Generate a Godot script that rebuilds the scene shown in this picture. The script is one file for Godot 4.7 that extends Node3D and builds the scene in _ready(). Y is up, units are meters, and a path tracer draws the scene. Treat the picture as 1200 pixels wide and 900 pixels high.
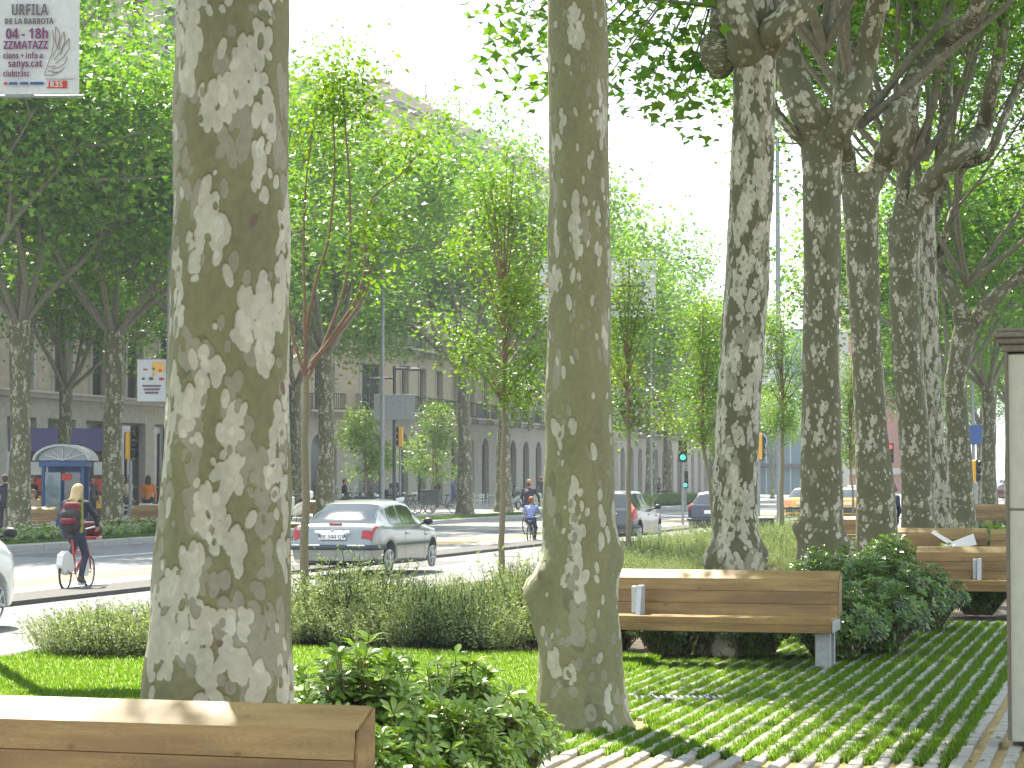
extends Node3D
# Lens read from the photograph (1200 x 900): focal length in pixels, horizon row, eye height, vanishing column of the street.
# The street runs along -Z; X grows to the right of it; the camera stands at X = 0, Z = 0.
const F := 2600.0
const HORIZON := 561.0
const EYE := 1.7
var pitch := atan((HORIZON - 450.0) / F)
var yaw := atan(730.0 * cos(pitch) / F)
var M := {}
var taken := {}

class Sh:
	var v := PackedVector3Array()
	var n := PackedVector3Array()
	var uv := PackedVector2Array()
	var c := PackedColorArray()
	var ix := PackedInt32Array()
	var col := Color(1, 1, 1)

	func vert(p: Vector3, nn: Vector3, t := Vector2.ZERO) -> int:
		v.append(p); n.append(nn); uv.append(t); c.append(col)
		return v.size() - 1

	func face(pts: Array, out: Vector3) -> void:
		var nn: Vector3 = (pts[1] - pts[0]).cross(pts[2] - pts[0])
		if nn.length_squared() < 1e-16 and pts.size() > 3:
			nn = (pts[2] - pts[0]).cross(pts[3] - pts[0])
		nn = nn.normalized()
		var flip := nn.dot(out) < 0.0
		if flip:
			nn = -nn
		var i := v.size()
		var w: float = (pts[1] - pts[0]).length()
		var hh: float = (pts[pts.size() - 1] - pts[0]).length()
		var tt := [Vector2(0, 0), Vector2(w, 0), Vector2(w, hh), Vector2(0, hh)]
		for k in pts.size():
			vert(pts[k], nn, tt[k % 4])
		for k in range(1, pts.size() - 1):
			if flip:
				ix.append(i); ix.append(i + k); ix.append(i + k + 1)
			else:
				ix.append(i); ix.append(i + k + 1); ix.append(i + k)

	func box(ctr: Vector3, size: Vector3, bev := 0.0, b := Basis.IDENTITY) -> Sh:
		var e := size * 0.5
		if bev <= 0.0:
			for a in 3:
				var p := (a + 1) % 3
				var q := (a + 2) % 3
				for s in [-1.0, 1.0]:
					var pts := []
					for k in [[-1, -1], [1, -1], [1, 1], [-1, 1]]:
						var o := Vector3.ZERO
						o[a] = s * e[a]; o[p] = k[0] * e[p]; o[q] = k[1] * e[q]
						pts.append(ctr + b * o)
					var d := Vector3.ZERO
					d[a] = s
					face(pts, b * d)
			return self
		for a in 3:
			var p := (a + 1) % 3
			var q := (a + 2) % 3
			for s in [-1.0, 1.0]:
				var pts := []
				for k in [[-1, -1], [1, -1], [1, 1], [-1, 1]]:
					var o := Vector3.ZERO
					o[a] = s * e[a]; o[p] = k[0] * (e[p] - bev); o[q] = k[1] * (e[q] - bev)
					pts.append(ctr + b * o)
				var d := Vector3.ZERO
				d[a] = s
				face(pts, b * d)
			for s1 in [-1.0, 1.0]:
				for s2 in [-1.0, 1.0]:
					var g := [Vector3.ZERO, Vector3.ZERO, Vector3.ZERO, Vector3.ZERO]
					for k in 4:
						var o := Vector3.ZERO
						var onp := k == 0 or k == 1
						o[p] = s1 * (e[p] if onp else e[p] - bev)
						o[q] = s2 * (e[q] - bev if onp else e[q])
						o[a] = (e[a] - bev) * (-1.0 if k == 0 or k == 3 else 1.0)
						g[k] = ctr + b * o
					var d := Vector3.ZERO
					d[p] = s1; d[q] = s2
					face(g, b * d)
		for sx in [-1.0, 1.0]:
			for sy in [-1.0, 1.0]:
				for sz in [-1.0, 1.0]:
					var g := []
					for a in 3:
						var o := Vector3(sx * (e.x - bev), sy * (e.y - bev), sz * (e.z - bev))
						o[a] = [sx, sy, sz][a] * e[a]
						g.append(ctr + b * o)
					face(g, b * Vector3(sx, sy, sz))
		return self

	func bar(a: Vector3, b2: Vector3, w: float, h: float, bev := 0.0) -> Sh:
		var d := (b2 - a)
		var l := d.length()
		d /= l
		var up := Vector3.UP if absf(d.y) < 0.95 else Vector3.RIGHT
		var x := up.cross(d).normalized()
		var y := d.cross(x)
		return box((a + b2) * 0.5, Vector3(w, h, l), bev, Basis(x, y, d))

	func tube(path: Array, rad: Array, sides := 8, caps := true, vs := 1.0, squash := 1.0, us := 1.0) -> Sh:
		var m := path.size()
		var first := v.size()
		var d0: Vector3 = (path[1] - path[0]).normalized()
		var ax := Vector3.RIGHT if absf(d0.x) < 0.9 else Vector3.FORWARD
		var x := (ax - d0 * ax.dot(d0)).normalized()
		var along := 0.0
		for i in m:
			var d: Vector3 = (path[mini(i + 1, m - 1)] - path[maxi(i - 1, 0)]).normalized()
			x = (x - d * x.dot(d)).normalized()
			var y := d.cross(x)
			if i > 0:
				along += (path[i] - path[i - 1]).length()
			var slope := 0.0
			var dl: float = (path[mini(i + 1, m - 1)] - path[maxi(i - 1, 0)]).length()
			if dl > 0.0:
				slope = (rad[mini(i + 1, m - 1)] - rad[maxi(i - 1, 0)]) / dl
			for k in sides + 1:
				var t := TAU * k / sides
				var o := x * cos(t) + y * sin(t) * squash
				vert(path[i] + o * rad[i], (o - d * slope).normalized(), Vector2(us * k / sides, along * vs))
		for i in m - 1:
			for k in sides:
				var a := first + i * (sides + 1) + k
				var b := a + sides + 1
				ix.append_array([a, b, a + 1, a + 1, b, b + 1])
		if caps:
			for e in [0, m - 1]:
				if rad[e] < 0.004:
					continue
				var nn: Vector3 = -d0 if e == 0 else (path[m - 1] - path[m - 2]).normalized()
				var ci := vert(path[e], nn)
				var r0 := v.size()
				for k in sides + 1:
					vert(v[first + e * (sides + 1) + k], nn)
				for k in sides:
					if e == 0:
						ix.append_array([ci, r0 + k, r0 + k + 1])
					else:
						ix.append_array([ci, r0 + k + 1, r0 + k])
		return self

	func rod(a: Vector3, b: Vector3, r: float, sides := 8, r2 := -1.0) -> Sh:
		return tube([a, b], [r, r if r2 < 0.0 else r2], sides)

	func ball(ctr: Vector3, r: Vector3, lat := 8, lon := 12, b := Basis.IDENTITY, wob := 0.0, sd := 0.0) -> Sh:
		var first := v.size()
		for i in lat + 1:
			var p := PI * i / lat
			for k in lon + 1:
				var t := TAU * k / lon
				var u := Vector3(sin(p) * cos(t), cos(p), sin(p) * sin(t))
				var s := 1.0
				if wob > 0.0:
					s += wob * (sin(u.x * 5.1 + sd) * sin(u.y * 4.3 + sd * 2.0) + 0.6 * sin(u.z * 8.7 + sd) * sin(u.x * 7.9 - sd))
				vert(ctr + b * (u * r * s), (b * (u / r)).normalized(), Vector2(float(k) / lon, float(i) / lat))
		for i in lat:
			for k in lon:
				var a := first + i * (lon + 1) + k
				var d := a + lon + 1
				ix.append_array([a, d, a + 1, a + 1, d, d + 1])
		return self

	func ring(ctr: Vector3, axis: Vector3, R: float, r: float, seg := 20, sides := 6) -> Sh:
		var x := axis.cross(Vector3.UP if absf(axis.y) < 0.9 else Vector3.RIGHT).normalized()
		var y := axis.cross(x).normalized()
		var path := []
		var rad := []
		for i in seg + 1:
			var t := TAU * i / seg
			path.append(ctr + (x * cos(t) + y * sin(t)) * R)
			rad.append(r)
		return tube(path, rad, sides, false)

	# a prism: outline points (Vector2 in the plane x, y of basis b), pushed along b.z
	func prism(outline: PackedVector2Array, depth: float, at := Vector3.ZERO, b := Basis.IDENTITY) -> Sh:
		var tris := Geometry2D.triangulate_polygon(outline)
		var turn := 0.0
		for i in outline.size():
			var p := outline[i]
			var q := outline[(i + 1) % outline.size()]
			turn += p.x * q.y - q.x * p.y
		for s in [0.5, -0.5]:
			for t in range(0, tris.size(), 3):
				var g := []
				for k in 3:
					var p := outline[tris[t + k]]
					g.append(at + b * Vector3(p.x, p.y, depth * s))
				face(g, b.z * s)
		for i in outline.size():
			var p := outline[i]
			var q := outline[(i + 1) % outline.size()]
			var o := Vector2(q.y - p.y, p.x - q.x) * signf(turn)
			face([at + b * Vector3(p.x, p.y, depth * 0.5), at + b * Vector3(q.x, q.y, depth * 0.5), at + b * Vector3(q.x, q.y, -depth * 0.5), at + b * Vector3(p.x, p.y, -depth * 0.5)], b * Vector3(o.x, o.y, 0))
		return self

	func grid(P: Array, w: int, h: int, out := Vector3.ZERO) -> Sh:  # P: w * h points, smooth normals
		var first := v.size()
		for j in h:
			for i in w:
				var dx: Vector3 = P[j * w + mini(i + 1, w - 1)] - P[j * w + maxi(i - 1, 0)]
				var dy: Vector3 = P[mini(j + 1, h - 1) * w + i] - P[maxi(j - 1, 0) * w + i]
				var nn := dx.cross(dy)
				nn = nn.normalized() if nn.length_squared() > 1e-14 else Vector3.UP
				if out != Vector3.ZERO and nn.dot(out) < 0.0:
					nn = -nn
				vert(P[j * w + i], nn, Vector2(float(i) / (w - 1), float(j) / (h - 1)))
		for j in h - 1:
			for i in w - 1:
				var a := first + j * w + i
				for t in [[a, a + w, a + 1], [a + 1, a + w, a + w + 1]]:
					var g := (v[t[2]] - v[t[0]]).cross(v[t[1]] - v[t[0]])
					if g.dot(n[t[0]] + n[t[1]] + n[t[2]]) >= 0.0:
						ix.append_array(t)
					else:
						ix.append_array([t[0], t[2], t[1]])
		return self

	func add(o: Sh, t := Transform3D.IDENTITY) -> Sh:
		var k := v.size()
		for i in o.v.size():
			v.append(t * o.v[i]); n.append((t.basis * o.n[i]).normalized()); uv.append(o.uv[i]); c.append(o.c[i])
		for i in o.ix:
			ix.append(i + k)
		return self

	func mesh() -> ArrayMesh:
		var a := []
		a.resize(Mesh.ARRAY_MAX)
		a[Mesh.ARRAY_VERTEX] = v
		a[Mesh.ARRAY_NORMAL] = n
		a[Mesh.ARRAY_TEX_UV] = uv
		a[Mesh.ARRAY_COLOR] = c
		a[Mesh.ARRAY_INDEX] = ix
		var m := ArrayMesh.new()
		m.add_surface_from_arrays(Mesh.PRIMITIVE_TRIANGLES, a)
		return m

func rnd(s: int) -> RandomNumberGenerator:
	var r := RandomNumberGenerator.new()
	r.seed = s
	return r

# ---- pixels of the photograph to directions and places
func ray(px: float, py: float) -> Vector3:
	return Basis(Vector3.UP, yaw) * (Basis(Vector3.RIGHT, pitch) * Vector3((px - 600.0) / F, -(py - 450.0) / F, -1.0))
func gp(px: float, py: float, y := 0.0) -> Vector3:
	var r := ray(px, py)
	return Vector3(0, EYE, 0) + r * ((y - EYE) / r.y)
func at_z(px: float, py: float, z: float) -> Vector3:
	var r := ray(px, py)
	return Vector3(0, EYE, 0) + r * (z / r.z)
func at_x(px: float, py: float, x: float) -> Vector3:
	var r := ray(px, py)
	return Vector3(0, EYE, 0) + r * (x / r.x)
func scale_at(p: Vector3) -> float:
	var q := (Basis(Vector3.UP, yaw) * Basis(Vector3.RIGHT, pitch)).transposed() * (p - Vector3(0, EYE, 0))
	return F / -q.z

# ---- naming
func numbered(called: String) -> String:
	var k: int = taken.get(called, 0)
	taken[called] = k + 1
	return called if k == 0 else "%s_%03d" % [called, k]
func tag(o: Node3D, label: String, category := "", group := "", kind := "") -> Node3D:
	if label: o.set_meta("label", label)
	if category: o.set_meta("category", category)
	if group: o.set_meta("group", group)
	if kind: o.set_meta("kind", kind)
	return o
func thing(called: String, label: String, category: String, at := Vector3.ZERO, turn := 0.0, group := "") -> Node3D:
	var o := Node3D.new()
	o.name = numbered(called)
	add_child(o)
	o.position = at
	o.rotation.y = turn
	return tag(o, label, category, group)
func part(sh, called: String, m: Material, parent: Node3D = null) -> MeshInstance3D:
	var o := MeshInstance3D.new()
	o.mesh = sh.mesh() if sh is Sh else sh
	o.material_override = m
	o.cast_shadow = GeometryInstance3D.SHADOW_CASTING_SETTING_ON
	if parent:
		o.name = called
		parent.add_child(o, true)
	else:
		o.name = numbered(called)
		add_child(o)
	return o
func struct(sh, called: String, m: Material) -> MeshInstance3D:
	var o := part(sh, called, m)
	o.set_meta("kind", "structure")
	return o
func dup(o: Node3D, at: Vector3, turn: float, label := "", group := "", called := "") -> Node3D:
	var r: Node3D = o.duplicate()
	r.name = numbered(called if called else String(o.name).rstrip("0123456789").rstrip("_"))
	add_child(r)
	r.position = at
	r.rotation.y = turn
	if label: r.set_meta("label", label)
	if group: r.set_meta("group", group)
	return r
func scatter(mesh: Mesh, m: Material, called: String, xf: Array, parent: Node3D = null) -> MultiMeshInstance3D:
	var mm := MultiMesh.new()
	mm.transform_format = MultiMesh.TRANSFORM_3D
	mm.mesh = mesh
	mm.instance_count = xf.size()
	for i in xf.size():
		mm.set_instance_transform(i, xf[i])
	var o := MultiMeshInstance3D.new()
	o.multimesh = mm
	o.material_override = m
	o.set_meta("kind", "stuff")
	if parent:
		o.name = called
		parent.add_child(o, true)
	else:
		o.name = numbered(called)
		add_child(o)
	return o

# ---- materials. Base colours are linear values.
func lin(r: float, g: float, b: float) -> Color:
	return Color(r, g, b).linear_to_srgb()
func mat(c: Color, rough := 0.8, metal := 0.0) -> StandardMaterial3D:
	var m := StandardMaterial3D.new()
	m.albedo_color = c
	m.roughness = rough
	m.metallic = metal
	return m
func noise(f: float, sd: int, oct := 4, type := FastNoiseLite.TYPE_SIMPLEX_SMOOTH) -> FastNoiseLite:
	var n := FastNoiseLite.new()
	n.noise_type = type
	n.seed = sd
	n.frequency = f
	n.fractal_octaves = oct
	return n
func ramp(stops: Array) -> Gradient:
	var g := Gradient.new()
	var o := PackedFloat32Array()
	var c := PackedColorArray()
	for s in stops:
		o.append(s[0]); c.append(s[1])
	g.offsets = o
	g.colors = c
	return g
func noise_tex(n: FastNoiseLite, g: Gradient, size := 512, as_normal := false, bump := 4.0) -> NoiseTexture2D:
	var t := NoiseTexture2D.new()
	t.width = size; t.height = size
	t.seamless = true
	t.noise = n
	if g: t.color_ramp = g
	t.as_normal_map = as_normal
	t.bump_strength = bump
	return t
# a surface of small grains and larger patches: colours lo..hi over `size` metres
func grainy(lo: Color, hi: Color, size: float, sd: int, rough := 0.9, freq := 0.02, bump := 3.0, metal := 0.0) -> StandardMaterial3D:
	var m := mat(Color.WHITE, rough, metal)
	m.albedo_texture = noise_tex(noise(freq, sd, 5), ramp([[0.0, lo], [0.5, lo.lerp(hi, 0.5)], [1.0, hi]]))
	m.uv1_triplanar = true
	m.uv1_world_triplanar = true
	m.uv1_scale = Vector3.ONE / size
	if bump > 0.0:
		m.normal_enabled = true
		m.normal_texture = noise_tex(noise(freq * 3.0, sd + 7, 4), null, 512, true, bump)
		m.normal_scale = 0.6
	return m
func leafy(backlight: Color, rough := 0.5) -> StandardMaterial3D:
	var m := mat(Color.WHITE, rough)
	m.vertex_color_use_as_albedo = true
	m.backlight_enabled = true
	m.backlight = backlight
	m.cull_mode = BaseMaterial3D.CULL_DISABLED
	return m
# ---- bark of the plane trees: olive plates flaked off in cream and grey patches
func bark(sd: int, share: float, fine := 1.0, olive := 1.0, w := 512, h := 1280) -> StandardMaterial3D:
	var lay := []
	for k in 3:
		var nz := noise([0.011, 0.009, 0.06][k] * (fine if k < 2 else 1.0), sd + k * 31, [3, 2, 2][k])
		var im := nz.get_seamless_image(w, int(h / [2.2, 2.0, 1.0][k]))
		im.resize(w, h, Image.INTERPOLATE_CUBIC)
		im.convert(Image.FORMAT_L8)
		lay.append(im.get_data())
	var A: PackedByteArray = lay[0]
	var B: PackedByteArray = lay[1]
	var C: PackedByteArray = lay[2]
	var idx := PackedByteArray()
	idx.resize(w * h)
	var r := rnd(sd)
	# flakes fallen in rounded scales; where they crowd they merge into broad pale fields
	# [tone, tries, size, share factor, noise layer]
	for pass_ in [[1, 500, 1.5, 0.0, 1], [2, 5200, 1.1, -0.1, 1], [3, 8200, 1.0, 0.0, 0], [4, 900, 0.8, 0.0, 0], [2, 260, 0.8, 9.0, 0], [0, 150, 0.6, 9.0, 0], [3, 190 + int(160 * (fine - 1.0)), 0.75, 9.0, 0], [5, 14, 0.6, 9.0, 0]]:
		for n in pass_[1]:
			var cx := r.randi() % w
			var cy := r.randi() % h
			var i := cy * w + cx
			var D := A[i] if pass_[4] == 0 else B[i]
			if pass_[3] < 1.0:
				var lim: float = 1.0 - share - pass_[3] * 0.5 if pass_[0] > 1 else 0.7
				if D / 255.0 < lim - 0.04 + 0.12 * r.randf():
					continue
			var rx: float = r.randf_range(4.0, 11.0) * pass_[2] / fine
			var ry: float = rx * r.randf_range(1.0, 2.1)
			var tilt := r.randf_range(-0.35, 0.35)
			for dy in range(-int(ry), int(ry) + 1):
				var y := cy + dy
				if y < 0 or y >= h:
					y = (y + h) % h
				var half := rx * sqrt(maxf(0.0, 1.0 - (dy / ry) * (dy / ry)))
				var off := dy * tilt
				for x in range(int(cx + off - half), int(cx + off + half) + 1):
					idx[y * w + (x + w) % w] = pass_[0]
	var cols := [Vector3(0.128, 0.126, 0.056) * olive, Vector3(0.098, 0.094, 0.045) * olive, Vector3(0.235, 0.225, 0.15), Vector3(0.4, 0.385, 0.285), Vector3(0.46, 0.445, 0.345), Vector3(0.16, 0.105, 0.075)]
	var zs := [210, 225, 165, 120, 110, 190]
	var px := PackedByteArray()
	px.resize(w * h * 3)
	var hg := PackedByteArray()
	hg.resize(w * h)
	for i in w * h:
		var k := idx[i]
		var c: Vector3 = cols[k] * (0.84 + 0.1 * r.randf() + 0.12 * (C[i] - 128) / 128.0 + 0.14 * (B[i] - 128) / 128.0)
		px[i * 3] = int(pow(c.x, 0.4545) * 255.0); px[i * 3 + 1] = int(pow(c.y, 0.4545) * 255.0); px[i * 3 + 2] = int(pow(c.z, 0.4545) * 255.0)
		hg[i] = zs[k] + (C[i] - 128) / 8
	var m := mat(Color.WHITE, 0.85)
	m.albedo_texture = ImageTexture.create_from_image(Image.create_from_data(w, h, false, Image.FORMAT_RGB8, px))
	var hi := Image.create_from_data(w, h, false, Image.FORMAT_L8, hg)
	hi.resize(w / 2, h / 2, Image.INTERPOLATE_BILINEAR)
	hi.convert(Image.FORMAT_RGBA8)
	hi.bump_map_to_normal_map(3.0)
	m.normal_enabled = true
	m.normal_texture = ImageTexture.create_from_image(hi)
	m.normal_scale = 0.9
	return m

# a trunk from rows of [height, centre x, centre z, radius]; lumps: [height, angle, reach, spread]; wobbling outline and root flare
func trunk_shape(rows: Array, lumps: Array, sd: int, v_len := 4.2, sides := 40, step := 0.06) -> Sh:
	var sh := Sh.new()
	var nz := noise(0.9, sd, 3)
	var y0: float = rows[0][0]
	var y1: float = rows[rows.size() - 1][0]
	var m := int((y1 - y0) / step) + 1
	var P := []
	for j in m:
		var y := y0 + (y1 - y0) * j / (m - 1.0)
		var k := 0
		while k < rows.size() - 2 and rows[k + 1][0] < y:
			k += 1
		var t: float = clampf((y - rows[k][0]) / maxf(rows[k + 1][0] - rows[k][0], 0.001), 0.0, 1.0)
		t = t * t * (3.0 - 2.0 * t) * 0.5 + t * 0.5
		var cx := lerpf(rows[k][1], rows[k + 1][1], t)
		var cz := lerpf(rows[k][2], rows[k + 1][2], t)
		var rr := lerpf(rows[k][3], rows[k + 1][3], t)
		for i in sides + 1:
			var a := TAU * i / sides
			var d := Vector3(cos(a), 0, sin(a))
			var r := rr * (1.0 + 0.09 * nz.get_noise_3d(d.x * 0.8, y * 0.7, d.z * 0.8) + 0.04 * nz.get_noise_3d(d.x * 3.0, y * 2.0, d.z * 3.0))
			r += 0.05 * rr * sin(a * 5.0 + sd) * exp(-maxf(y, 0.0) * 1.6)
			for l in lumps:
				var da := absf(angle_difference(a, l[1]))
				var dd: float = (da * rr / l[3]) ** 2 + ((y - l[0]) / l[3]) ** 2
				if dd < 9.0:
					r += l[2] * exp(-dd) * (1.0 + 0.25 * nz.get_noise_3d(d.x * 9.0, y * 9.0, d.z * 9.0))
			P.append(Vector3(cx + d.x * r, y, cz + d.z * r))
	var w := sides + 1
	for j in m:
		for i in w:
			var i0 := (i - 1 + sides) % sides
			var i1 := (i + 1) % sides
			var nn: Vector3 = (P[mini(j + 1, m - 1) * w + i] - P[maxi(j - 1, 0) * w + i]).cross(P[j * w + i1] - P[j * w + i0]).normalized()
			var y: float = P[j * w].y
			sh.vert(P[j * w + i], nn, Vector2(float(i) / sides, 1.0 - y / v_len))
	for j in m - 1:
		for i in sides:
			var a := j * w + i
			sh.ix.append_array([a, a + 1, a + w, a + 1, a + w + 1, a + w])
	return sh

func limb(sh: Sh, path: Array, r0: float, r1: float, sides := 12, seg := 5) -> void:
	# a smooth curve through the points
	var cv := Curve3D.new()
	for i in path.size():
		var a: Vector3 = path[maxi(i - 1, 0)]
		var b: Vector3 = path[mini(i + 1, path.size() - 1)]
		cv.add_point(path[i], (a - b) * 0.18, (b - a) * 0.18)
	var L := cv.get_baked_length()
	var m := (path.size() - 1) * seg + 1
	var pp := []
	var rr := []
	for i in m:
		var t := float(i) / (m - 1)
		pp.append(cv.sample_baked(L * t, true))
		rr.append(lerpf(r0, r1, pow(t, 0.8)) * (1.0 + 0.1 * sin(i * 2.3 + r0 * 90.0)))
	sh.tube(pp, rr, sides, true, 1.0 / 4.2, 1.0, 0.5)

func twig(wood: Sh, tips: Array, p: Vector3, d: Vector3, r: float, L: float, lev: int, last: int, kids: Array, g: RandomNumberGenerator, rise := 0.1) -> void:
	var pp := [p]
	var rr := [r]
	var seg := 4 if lev < last else 3
	for s in seg:
		d = (d + Vector3(g.randf_range(-1, 1), g.randf_range(-1, 1), g.randf_range(-1, 1)) * 0.24 + Vector3.UP * rise).normalized()
		p += d * L / seg
		pp.append(p)
		rr.append(r * lerpf(1.0, 0.5, (s + 1.0) / seg))
	wood.tube(pp, rr, [9, 7, 5, 4, 3][mini(lev, 4)], false, 1.0 / 4.2)
	if lev >= last:
		tips.append(pp)
		return
	if lev < last - 1:
		for q in 3 if lev else 2:
			var e: Vector3 = pp[seg - q] + Vector3(g.randfn() * 0.5, g.randf_range(-1.1, -0.1), g.randfn() * 0.5) * L * 0.28
			tips.append([pp[seg - q], e, e + Vector3(g.randfn() * 0.3, -0.4, g.randfn() * 0.3)])
	if lev == last - 1:
		tips.append([pp[seg - 1], pp[seg]])
	for k in kids[lev]:
		var t := lerpf(0.35, 1.0, (k + g.randf()) / kids[lev])
		var f := t * seg
		var q: Vector3 = pp[int(f)].lerp(pp[mini(int(f) + 1, seg)], f - int(f))
		var side := Vector3(g.randf_range(-1, 1), g.randf_range(-0.5, 0.9), g.randf_range(-1, 1))
		side = (side - d * side.dot(d)).normalized()
		var dd := (d * 0.75 + side * g.randf_range(0.5, 1.0)).normalized()
		twig(wood, tips, q, dd, r * lerpf(0.62, 0.42, t), L * g.randf_range(0.5, 0.75), lev + 1, last, kids, g, rise)

# leaves of one kind, spread round the tips. lobes: 3 a plane leaf, 1 a plain leaf. `tones`: linear base colours
func leaves(tips: Array, per: int, spread: float, size: float, lobes: int, tones: Array, g: RandomNumberGenerator, flat := 0.9, width := 1.0) -> Sh:
	var sh := Sh.new()
	var total := tips.size() * per
	var nv := 6 if lobes == 3 else 4
	var nt := 4 if lobes == 3 else 2
	sh.v.resize(total * nv); sh.n.resize(total * nv); sh.uv.resize(total * nv); sh.c.resize(total * nv); sh.ix.resize(total * nt * 3)
	var V := sh.v
	var N := sh.n
	var C := sh.c
	var I := sh.ix
	var o := 0
	var q := 0
	for tp in tips:
		var m: int = tp.size() - 1
		var tone: Color = tones[g.randi() % tones.size()]
		for k in per:
			var f := g.randf() * m
			var p: Vector3 = tp[int(f)].lerp(tp[mini(int(f) + 1, m)], f - int(f))
			var away := Vector3(g.randfn(), g.randfn() * 0.8 - 0.15, g.randfn()) * spread * 0.5
			p += away
			var up := (Vector3.UP * flat + Vector3(g.randfn(), g.randfn(), g.randfn()) * 0.45).normalized()
			var dir := (Vector3(away.x, -0.35 * spread, away.z) + Vector3(g.randfn(), g.randfn() * 0.4, g.randfn()) * 0.3 * spread)
			dir = (dir - up * dir.dot(up)).normalized()
			var sd := up.cross(dir)
			var s := size * g.randf_range(0.6, 1.25)
			var b := g.randf_range(0.8, 1.2)
			var cc := Color(tone.r * b * g.randf_range(0.85, 1.15), tone.g * b, tone.b * b * g.randf_range(0.8, 1.2))
			var lift := up * (s * g.randf_range(-0.12, 0.2))
			var x := sd * (s * width)
			var y := dir * s
			if lobes == 3:
				V[o] = p
				V[o + 1] = p - x * 0.52 + y * 0.42 + lift
				V[o + 2] = p - x * 0.2 + y * 0.55
				V[o + 3] = p + y - lift
				V[o + 4] = p + x * 0.2 + y * 0.55
				V[o + 5] = p + x * 0.52 + y * 0.42 + lift
				for t in 4:
					I[q] = o; I[q + 1] = o + t + 2; I[q + 2] = o + t + 1
					q += 3
			else:
				V[o] = p
				V[o + 1] = p - x * 0.3 + y * 0.5 + lift
				V[o + 2] = p + y
				V[o + 3] = p + x * 0.3 + y * 0.5 + lift
				I[q] = o; I[q + 1] = o + 2; I[q + 2] = o + 1
				I[q + 3] = o; I[q + 4] = o + 3; I[q + 5] = o + 2
				q += 6
			for t in nv:
				N[o + t] = up
				C[o + t] = cc
			o += nv
	sh.v = V; sh.n = N; sh.c = C; sh.ix = I
	return sh

# the crown of a plane: wood and leaves round the fork at the origin
func crown(sd: int, limbs: int, reach: float, per: int, leaf: float, lobes: int, tones: Array, rise := 0.13, lev := 3, tilt := 0.55, thick := 0.15, clump := 0.18) -> Array:
	var g := rnd(sd)
	var wood := Sh.new()
	var tips := []
	for k in limbs:
		var a := TAU * (k + g.randf_range(-0.25, 0.25)) / limbs
		var d := Vector3(cos(a) * tilt, g.randf_range(0.75, 1.1), sin(a) * tilt).normalized()
		if k == 0:
			d = Vector3(d.x * 0.3, 1.0, d.z * 0.3).normalized()
		twig(wood, tips, Vector3(0, -0.1, 0), d, thick * g.randf_range(1.0, 1.3), reach * g.randf_range(0.85, 1.15), 0, lev, [4, 4, 4, 3], g, rise)
	return [wood.mesh(), leaves(tips, per, reach * clump, leaf, lobes, tones, g).mesh()]

# a broad glossy-leaved bush: stems ending in whorls of leaves
func bush(sd: int, stems: int, h: float, r: float, leaf: float, tones: Array, whorls := 4) -> Array:
	var g := rnd(sd)
	var wood := Sh.new()
	var lf := Sh.new()
	for k in stems:
		var a := g.randf() * TAU
		var q := sqrt(g.randf())
		var root := Vector3(cos(a), 0, sin(a)) * q * r * 0.35
		var tip := Vector3(cos(a) * q * r, h * (1.0 - 0.5 * q * q) * g.randf_range(0.7, 1.08), sin(a) * q * r)
		var mid := root.lerp(tip, 0.5) + Vector3(0, 0.12 * h, 0)
		wood.tube([root, mid, tip], [0.007, 0.005, 0.003], 4, false)
		var ax := (tip - mid).normalized()
		for w in whorls:
			var back := (0.055 * w + 0.02 * g.randf()) * (leaf / 0.07) * (1.0 + 0.25 * maxf(0.0, w - 2.0))
			var at := tip - ax * back if w < 3 else tip.lerp(root, clampf(back / maxf(tip.distance_to(root), 0.01), 0.0, 0.93)) + Vector3(0, 0.1 * h, 0)
			var cnt: int = [8, 6, 5, 5, 5, 5, 5, 5][w]
			var young: Color = tones[g.randi() % tones.size()]
			for i in cnt:
				var b := TAU * (i + g.randf() * 0.5) / cnt + w * 0.7
				var o := ax.cross(Vector3(0.3, 0.2, 0.9)).normalized()
				o = o.rotated(ax, b)
				var lift := g.randf_range(0.15, 0.75) if w == 0 else g.randf_range(-0.3, 0.35)
				var dir := (o + ax * lift).normalized()
				var sd2 := ax.cross(o).normalized()
				var up := sd2.cross(dir).normalized()
				if up.dot(ax) < 0.0: up = -up
				var s := leaf * g.randf_range(0.7, 1.25)
				var br := g.randf_range(0.75, 1.25)
				lf.col = Color(young.r * br, young.g * br, young.b * br)
				var p0 := at + o * 0.004
				var p1 := p0 + dir * s * 0.6 + up * s * 0.06
				var p2 := p0 + dir * s * 0.98 - up * s * 0.02
				var wd := s * 0.2
				var e := up * s * 0.05
				var first := lf.v.size()
				lf.vert(p0, up); lf.vert(p1 - sd2 * wd + e, (up + sd2 * 0.35).normalized()); lf.vert(p1, up); lf.vert(p1 + sd2 * wd + e, (up - sd2 * 0.35).normalized())
				lf.vert(p2 - sd2 * wd * 0.45, up); lf.vert(p2 + sd2 * wd * 0.45, up)
				var ccw := (lf.v[first + 1] - p0).cross(lf.v[first + 2] - p0).dot(up) > 0.0
				for t in [[0, 1, 2], [0, 2, 3], [1, 4, 2], [2, 4, 5], [2, 5, 3]]:
					if ccw:
						lf.ix.append_array([first + t[0], first + t[2], first + t[1]])
					else:
						lf.ix.append_array([first + t[0], first + t[1], first + t[2]])
	return [wood.mesh(), lf.mesh()]

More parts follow.
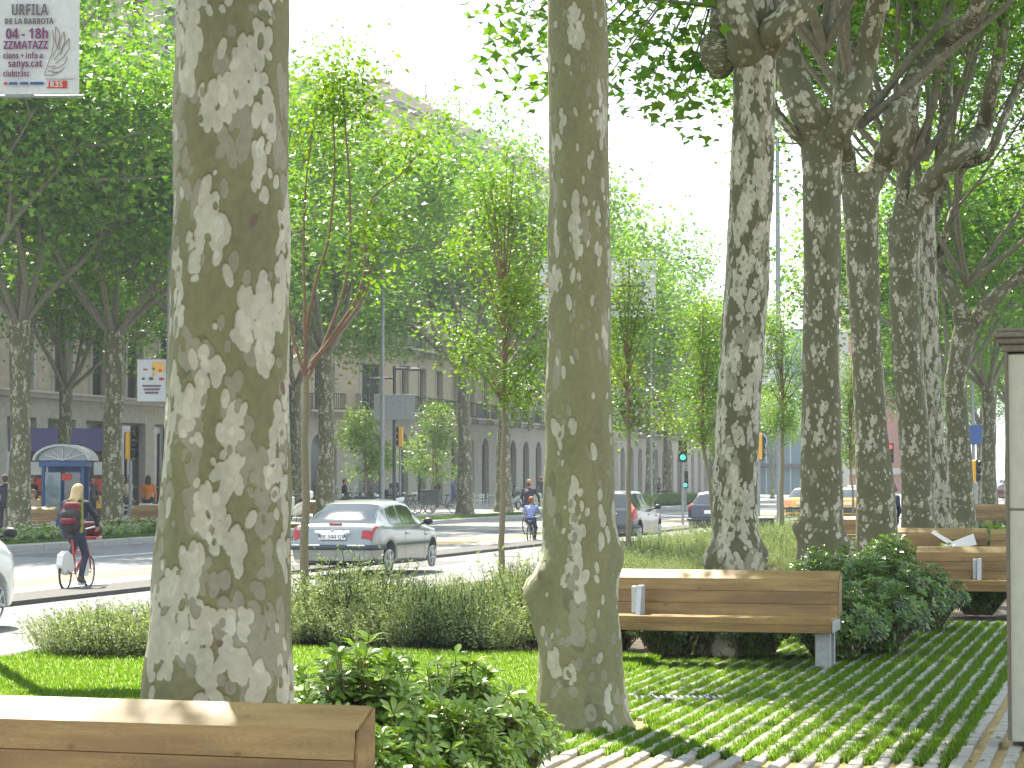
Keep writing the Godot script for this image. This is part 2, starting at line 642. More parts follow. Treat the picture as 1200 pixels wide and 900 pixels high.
# a tuft of upright stems set with needle leaves (rosemary, lavender)
func herb(sd: int, stems: int, h: float, r: float, tones: Array, needles := 9, nl := 0.035) -> ArrayMesh:
	var g := rnd(sd)
	var sh := Sh.new()
	for k in stems:
		var a := g.randf() * TAU
		var q := sqrt(g.randf())
		var p := Vector3(cos(a), 0, sin(a)) * q * r * 0.6
		var d := (Vector3(cos(a) * q * 0.5, 1.0, sin(a) * q * 0.5) + Vector3(g.randfn(), 0, g.randfn()) * 0.12).normalized()
		var L := h * g.randf_range(0.6, 1.1)
		var tone: Color = tones[g.randi() % tones.size()]
		sh.col = tone
		var bend := Vector3(g.randfn(), -0.3, g.randfn()) * 0.12 * h
		var sdv := d.cross(Vector3(g.randfn(), g.randfn(), g.randfn())).normalized() * 0.003
		var prev := p
		for i in 4:
			var t := (i + 1) / 4.0
			var nx := p + d * L * t + bend * t * t
			var f0 := sh.v.size()
			var nn := sdv.cross(d).normalized()
			sh.vert(prev - sdv, nn); sh.vert(prev + sdv, nn); sh.vert(nx + sdv * 0.7, nn); sh.vert(nx - sdv * 0.7, nn)
			sh.ix.append_array([f0, f0 + 1, f0 + 2, f0, f0 + 2, f0 + 3])
			prev = nx
		for i in needles:
			var t := lerpf(0.25, 1.02, (i + g.randf()) / needles)
			var at := p + d * L * t + bend * t * t
			var o := Vector3(g.randfn(), 0.35 + 0.4 * g.randf(), g.randfn()).normalized()
			var s := nl * g.randf_range(0.6, 1.3)
			var wv := o.cross(Vector3(g.randfn(), g.randfn(), g.randfn())).normalized() * s * 0.16
			var nn := wv.cross(o).normalized()
			var br := g.randf_range(0.75, 1.25)
			sh.col = Color(tone.r * br, tone.g * br, tone.b * br)
			var f0 := sh.v.size()
			sh.vert(at, nn); sh.vert(at + o * s * 0.5 - wv, nn); sh.vert(at + o * s, nn); sh.vert(at + o * s * 0.5 + wv, nn)
			sh.ix.append_array([f0, f0 + 1, f0 + 2, f0, f0 + 2, f0 + 3])
	return sh.mesh()

func grass_tuft(sd: int, blades: int, h: float, r: float, tones: Array) -> ArrayMesh:
	var g := rnd(sd)
	var sh := Sh.new()
	for k in blades:
		var a := g.randf() * TAU
		var p := Vector3(cos(a), 0, sin(a)) * sqrt(g.randf()) * r
		var L := h * g.randf_range(0.5, 1.15)
		var lean := Vector3(g.randfn(), 0, g.randfn()) * 0.3 * L
		var wv := Vector3(g.randfn(), 0, g.randfn()).normalized() * 0.0035
		var nn := (wv.cross(Vector3.UP).normalized() * 0.45 + Vector3.UP).normalized()
		sh.col = tones[g.randi() % tones.size()]
		var br := g.randf_range(0.8, 1.2)
		sh.col = Color(sh.col.r * br, sh.col.g * br, sh.col.b * br)
		var f0 := sh.v.size()
		sh.vert(p - wv, nn); sh.vert(p + wv, nn); sh.vert(p + Vector3.UP * L * 0.6 + lean * 0.4 + wv * 0.8, nn); sh.vert(p + Vector3.UP * L * 0.6 + lean * 0.4 - wv * 0.8, nn); sh.vert(p + Vector3.UP * L + lean, nn)
		sh.ix.append_array([f0, f0 + 1, f0 + 2, f0, f0 + 2, f0 + 3, f0 + 3, f0 + 2, f0 + 4])
	return sh.mesh()
# ---- vehicles. Local axes: x across, y up, the nose points to -z; t runs from the tail (0) to the nose (L)
func prof(a: Array, t: float) -> float:
	var s := 0.0
	for d in [-0.045, -0.015, 0.015, 0.045]:
		var u: float = clampf(t + d, a[0][0], a[a.size() - 1][0])
		var k := 0
		while k < a.size() - 2 and a[k + 1][0] < u:
			k += 1
		s += lerpf(a[k][1], a[k + 1][1], clampf((u - a[k][0]) / maxf(a[k + 1][0] - a[k][0], 0.0001), 0.0, 1.0))
	return s * 0.25
func car_ring(c: Dictionary, t: float) -> Array:
	var top := prof(c.top, t)
	var wb: float = prof(c.plan, t) * c.W * 0.5
	var zb: float = prof(c.sill, t)
	for tw in c.axles:
		var d: float = absf(t - tw)
		var R: float = c.wr + 0.055
		if d < R:
			zb = maxf(zb, c.wr + sqrt(R * R - d * d))
	var belt: float = minf(prof(c.belt, t), top - 0.05)
	zb = minf(zb, belt - 0.04)
	var green := clampf((top - belt - 0.05) / 0.3, 0.0, 1.0)
	var wr: float = lerpf(wb * 0.9, wb * c.roof_w, green)
	var rr := minf(0.1, (top - belt) * 0.5)
	var mid := clampf(0.55, zb + 0.02, belt - 0.02)
	return [Vector2(0, zb), Vector2(wb * 0.72, zb), Vector2(wb * 0.95, zb + 0.02), Vector2(wb * 0.99, lerpf(zb, mid, 0.45)), Vector2(wb, mid), Vector2(wb * 0.99, lerpf(mid, belt, 0.7)), Vector2(wb * 0.955, belt), Vector2(lerpf(wb * 0.94, wr, 0.55), lerpf(belt, top - rr, 0.5)), Vector2(wr, top - rr), Vector2(wr * 0.9, top - rr * 0.35), Vector2(wr * 0.55, top - 0.004), Vector2(0, top)]
func car_point(c: Dictionary, t: float, v: float, side: float) -> Vector3:
	var r := car_ring(c, t)
	var k := clampi(int(v), 0, 10)
	var p: Vector2 = r[k].lerp(r[k + 1], v - k)
	return Vector3(side * p.x, p.y, c.L * 0.5 - t)
# a patch of the body lying a little proud: corners in (t, v)
func car_patch(c: Dictionary, tb0: float, tb1: float, tt0: float, tt1: float, v0: float, v1: float, side: float, lift := 0.006, nt := 10, nv := 6) -> Sh:
	var P := []
	for j in nv + 1:
		var f := float(j) / nv
		for i in nt + 1:
			var t := lerpf(lerpf(tb0, tt0, f), lerpf(tb1, tt1, f), float(i) / nt)
			var v := lerpf(v0, v1, f)
			var p := car_point(c, t, v, side)
			var e := 0.02
			var du := car_point(c, t + e, v, side) - car_point(c, t - e, v, side)
			var dv := car_point(c, t, minf(v + 0.1, 11.0), side) - car_point(c, t, v - 0.1, side)
			var nn := du.cross(dv).normalized()
			var away := Vector3(p.x, p.y - 0.6, p.z * 0.4)
			if nn.dot(away) < 0.0: nn = -nn
			P.append(p + nn * lift)
	return Sh.new().grid(P, nt + 1, nv + 1, Vector3(side, 0.4, 0))
# a pane across the whole width (rear window, windscreen, lamp band): t range, |v| from 11 down to v0
func car_pane(c: Dictionary, t0: float, t1: float, v0: float, lift := 0.006, out := Vector3.UP) -> Sh:
	var P := []
	for j in 9:
		var t := lerpf(t0, t1, j / 8.0)
		for i in 13:
			var s := (i - 6) / 6.0
			var v: float = 11.0 - absf(s) * (11.0 - v0)
			var p := car_point(c, t, v, signf(s) if s != 0.0 else 1.0)
			var q := car_point(c, t + 0.02, 11.0, 1.0) - car_point(c, t - 0.02, 11.0, 1.0)
			var nn := Vector3(0, -q.z, q.y)
			if nn.dot(out) < 0.0: nn = -nn
			P.append(p + nn.normalized() * lift)
	return Sh.new().grid(P, 13, 9, out)
func wheel_parts(t: Node3D, at: Vector3, r: float, w: float, side: float, rim: Material) -> void:
	var ax := Vector3.RIGHT * side
	var key := "tyre%.2f_%.0f" % [r, side]
	var ty := put(cached(key, func():
		var p := []
		var q := []
		for a in [[-0.5, 0.72], [-0.5, 0.93], [-0.42, 0.985], [-0.25, 1.0], [0.25, 1.0], [0.42, 0.985], [0.5, 0.93], [0.5, 0.7], [0.42, 0.66]]:
			p.append(ax * a[0] * w); q.append(a[1] * r)
		return Sh.new().tube(p, q, 28, false)), "wheel", M.rubber, t, Transform3D(Basis.IDENTITY, at))
	put(cached(key + "rim", func():
		var sh := Sh.new()
		sh.tube([ax * w * 0.3, ax * w * 0.46, ax * w * 0.47], [r * 0.68, r * 0.68, r * 0.62], 24, false)
		sh.tube([ax * w * 0.22, ax * w * 0.24], [r * 0.66, r * 0.64], 24)
		for k in 7:
			var a := TAU * k / 7.0
			var d := Vector3(0, cos(a), sin(a))
			sh.bar(ax * w * 0.44 + d * r * 0.1, ax * w * 0.42 + d * r * 0.66, 0.055, 0.03, 0.008)
		sh.tube([ax * w * 0.36, ax * w * 0.5], [r * 0.17, r * 0.14], 14)
		return sh), "rim", rim, ty, Transform3D.IDENTITY)

func make_car(called: String, label: String, cat: String, c: Dictionary, at: Vector3, turn: float, group: String) -> Node3D:
	var t := thing(called, label, cat, at, turn, group)
	var P := []
	var ts := []
	var n := int(c.L / 0.05)
	for i in n + 1:
		ts.append(c.L * i / n)
	for tw in c.axles:
		for d in [-1.0, 1.0]:
			ts.append(tw + d * (c.wr + 0.054))
			ts.append(tw + d * (c.wr + 0.04))
	ts.sort()
	var w := 0
	for tt in ts:
		var r := car_ring(c, tt)
		var row := []
		for k in 12:
			row.append(Vector3(-r[k].x, r[k].y, c.L * 0.5 - tt))
		for k in range(10, -1, -1):
			row.append(Vector3(r[k].x, r[k].y, c.L * 0.5 - tt))
		w = row.size()
		P.append_array(row)
	var body := Sh.new().grid(P, w, ts.size())
	for e in [0, ts.size() - 1]:
		var g := []
		for k in range(0, w - 1):
			g.append(P[e * w + k])
		body.face(g, Vector3(0, 0, 1 if e == 0 else -1))
	part(body, "body", c.paint, t)
	# underside and wheel wells
	part(Sh.new().box(Vector3(0, 0.36, 0), Vector3(c.W * 0.8, 0.26, c.L * 0.9), 0.04), "underbody", M.black, t)
	for tw in c.axles:
		for s in [-1.0, 1.0]:
			wheel_parts(t, Vector3(s * (c.W * 0.5 - 0.11), c.wr, c.L * 0.5 - tw), c.wr, 0.2, s, c.get("rim", M.zinc))
	for s in [-1.0, 1.0]:
		for q in c.side_windows:
			part(car_patch(c, q[0], q[1], q[2], q[3], 6.25, 7.95, s), "side_window", M.carglass, t)
		var mr := part(Sh.new().ball(Vector3(s * (c.W * 0.5 + 0.07), c.mirror[1], c.L * 0.5 - c.mirror[0]), Vector3(0.1, 0.07, 0.06), 8, 12).rod(Vector3(s * (c.W * 0.5 - 0.08), c.mirror[1] - 0.05, c.L * 0.5 - c.mirror[0] - 0.02), Vector3(s * (c.W * 0.5 + 0.05), c.mirror[1] - 0.02, c.L * 0.5 - c.mirror[0]), 0.025, 6), "wing_mirror", c.get("mirror_mat", M.black), t)
		for q in c.tails:
			part(car_patch(c, q[0], q[1], q[2], q[3], q[4], q[5], s, 0.012, 8, 8), "tail_light", q[6] if q.size() > 6 else M.taillight, t)
		part(car_patch(c, c.L - 0.34, c.L - 0.08, c.L - 0.3, c.L - 0.1, 6.6, 8.8, s, 0.01), "headlight", M.carlamp, t)
		for q in c.get("doors", []):
			part(car_patch(c, q - 0.006, q + 0.006, q - 0.006, q + 0.006, 2.4, 6.2, s, 0.003, 1, 10), "door_gap", M.black, t)
			part(Sh.new().box(Vector3(s * (c.W * 0.5 - 0.005), prof(c.belt, q) - 0.13, c.L * 0.5 - q - 0.14), Vector3(0.03, 0.035, 0.2), 0.01), "door_handle", c.paint, t)
	part(car_pane(c, c.rear[0], c.rear[1], c.get("rear_v", 8.7), 0.007, Vector3(0, 0.3, 1)), "rear_window", M.carglass, t)
	part(car_pane(c, c.front[0], c.front[1], 8.7, 0.007, Vector3(0, 0.5, -1)), "windscreen", M.carglass, t)
	# bumper strip round the tail
	var bp := []
	var br := []
	for i in 15:
		var s := (i - 7) / 7.0
		var tt: float = 0.02 + 0.5 * maxf(0.0, absf(s) - 0.72) / 0.28
		var half: float = car_ring(c, clampf(tt, 0.12, 9.0))[4].x
		bp.append(Vector3(half * clampf(s / 0.76, -1.0, 1.0), c.bumper[0], c.L * 0.5 - tt + 0.035))
		br.append(c.bumper[1])
	part(Sh.new().tube(bp, br, 10), "bumper", c.bumper[2], t)
	part(Sh.new().box(Vector3(0, c.plate[0], c.L * 0.5 - c.plate[1]), Vector3(0.52, 0.11, 0.02), 0.004, Basis(Vector3.RIGHT, c.plate[2])), "number_plate", M.plate, t)
	if c.get("plate_text", ""):
		flat_text(t, c.plate_text, 0.105, Vector3(0, c.plate[0], c.L * 0.5 - c.plate[1] + 0.012), M.black, "plate_number", false, 0.004, Basis(Vector3.RIGHT, c.plate[2]))
		for s in [-1.0, 1.0]:
			part(Sh.new().box(Vector3(s * 0.24, c.plate[0], c.L * 0.5 - c.plate[1] + 0.011), Vector3(0.04, 0.108, 0.004)), "plate_band", M.blue, t)
	return t

# ---- figures: a field of tapered capsules meshed as surface nets
func capsule(p: Vector3, a: Vector3, ab: Vector3, inv: float, ra: float, rb: float) -> float:
	var h := clampf((p - a).dot(ab) * inv, 0.0, 1.0)
	return (p - a - ab * h).length() - lerpf(ra, rb, h)
func skin_mesh(bones: Array, cell: float, blend := 0.03) -> Sh:
	var lo := Vector3.ONE * 1e9
	var hi := -lo
	for b in bones:
		for k in 2:
			var r: float = b[2 + k] + blend + cell * 2.0
			lo = lo.min(b[k] - Vector3.ONE * r)
			hi = hi.max(b[k] + Vector3.ONE * r)
	var nx := int((hi.x - lo.x) / cell) + 2
	var ny := int((hi.y - lo.y) / cell) + 2
	var nz := int((hi.z - lo.z) / cell) + 2
	var fld := PackedFloat32Array()
	fld.resize(nx * ny * nz)
	fld.fill(1.0)
	for b in bones:
		var a: Vector3 = b[0]
		var ab: Vector3 = b[1] - b[0]
		var inv := 1.0 / maxf(ab.length_squared(), 1e-8)
		var ra: float = b[2]
		var rb: float = b[3]
		var m := maxf(ra, rb) + blend + cell * 1.5
		var l := ((a.min(b[1]) - Vector3.ONE * m - lo) / cell).max(Vector3.ZERO)
		var u := (a.max(b[1]) + Vector3.ONE * m - lo) / cell
		for z in range(int(l.z), mini(int(u.z) + 1, nz)):
			for y in range(int(l.y), mini(int(u.y) + 1, ny)):
				var row := (z * ny + y) * nx
				for x in range(int(l.x), mini(int(u.x) + 1, nx)):
					var d := capsule(lo + Vector3(x, y, z) * cell, a, ab, inv, ra, rb)
					var o := fld[row + x]
					var h := maxf(blend - absf(o - d), 0.0) / blend
					fld[row + x] = minf(o, d) - h * h * blend * 0.25
	var sh := Sh.new()
	var id := {}
	var sx := 1
	var sy := nx
	var sz := nx * ny
	var corner := [0, sx, sy, sx + sy, sz, sx + sz, sy + sz, sx + sy + sz]
	var cp := [Vector3(0, 0, 0), Vector3(1, 0, 0), Vector3(0, 1, 0), Vector3(1, 1, 0), Vector3(0, 0, 1), Vector3(1, 0, 1), Vector3(0, 1, 1), Vector3(1, 1, 1)]
	var edges := [[0, 1], [2, 3], [4, 5], [6, 7], [0, 2], [1, 3], [4, 6], [5, 7], [0, 4], [1, 5], [2, 6], [3, 7]]
	for z in nz - 1:
		for y in ny - 1:
			for x in nx - 1:
				var i := x + y * sy + z * sz
				var f0 := fld[i]
				if f0 > cell * 3.0 or f0 < -cell * 3.0:
					continue
				var ins := 0
				for k in 8:
					if fld[i + corner[k]] < 0.0: ins += 1
				if ins == 0 or ins == 8:
					continue
				var s := Vector3.ZERO
				var n := 0
				for e in edges:
					var fa := fld[i + corner[e[0]]]
					var fb := fld[i + corner[e[1]]]
					if (fa < 0.0) != (fb < 0.0):
						s += cp[e[0]].lerp(cp[e[1]], fa / (fa - fb))
						n += 1
				var p := lo + (Vector3(x, y, z) + s / n) * cell
				var gr := Vector3(fld[i + 1] - f0, fld[i + sy] - f0, fld[i + sz] - f0)
				var best := 1e9
				var cc := Color.WHITE
				for b in bones:
					var ab: Vector3 = b[1] - b[0]
					var d := capsule(p, b[0], ab, 1.0 / maxf(ab.length_squared(), 1e-8), b[2], b[3])
					if d < best:
						best = d
						cc = b[4]
				sh.col = cc
				id[i] = sh.vert(p, gr.normalized())
	for i in id:
		var f0 := fld[i]
		for ax in 3:
			var st: int = [sx, sy, sz][ax]
			var f1 := fld[i + st]
			if (f0 < 0.0) == (f1 < 0.0):
				continue
			var u: int = [sy, sz, sx][ax]
			var v: int = [sz, sx, sy][ax]
			if not (id.has(i - u) and id.has(i - v) and id.has(i - u - v)):
				continue
			var q := [id[i], id[i - u], id[i - u - v], id[i - v]]
			if f0 < 0.0:
				sh.ix.append_array([q[0], q[2], q[1], q[0], q[3], q[2]])
			else:
				sh.ix.append_array([q[0], q[1], q[2], q[0], q[2], q[3]])
	# smooth normals from the faces
	var acc := PackedVector3Array()
	acc.resize(sh.v.size())
	for k in range(0, sh.ix.size(), 3):
		var a := sh.ix[k]
		var b := sh.ix[k + 1]
		var c := sh.ix[k + 2]
		var fn := (sh.v[c] - sh.v[a]).cross(sh.v[b] - sh.v[a])
		acc[a] += fn; acc[b] += fn; acc[c] += fn
	for k in acc.size():
		var nn := acc[k].normalized()
		sh.n[k] = nn
	return sh

func V(x: float, y: float, z: float) -> Vector3:
	return Vector3(x, y, z)
# joints of a pose; faces -z
func pose(kind: String, ph := 1.0) -> Dictionary:
	var j := {"pel": V(0, 0.96, 0), "wai": V(0, 1.1, 0), "che": V(0, 1.3, 0.01), "nec": V(0, 1.47, 0.01), "hea": V(0, 1.63, -0.01), "fwd": V(0, 0, -1),
		"shl": V(-0.19, 1.41, 0.01), "shr": V(0.19, 1.41, 0.01), "ell": V(-0.25, 1.13, 0.03), "elr": V(0.25, 1.13, 0.03), "wrl": V(-0.24, 0.89, -0.06), "wrr": V(0.24, 0.89, -0.06),
		"hil": V(-0.095, 0.92, 0), "hir": V(0.095, 0.92, 0), "knl": V(-0.105, 0.5, -0.02), "knr": V(0.105, 0.5, -0.02), "anl": V(-0.11, 0.085, 0.02), "anr": V(0.11, 0.085, 0.02), "tol": V(-0.125, 0.04, -0.15), "tor": V(0.125, 0.04, -0.15)}
	if kind == "walk":
		j.merge({"knl": V(-0.1, 0.52, -0.2 * ph), "anl": V(-0.1, 0.11, -0.3 * ph), "tol": V(-0.11, 0.09, -0.47 * ph), "knr": V(0.1, 0.5, 0.06 * ph), "anr": V(0.1, 0.16, 0.36 * ph), "tor": V(0.11, 0.04, 0.22 * ph),
			"ell": V(-0.23, 1.14, 0.14 * ph), "wrl": V(-0.23, 0.92, 0.12 * ph), "elr": V(0.23, 1.14, -0.1 * ph), "wrr": V(0.22, 0.96, -0.26 * ph)}, true)
		if ph < 0.0:
			for k in ["tol", "tor"]:
				j[k] = j["an" + k[2]] + V(0, -0.05, -0.16)
	elif kind == "talk":
		j.merge({"wrr": V(0.14, 1.1, -0.25), "elr": V(0.25, 1.12, -0.03)}, true)
	elif kind == "sit":
		for k in ["pel", "wai", "che", "nec", "hea", "shl", "shr", "ell", "elr"]:
			j[k] = j[k] + V(0, -0.43, 0.0)
		j.merge({"hil": V(-0.1, 0.51, 0), "hir": V(0.1, 0.51, 0), "knl": V(-0.12, 0.51, -0.42), "knr": V(0.12, 0.51, -0.42), "anl": V(-0.12, 0.09, -0.38), "anr": V(0.12, 0.09, -0.38), "tol": V(-0.13, 0.04, -0.55), "tor": V(0.13, 0.04, -0.55), "wrl": V(-0.14, 0.62, -0.3), "wrr": V(0.14, 0.62, -0.3)}, true)
	return j
# cols: skin, top, sleeves, trousers, shoes
func figure(j: Dictionary, cols: Array, cell := 0.022, sc := 1.0) -> Sh:
	var sk: Color = cols[0]
	var tp: Color = cols[1]
	var sl: Color = cols[2]
	var tr: Color = cols[3]
	var so: Color = cols[4]
	var f: Vector3 = j.fwd
	var up: Vector3 = (j.hea - j.nec).normalized()
	var b := [
		[j.hil, j.hir, 0.115, 0.115, tr], [j.pel, j.wai, 0.12, 0.11, tp], [j.wai, j.che, 0.115, 0.135, tp], [j.che + V(-0.06, 0, 0), j.che + V(0.06, 0, 0), 0.12, 0.12, tp],
		[j.shl, j.shr, 0.065, 0.065, tp], [j.che, j.nec, 0.12, 0.06, tp], [j.nec, j.hea, 0.05, 0.055, sk],
		[j.hea, j.hea + up * 0.06 - f * 0.015, 0.083, 0.093, sk], [j.hea - up * 0.03 + f * 0.03, j.hea - up * 0.055 + f * 0.045, 0.062, 0.048, sk], [j.hea + f * 0.09 + up * 0.012, j.hea + f * 0.108 - up * 0.012, 0.012, 0.017, sk],
	]
	for s in ["l", "r"]:
		b.append([j["sh" + s], j["el" + s], 0.058, 0.045, sl])
		b.append([j["el" + s], j["wr" + s], 0.043, 0.032, sl if cols.size() < 6 else sk])
		var d: Vector3 = (j["wr" + s] - j["el" + s]).normalized()
		b.append([j["wr" + s], j["wr" + s] + d * 0.075, 0.03, 0.03, sk])
		b.append([j["hi" + s], j["kn" + s], 0.088, 0.06, tr])
		b.append([j["kn" + s], j["an" + s], 0.058, 0.045, tr])
		b.append([j["an" + s] + V(0, -0.035, 0) - (j["to" + s] - j["an" + s]).normalized() * 0.03, j["to" + s], 0.045, 0.036, so])
	if sc != 1.0:
		for q in b:
			q[0] *= sc; q[1] *= sc; q[2] *= sc; q[3] *= sc
	var sh := skin_mesh(b, cell)
	# fingers, thumb, ears and eyes join the same surface
	for s in ["l", "r"]:
		var d: Vector3 = (j["wr" + s] - j["el" + s]).normalized()
		var side := -1.0 if s == "l" else 1.0
		var ac := d.cross(V(side, 0, 0))
		ac = ac.normalized() if ac.length() > 0.1 else V(0, 0, 1)
		var inn := ac.cross(d).normalized() * -side
		var w: Vector3 = j["wr" + s] + d * 0.07
		sh.col = sk
		for k in 4:
			var r0 := w + ac * (k - 1.5) * 0.019
			var l: float = [0.06, 0.072, 0.068, 0.052][k]
			sh.tube([r0 * sc, (r0 + d * l * 0.5 + inn * 0.006) * sc, (r0 + d * l * 0.85 + inn * 0.026) * sc, (r0 + d * l + inn * 0.04) * sc], [0.0095 * sc, 0.009 * sc, 0.008 * sc, 0.005 * sc], 5)
		var t0 := w - d * 0.05 + ac * 0.026
		sh.tube([t0 * sc, (t0 + ac * 0.022 + d * 0.02 + inn * 0.01) * sc, (t0 + ac * 0.026 + d * 0.05 + inn * 0.018) * sc], [0.011 * sc, 0.0105 * sc, 0.006 * sc], 5)
	var rt := f.cross(up).normalized()
	for s in [-1.0, 1.0]:
		sh.col = sk
		sh.ball((j.hea + rt * s * 0.088 + up * 0.01) * sc, Vector3(0.012, 0.03, 0.02) * sc, 5, 6)
		sh.col = Color(0.02, 0.015, 0.012)
		sh.ball((j.hea + rt * s * 0.034 + f * 0.083 + up * 0.028) * sc, Vector3(0.014, 0.009, 0.009) * sc, 5, 6)
	sh.col = Color(0.3, 0.1, 0.08)
	sh.ball((j.hea + f * 0.094 - up * 0.045) * sc, Vector3(0.02, 0.006, 0.006) * sc, 4, 6)
	return sh
func hair(j: Dictionary, long: float, c: Color, sc := 1.0, bald := false) -> Sh:
	var f: Vector3 = j.fwd
	var up: Vector3 = (j.hea - j.nec).normalized()
	var h: Vector3 = j.hea
	var b := [[h + up * 0.055 - f * 0.03, h + up * 0.075 - f * 0.0, 0.088, 0.085, c], [h - f * 0.05 + up * 0.02, h - f * 0.055 - up * 0.03, 0.07, 0.06, c]]
	if bald:
		b = [[h - f * 0.06 - up * 0.01, h - f * 0.05 - up * 0.045, 0.056, 0.05, c]]
	if long > 0.0:
		var g := rnd(int(long * 1000.0))
		for k in 9:
			var a := PI * (0.12 + 0.76 * k / 8.0)
			var d := V(cos(a), 0, sin(a))
			var e := h + d * g.randf_range(0.08, 0.12)
			b.append([h + d * 0.05 + up * 0.04, e + V(g.randf_range(-0.02, 0.02), -long * g.randf_range(0.6, 1.15), g.randf_range(-0.01, 0.04)), g.randf_range(0.045, 0.06), 0.03, c * g.randf_range(0.75, 1.2)])
	for q in b:
		q[0] *= sc; q[1] *= sc; q[2] *= sc; q[3] *= sc
	return skin_mesh(b, 0.015 * sc, 0.02)
func person(label: String, at: Vector3, turn: float, j: Dictionary, cols: Array, hair_c: Color, long := 0.0, sc := 1.0, cell := 0.022, group := "people on the far pavement", bald := false) -> Node3D:
	var t := thing("person", label, "person", at, turn, group)
	part(figure(j, cols, cell, sc), "body", M.skin, t)
	part(hair(j, long, hair_c, sc, bald), "hair", M.skin, t)
	return t

# ---- two-wheelers and chairs; noses to -z
func bike_wheel(t: Node3D, at: Vector3, r: float, tyre := 0.02) -> void:
	var w := put(cached("bw%.2f_%.3f" % [r, tyre], func(): return Sh.new().ring(Vector3.ZERO, Vector3.RIGHT, r - tyre, tyre, 28, 7)), "wheel", M.rubber, t, Transform3D(Basis.IDENTITY, at))
	put(cached("bs%.2f" % r, func():
		var sh := Sh.new().ring(Vector3.ZERO, Vector3.RIGHT, r - tyre * 2.2, 0.009, 28, 5)
		for k in 14:
			var a := TAU * k / 14.0
			sh.rod(Vector3(0.02 if k % 2 else -0.02, 0, 0), Vector3(0, cos(a), sin(a)) * (r - tyre * 2.0), 0.0022, 4)
		sh.rod(Vector3(-0.04, 0, 0), Vector3(0.04, 0, 0), 0.022, 8)
		return sh), "spokes", M.zinc, w, Transform3D.IDENTITY)
func bicycle(label: String, at: Vector3, turn: float, paint: Material, r := 0.33, s := 1.0, group := "bicycles") -> Node3D:
	var t := thing("bicycle", label, "bicycle", at, turn, group)
	var wb := 0.52 * s
	bike_wheel(t, V(0, r, wb), r)
	bike_wheel(t, V(0, r, -wb), r)
	var bb := V(0, r * 0.95, 0.08 * s)
	var seat := V(0, 0.78 * s + 0.04, 0.22 * s)
	var head := V(0, 0.82 * s, -0.36 * s)
	var fr := Sh.new()
	fr.tube([head, V(0, 0.5 * s, -0.22 * s), bb], [0.024, 0.026, 0.026], 8).rod(bb, seat, 0.02, 8).rod(V(0, 0.6 * s, 0.16 * s), V(0, r, wb), 0.011, 6).rod(bb, V(0, r, wb), 0.013, 6).rod(V(0, 0.66 * s, -0.3 * s), V(0, 0.58 * s, 0.15 * s), 0.018, 8)
	fr.tube([V(0, 0.95 * s, -0.33 * s), head, V(0.045, 0.55 * s, -0.44 * s), V(0.045, r, -wb)], [0.015, 0.018, 0.013, 0.011], 7).tube([head, V(-0.045, 0.55 * s, -0.44 * s), V(-0.045, r, -wb)], [0.016, 0.013, 0.011], 7)
	part(fr, "frame", paint, t)
	part(Sh.new().tube([V(-0.27, 1.0 * s, -0.2 * s), V(-0.22, 1.02 * s, -0.3 * s), V(0, 0.97 * s, -0.35 * s), V(0.22, 1.02 * s, -0.3 * s), V(0.27, 1.0 * s, -0.2 * s)], [0.014, 0.012, 0.012, 0.012, 0.014], 7), "handlebar", M.zinc, t)
	part(Sh.new().tube([seat + V(0, 0.05, 0.12), seat + V(0, 0.06, 0.06), seat + V(0, 0.05, -0.1), seat + V(0, 0.04, -0.15)], [0.07, 0.085, 0.035, 0.02], 10, true, 1.0, 0.45), "saddle", M.black, t)
	var cr := Sh.new().ring(bb + V(0.05, 0, 0), Vector3.RIGHT, 0.09, 0.007, 18, 5)
	cr.rod(bb + V(0.07, 0, 0), bb + V(0.075, -0.16, 0.03), 0.011, 6).rod(bb + V(-0.07, 0, 0), bb + V(-0.075, 0.16, -0.03), 0.011, 6)
	cr.box(bb + V(0.12, -0.165, 0.03), V(0.1, 0.025, 0.08), 0.005).box(bb + V(-0.12, 0.165, -0.03), V(0.1, 0.025, 0.08), 0.005)
	part(cr, "crank", M.zinc, t)
	return t
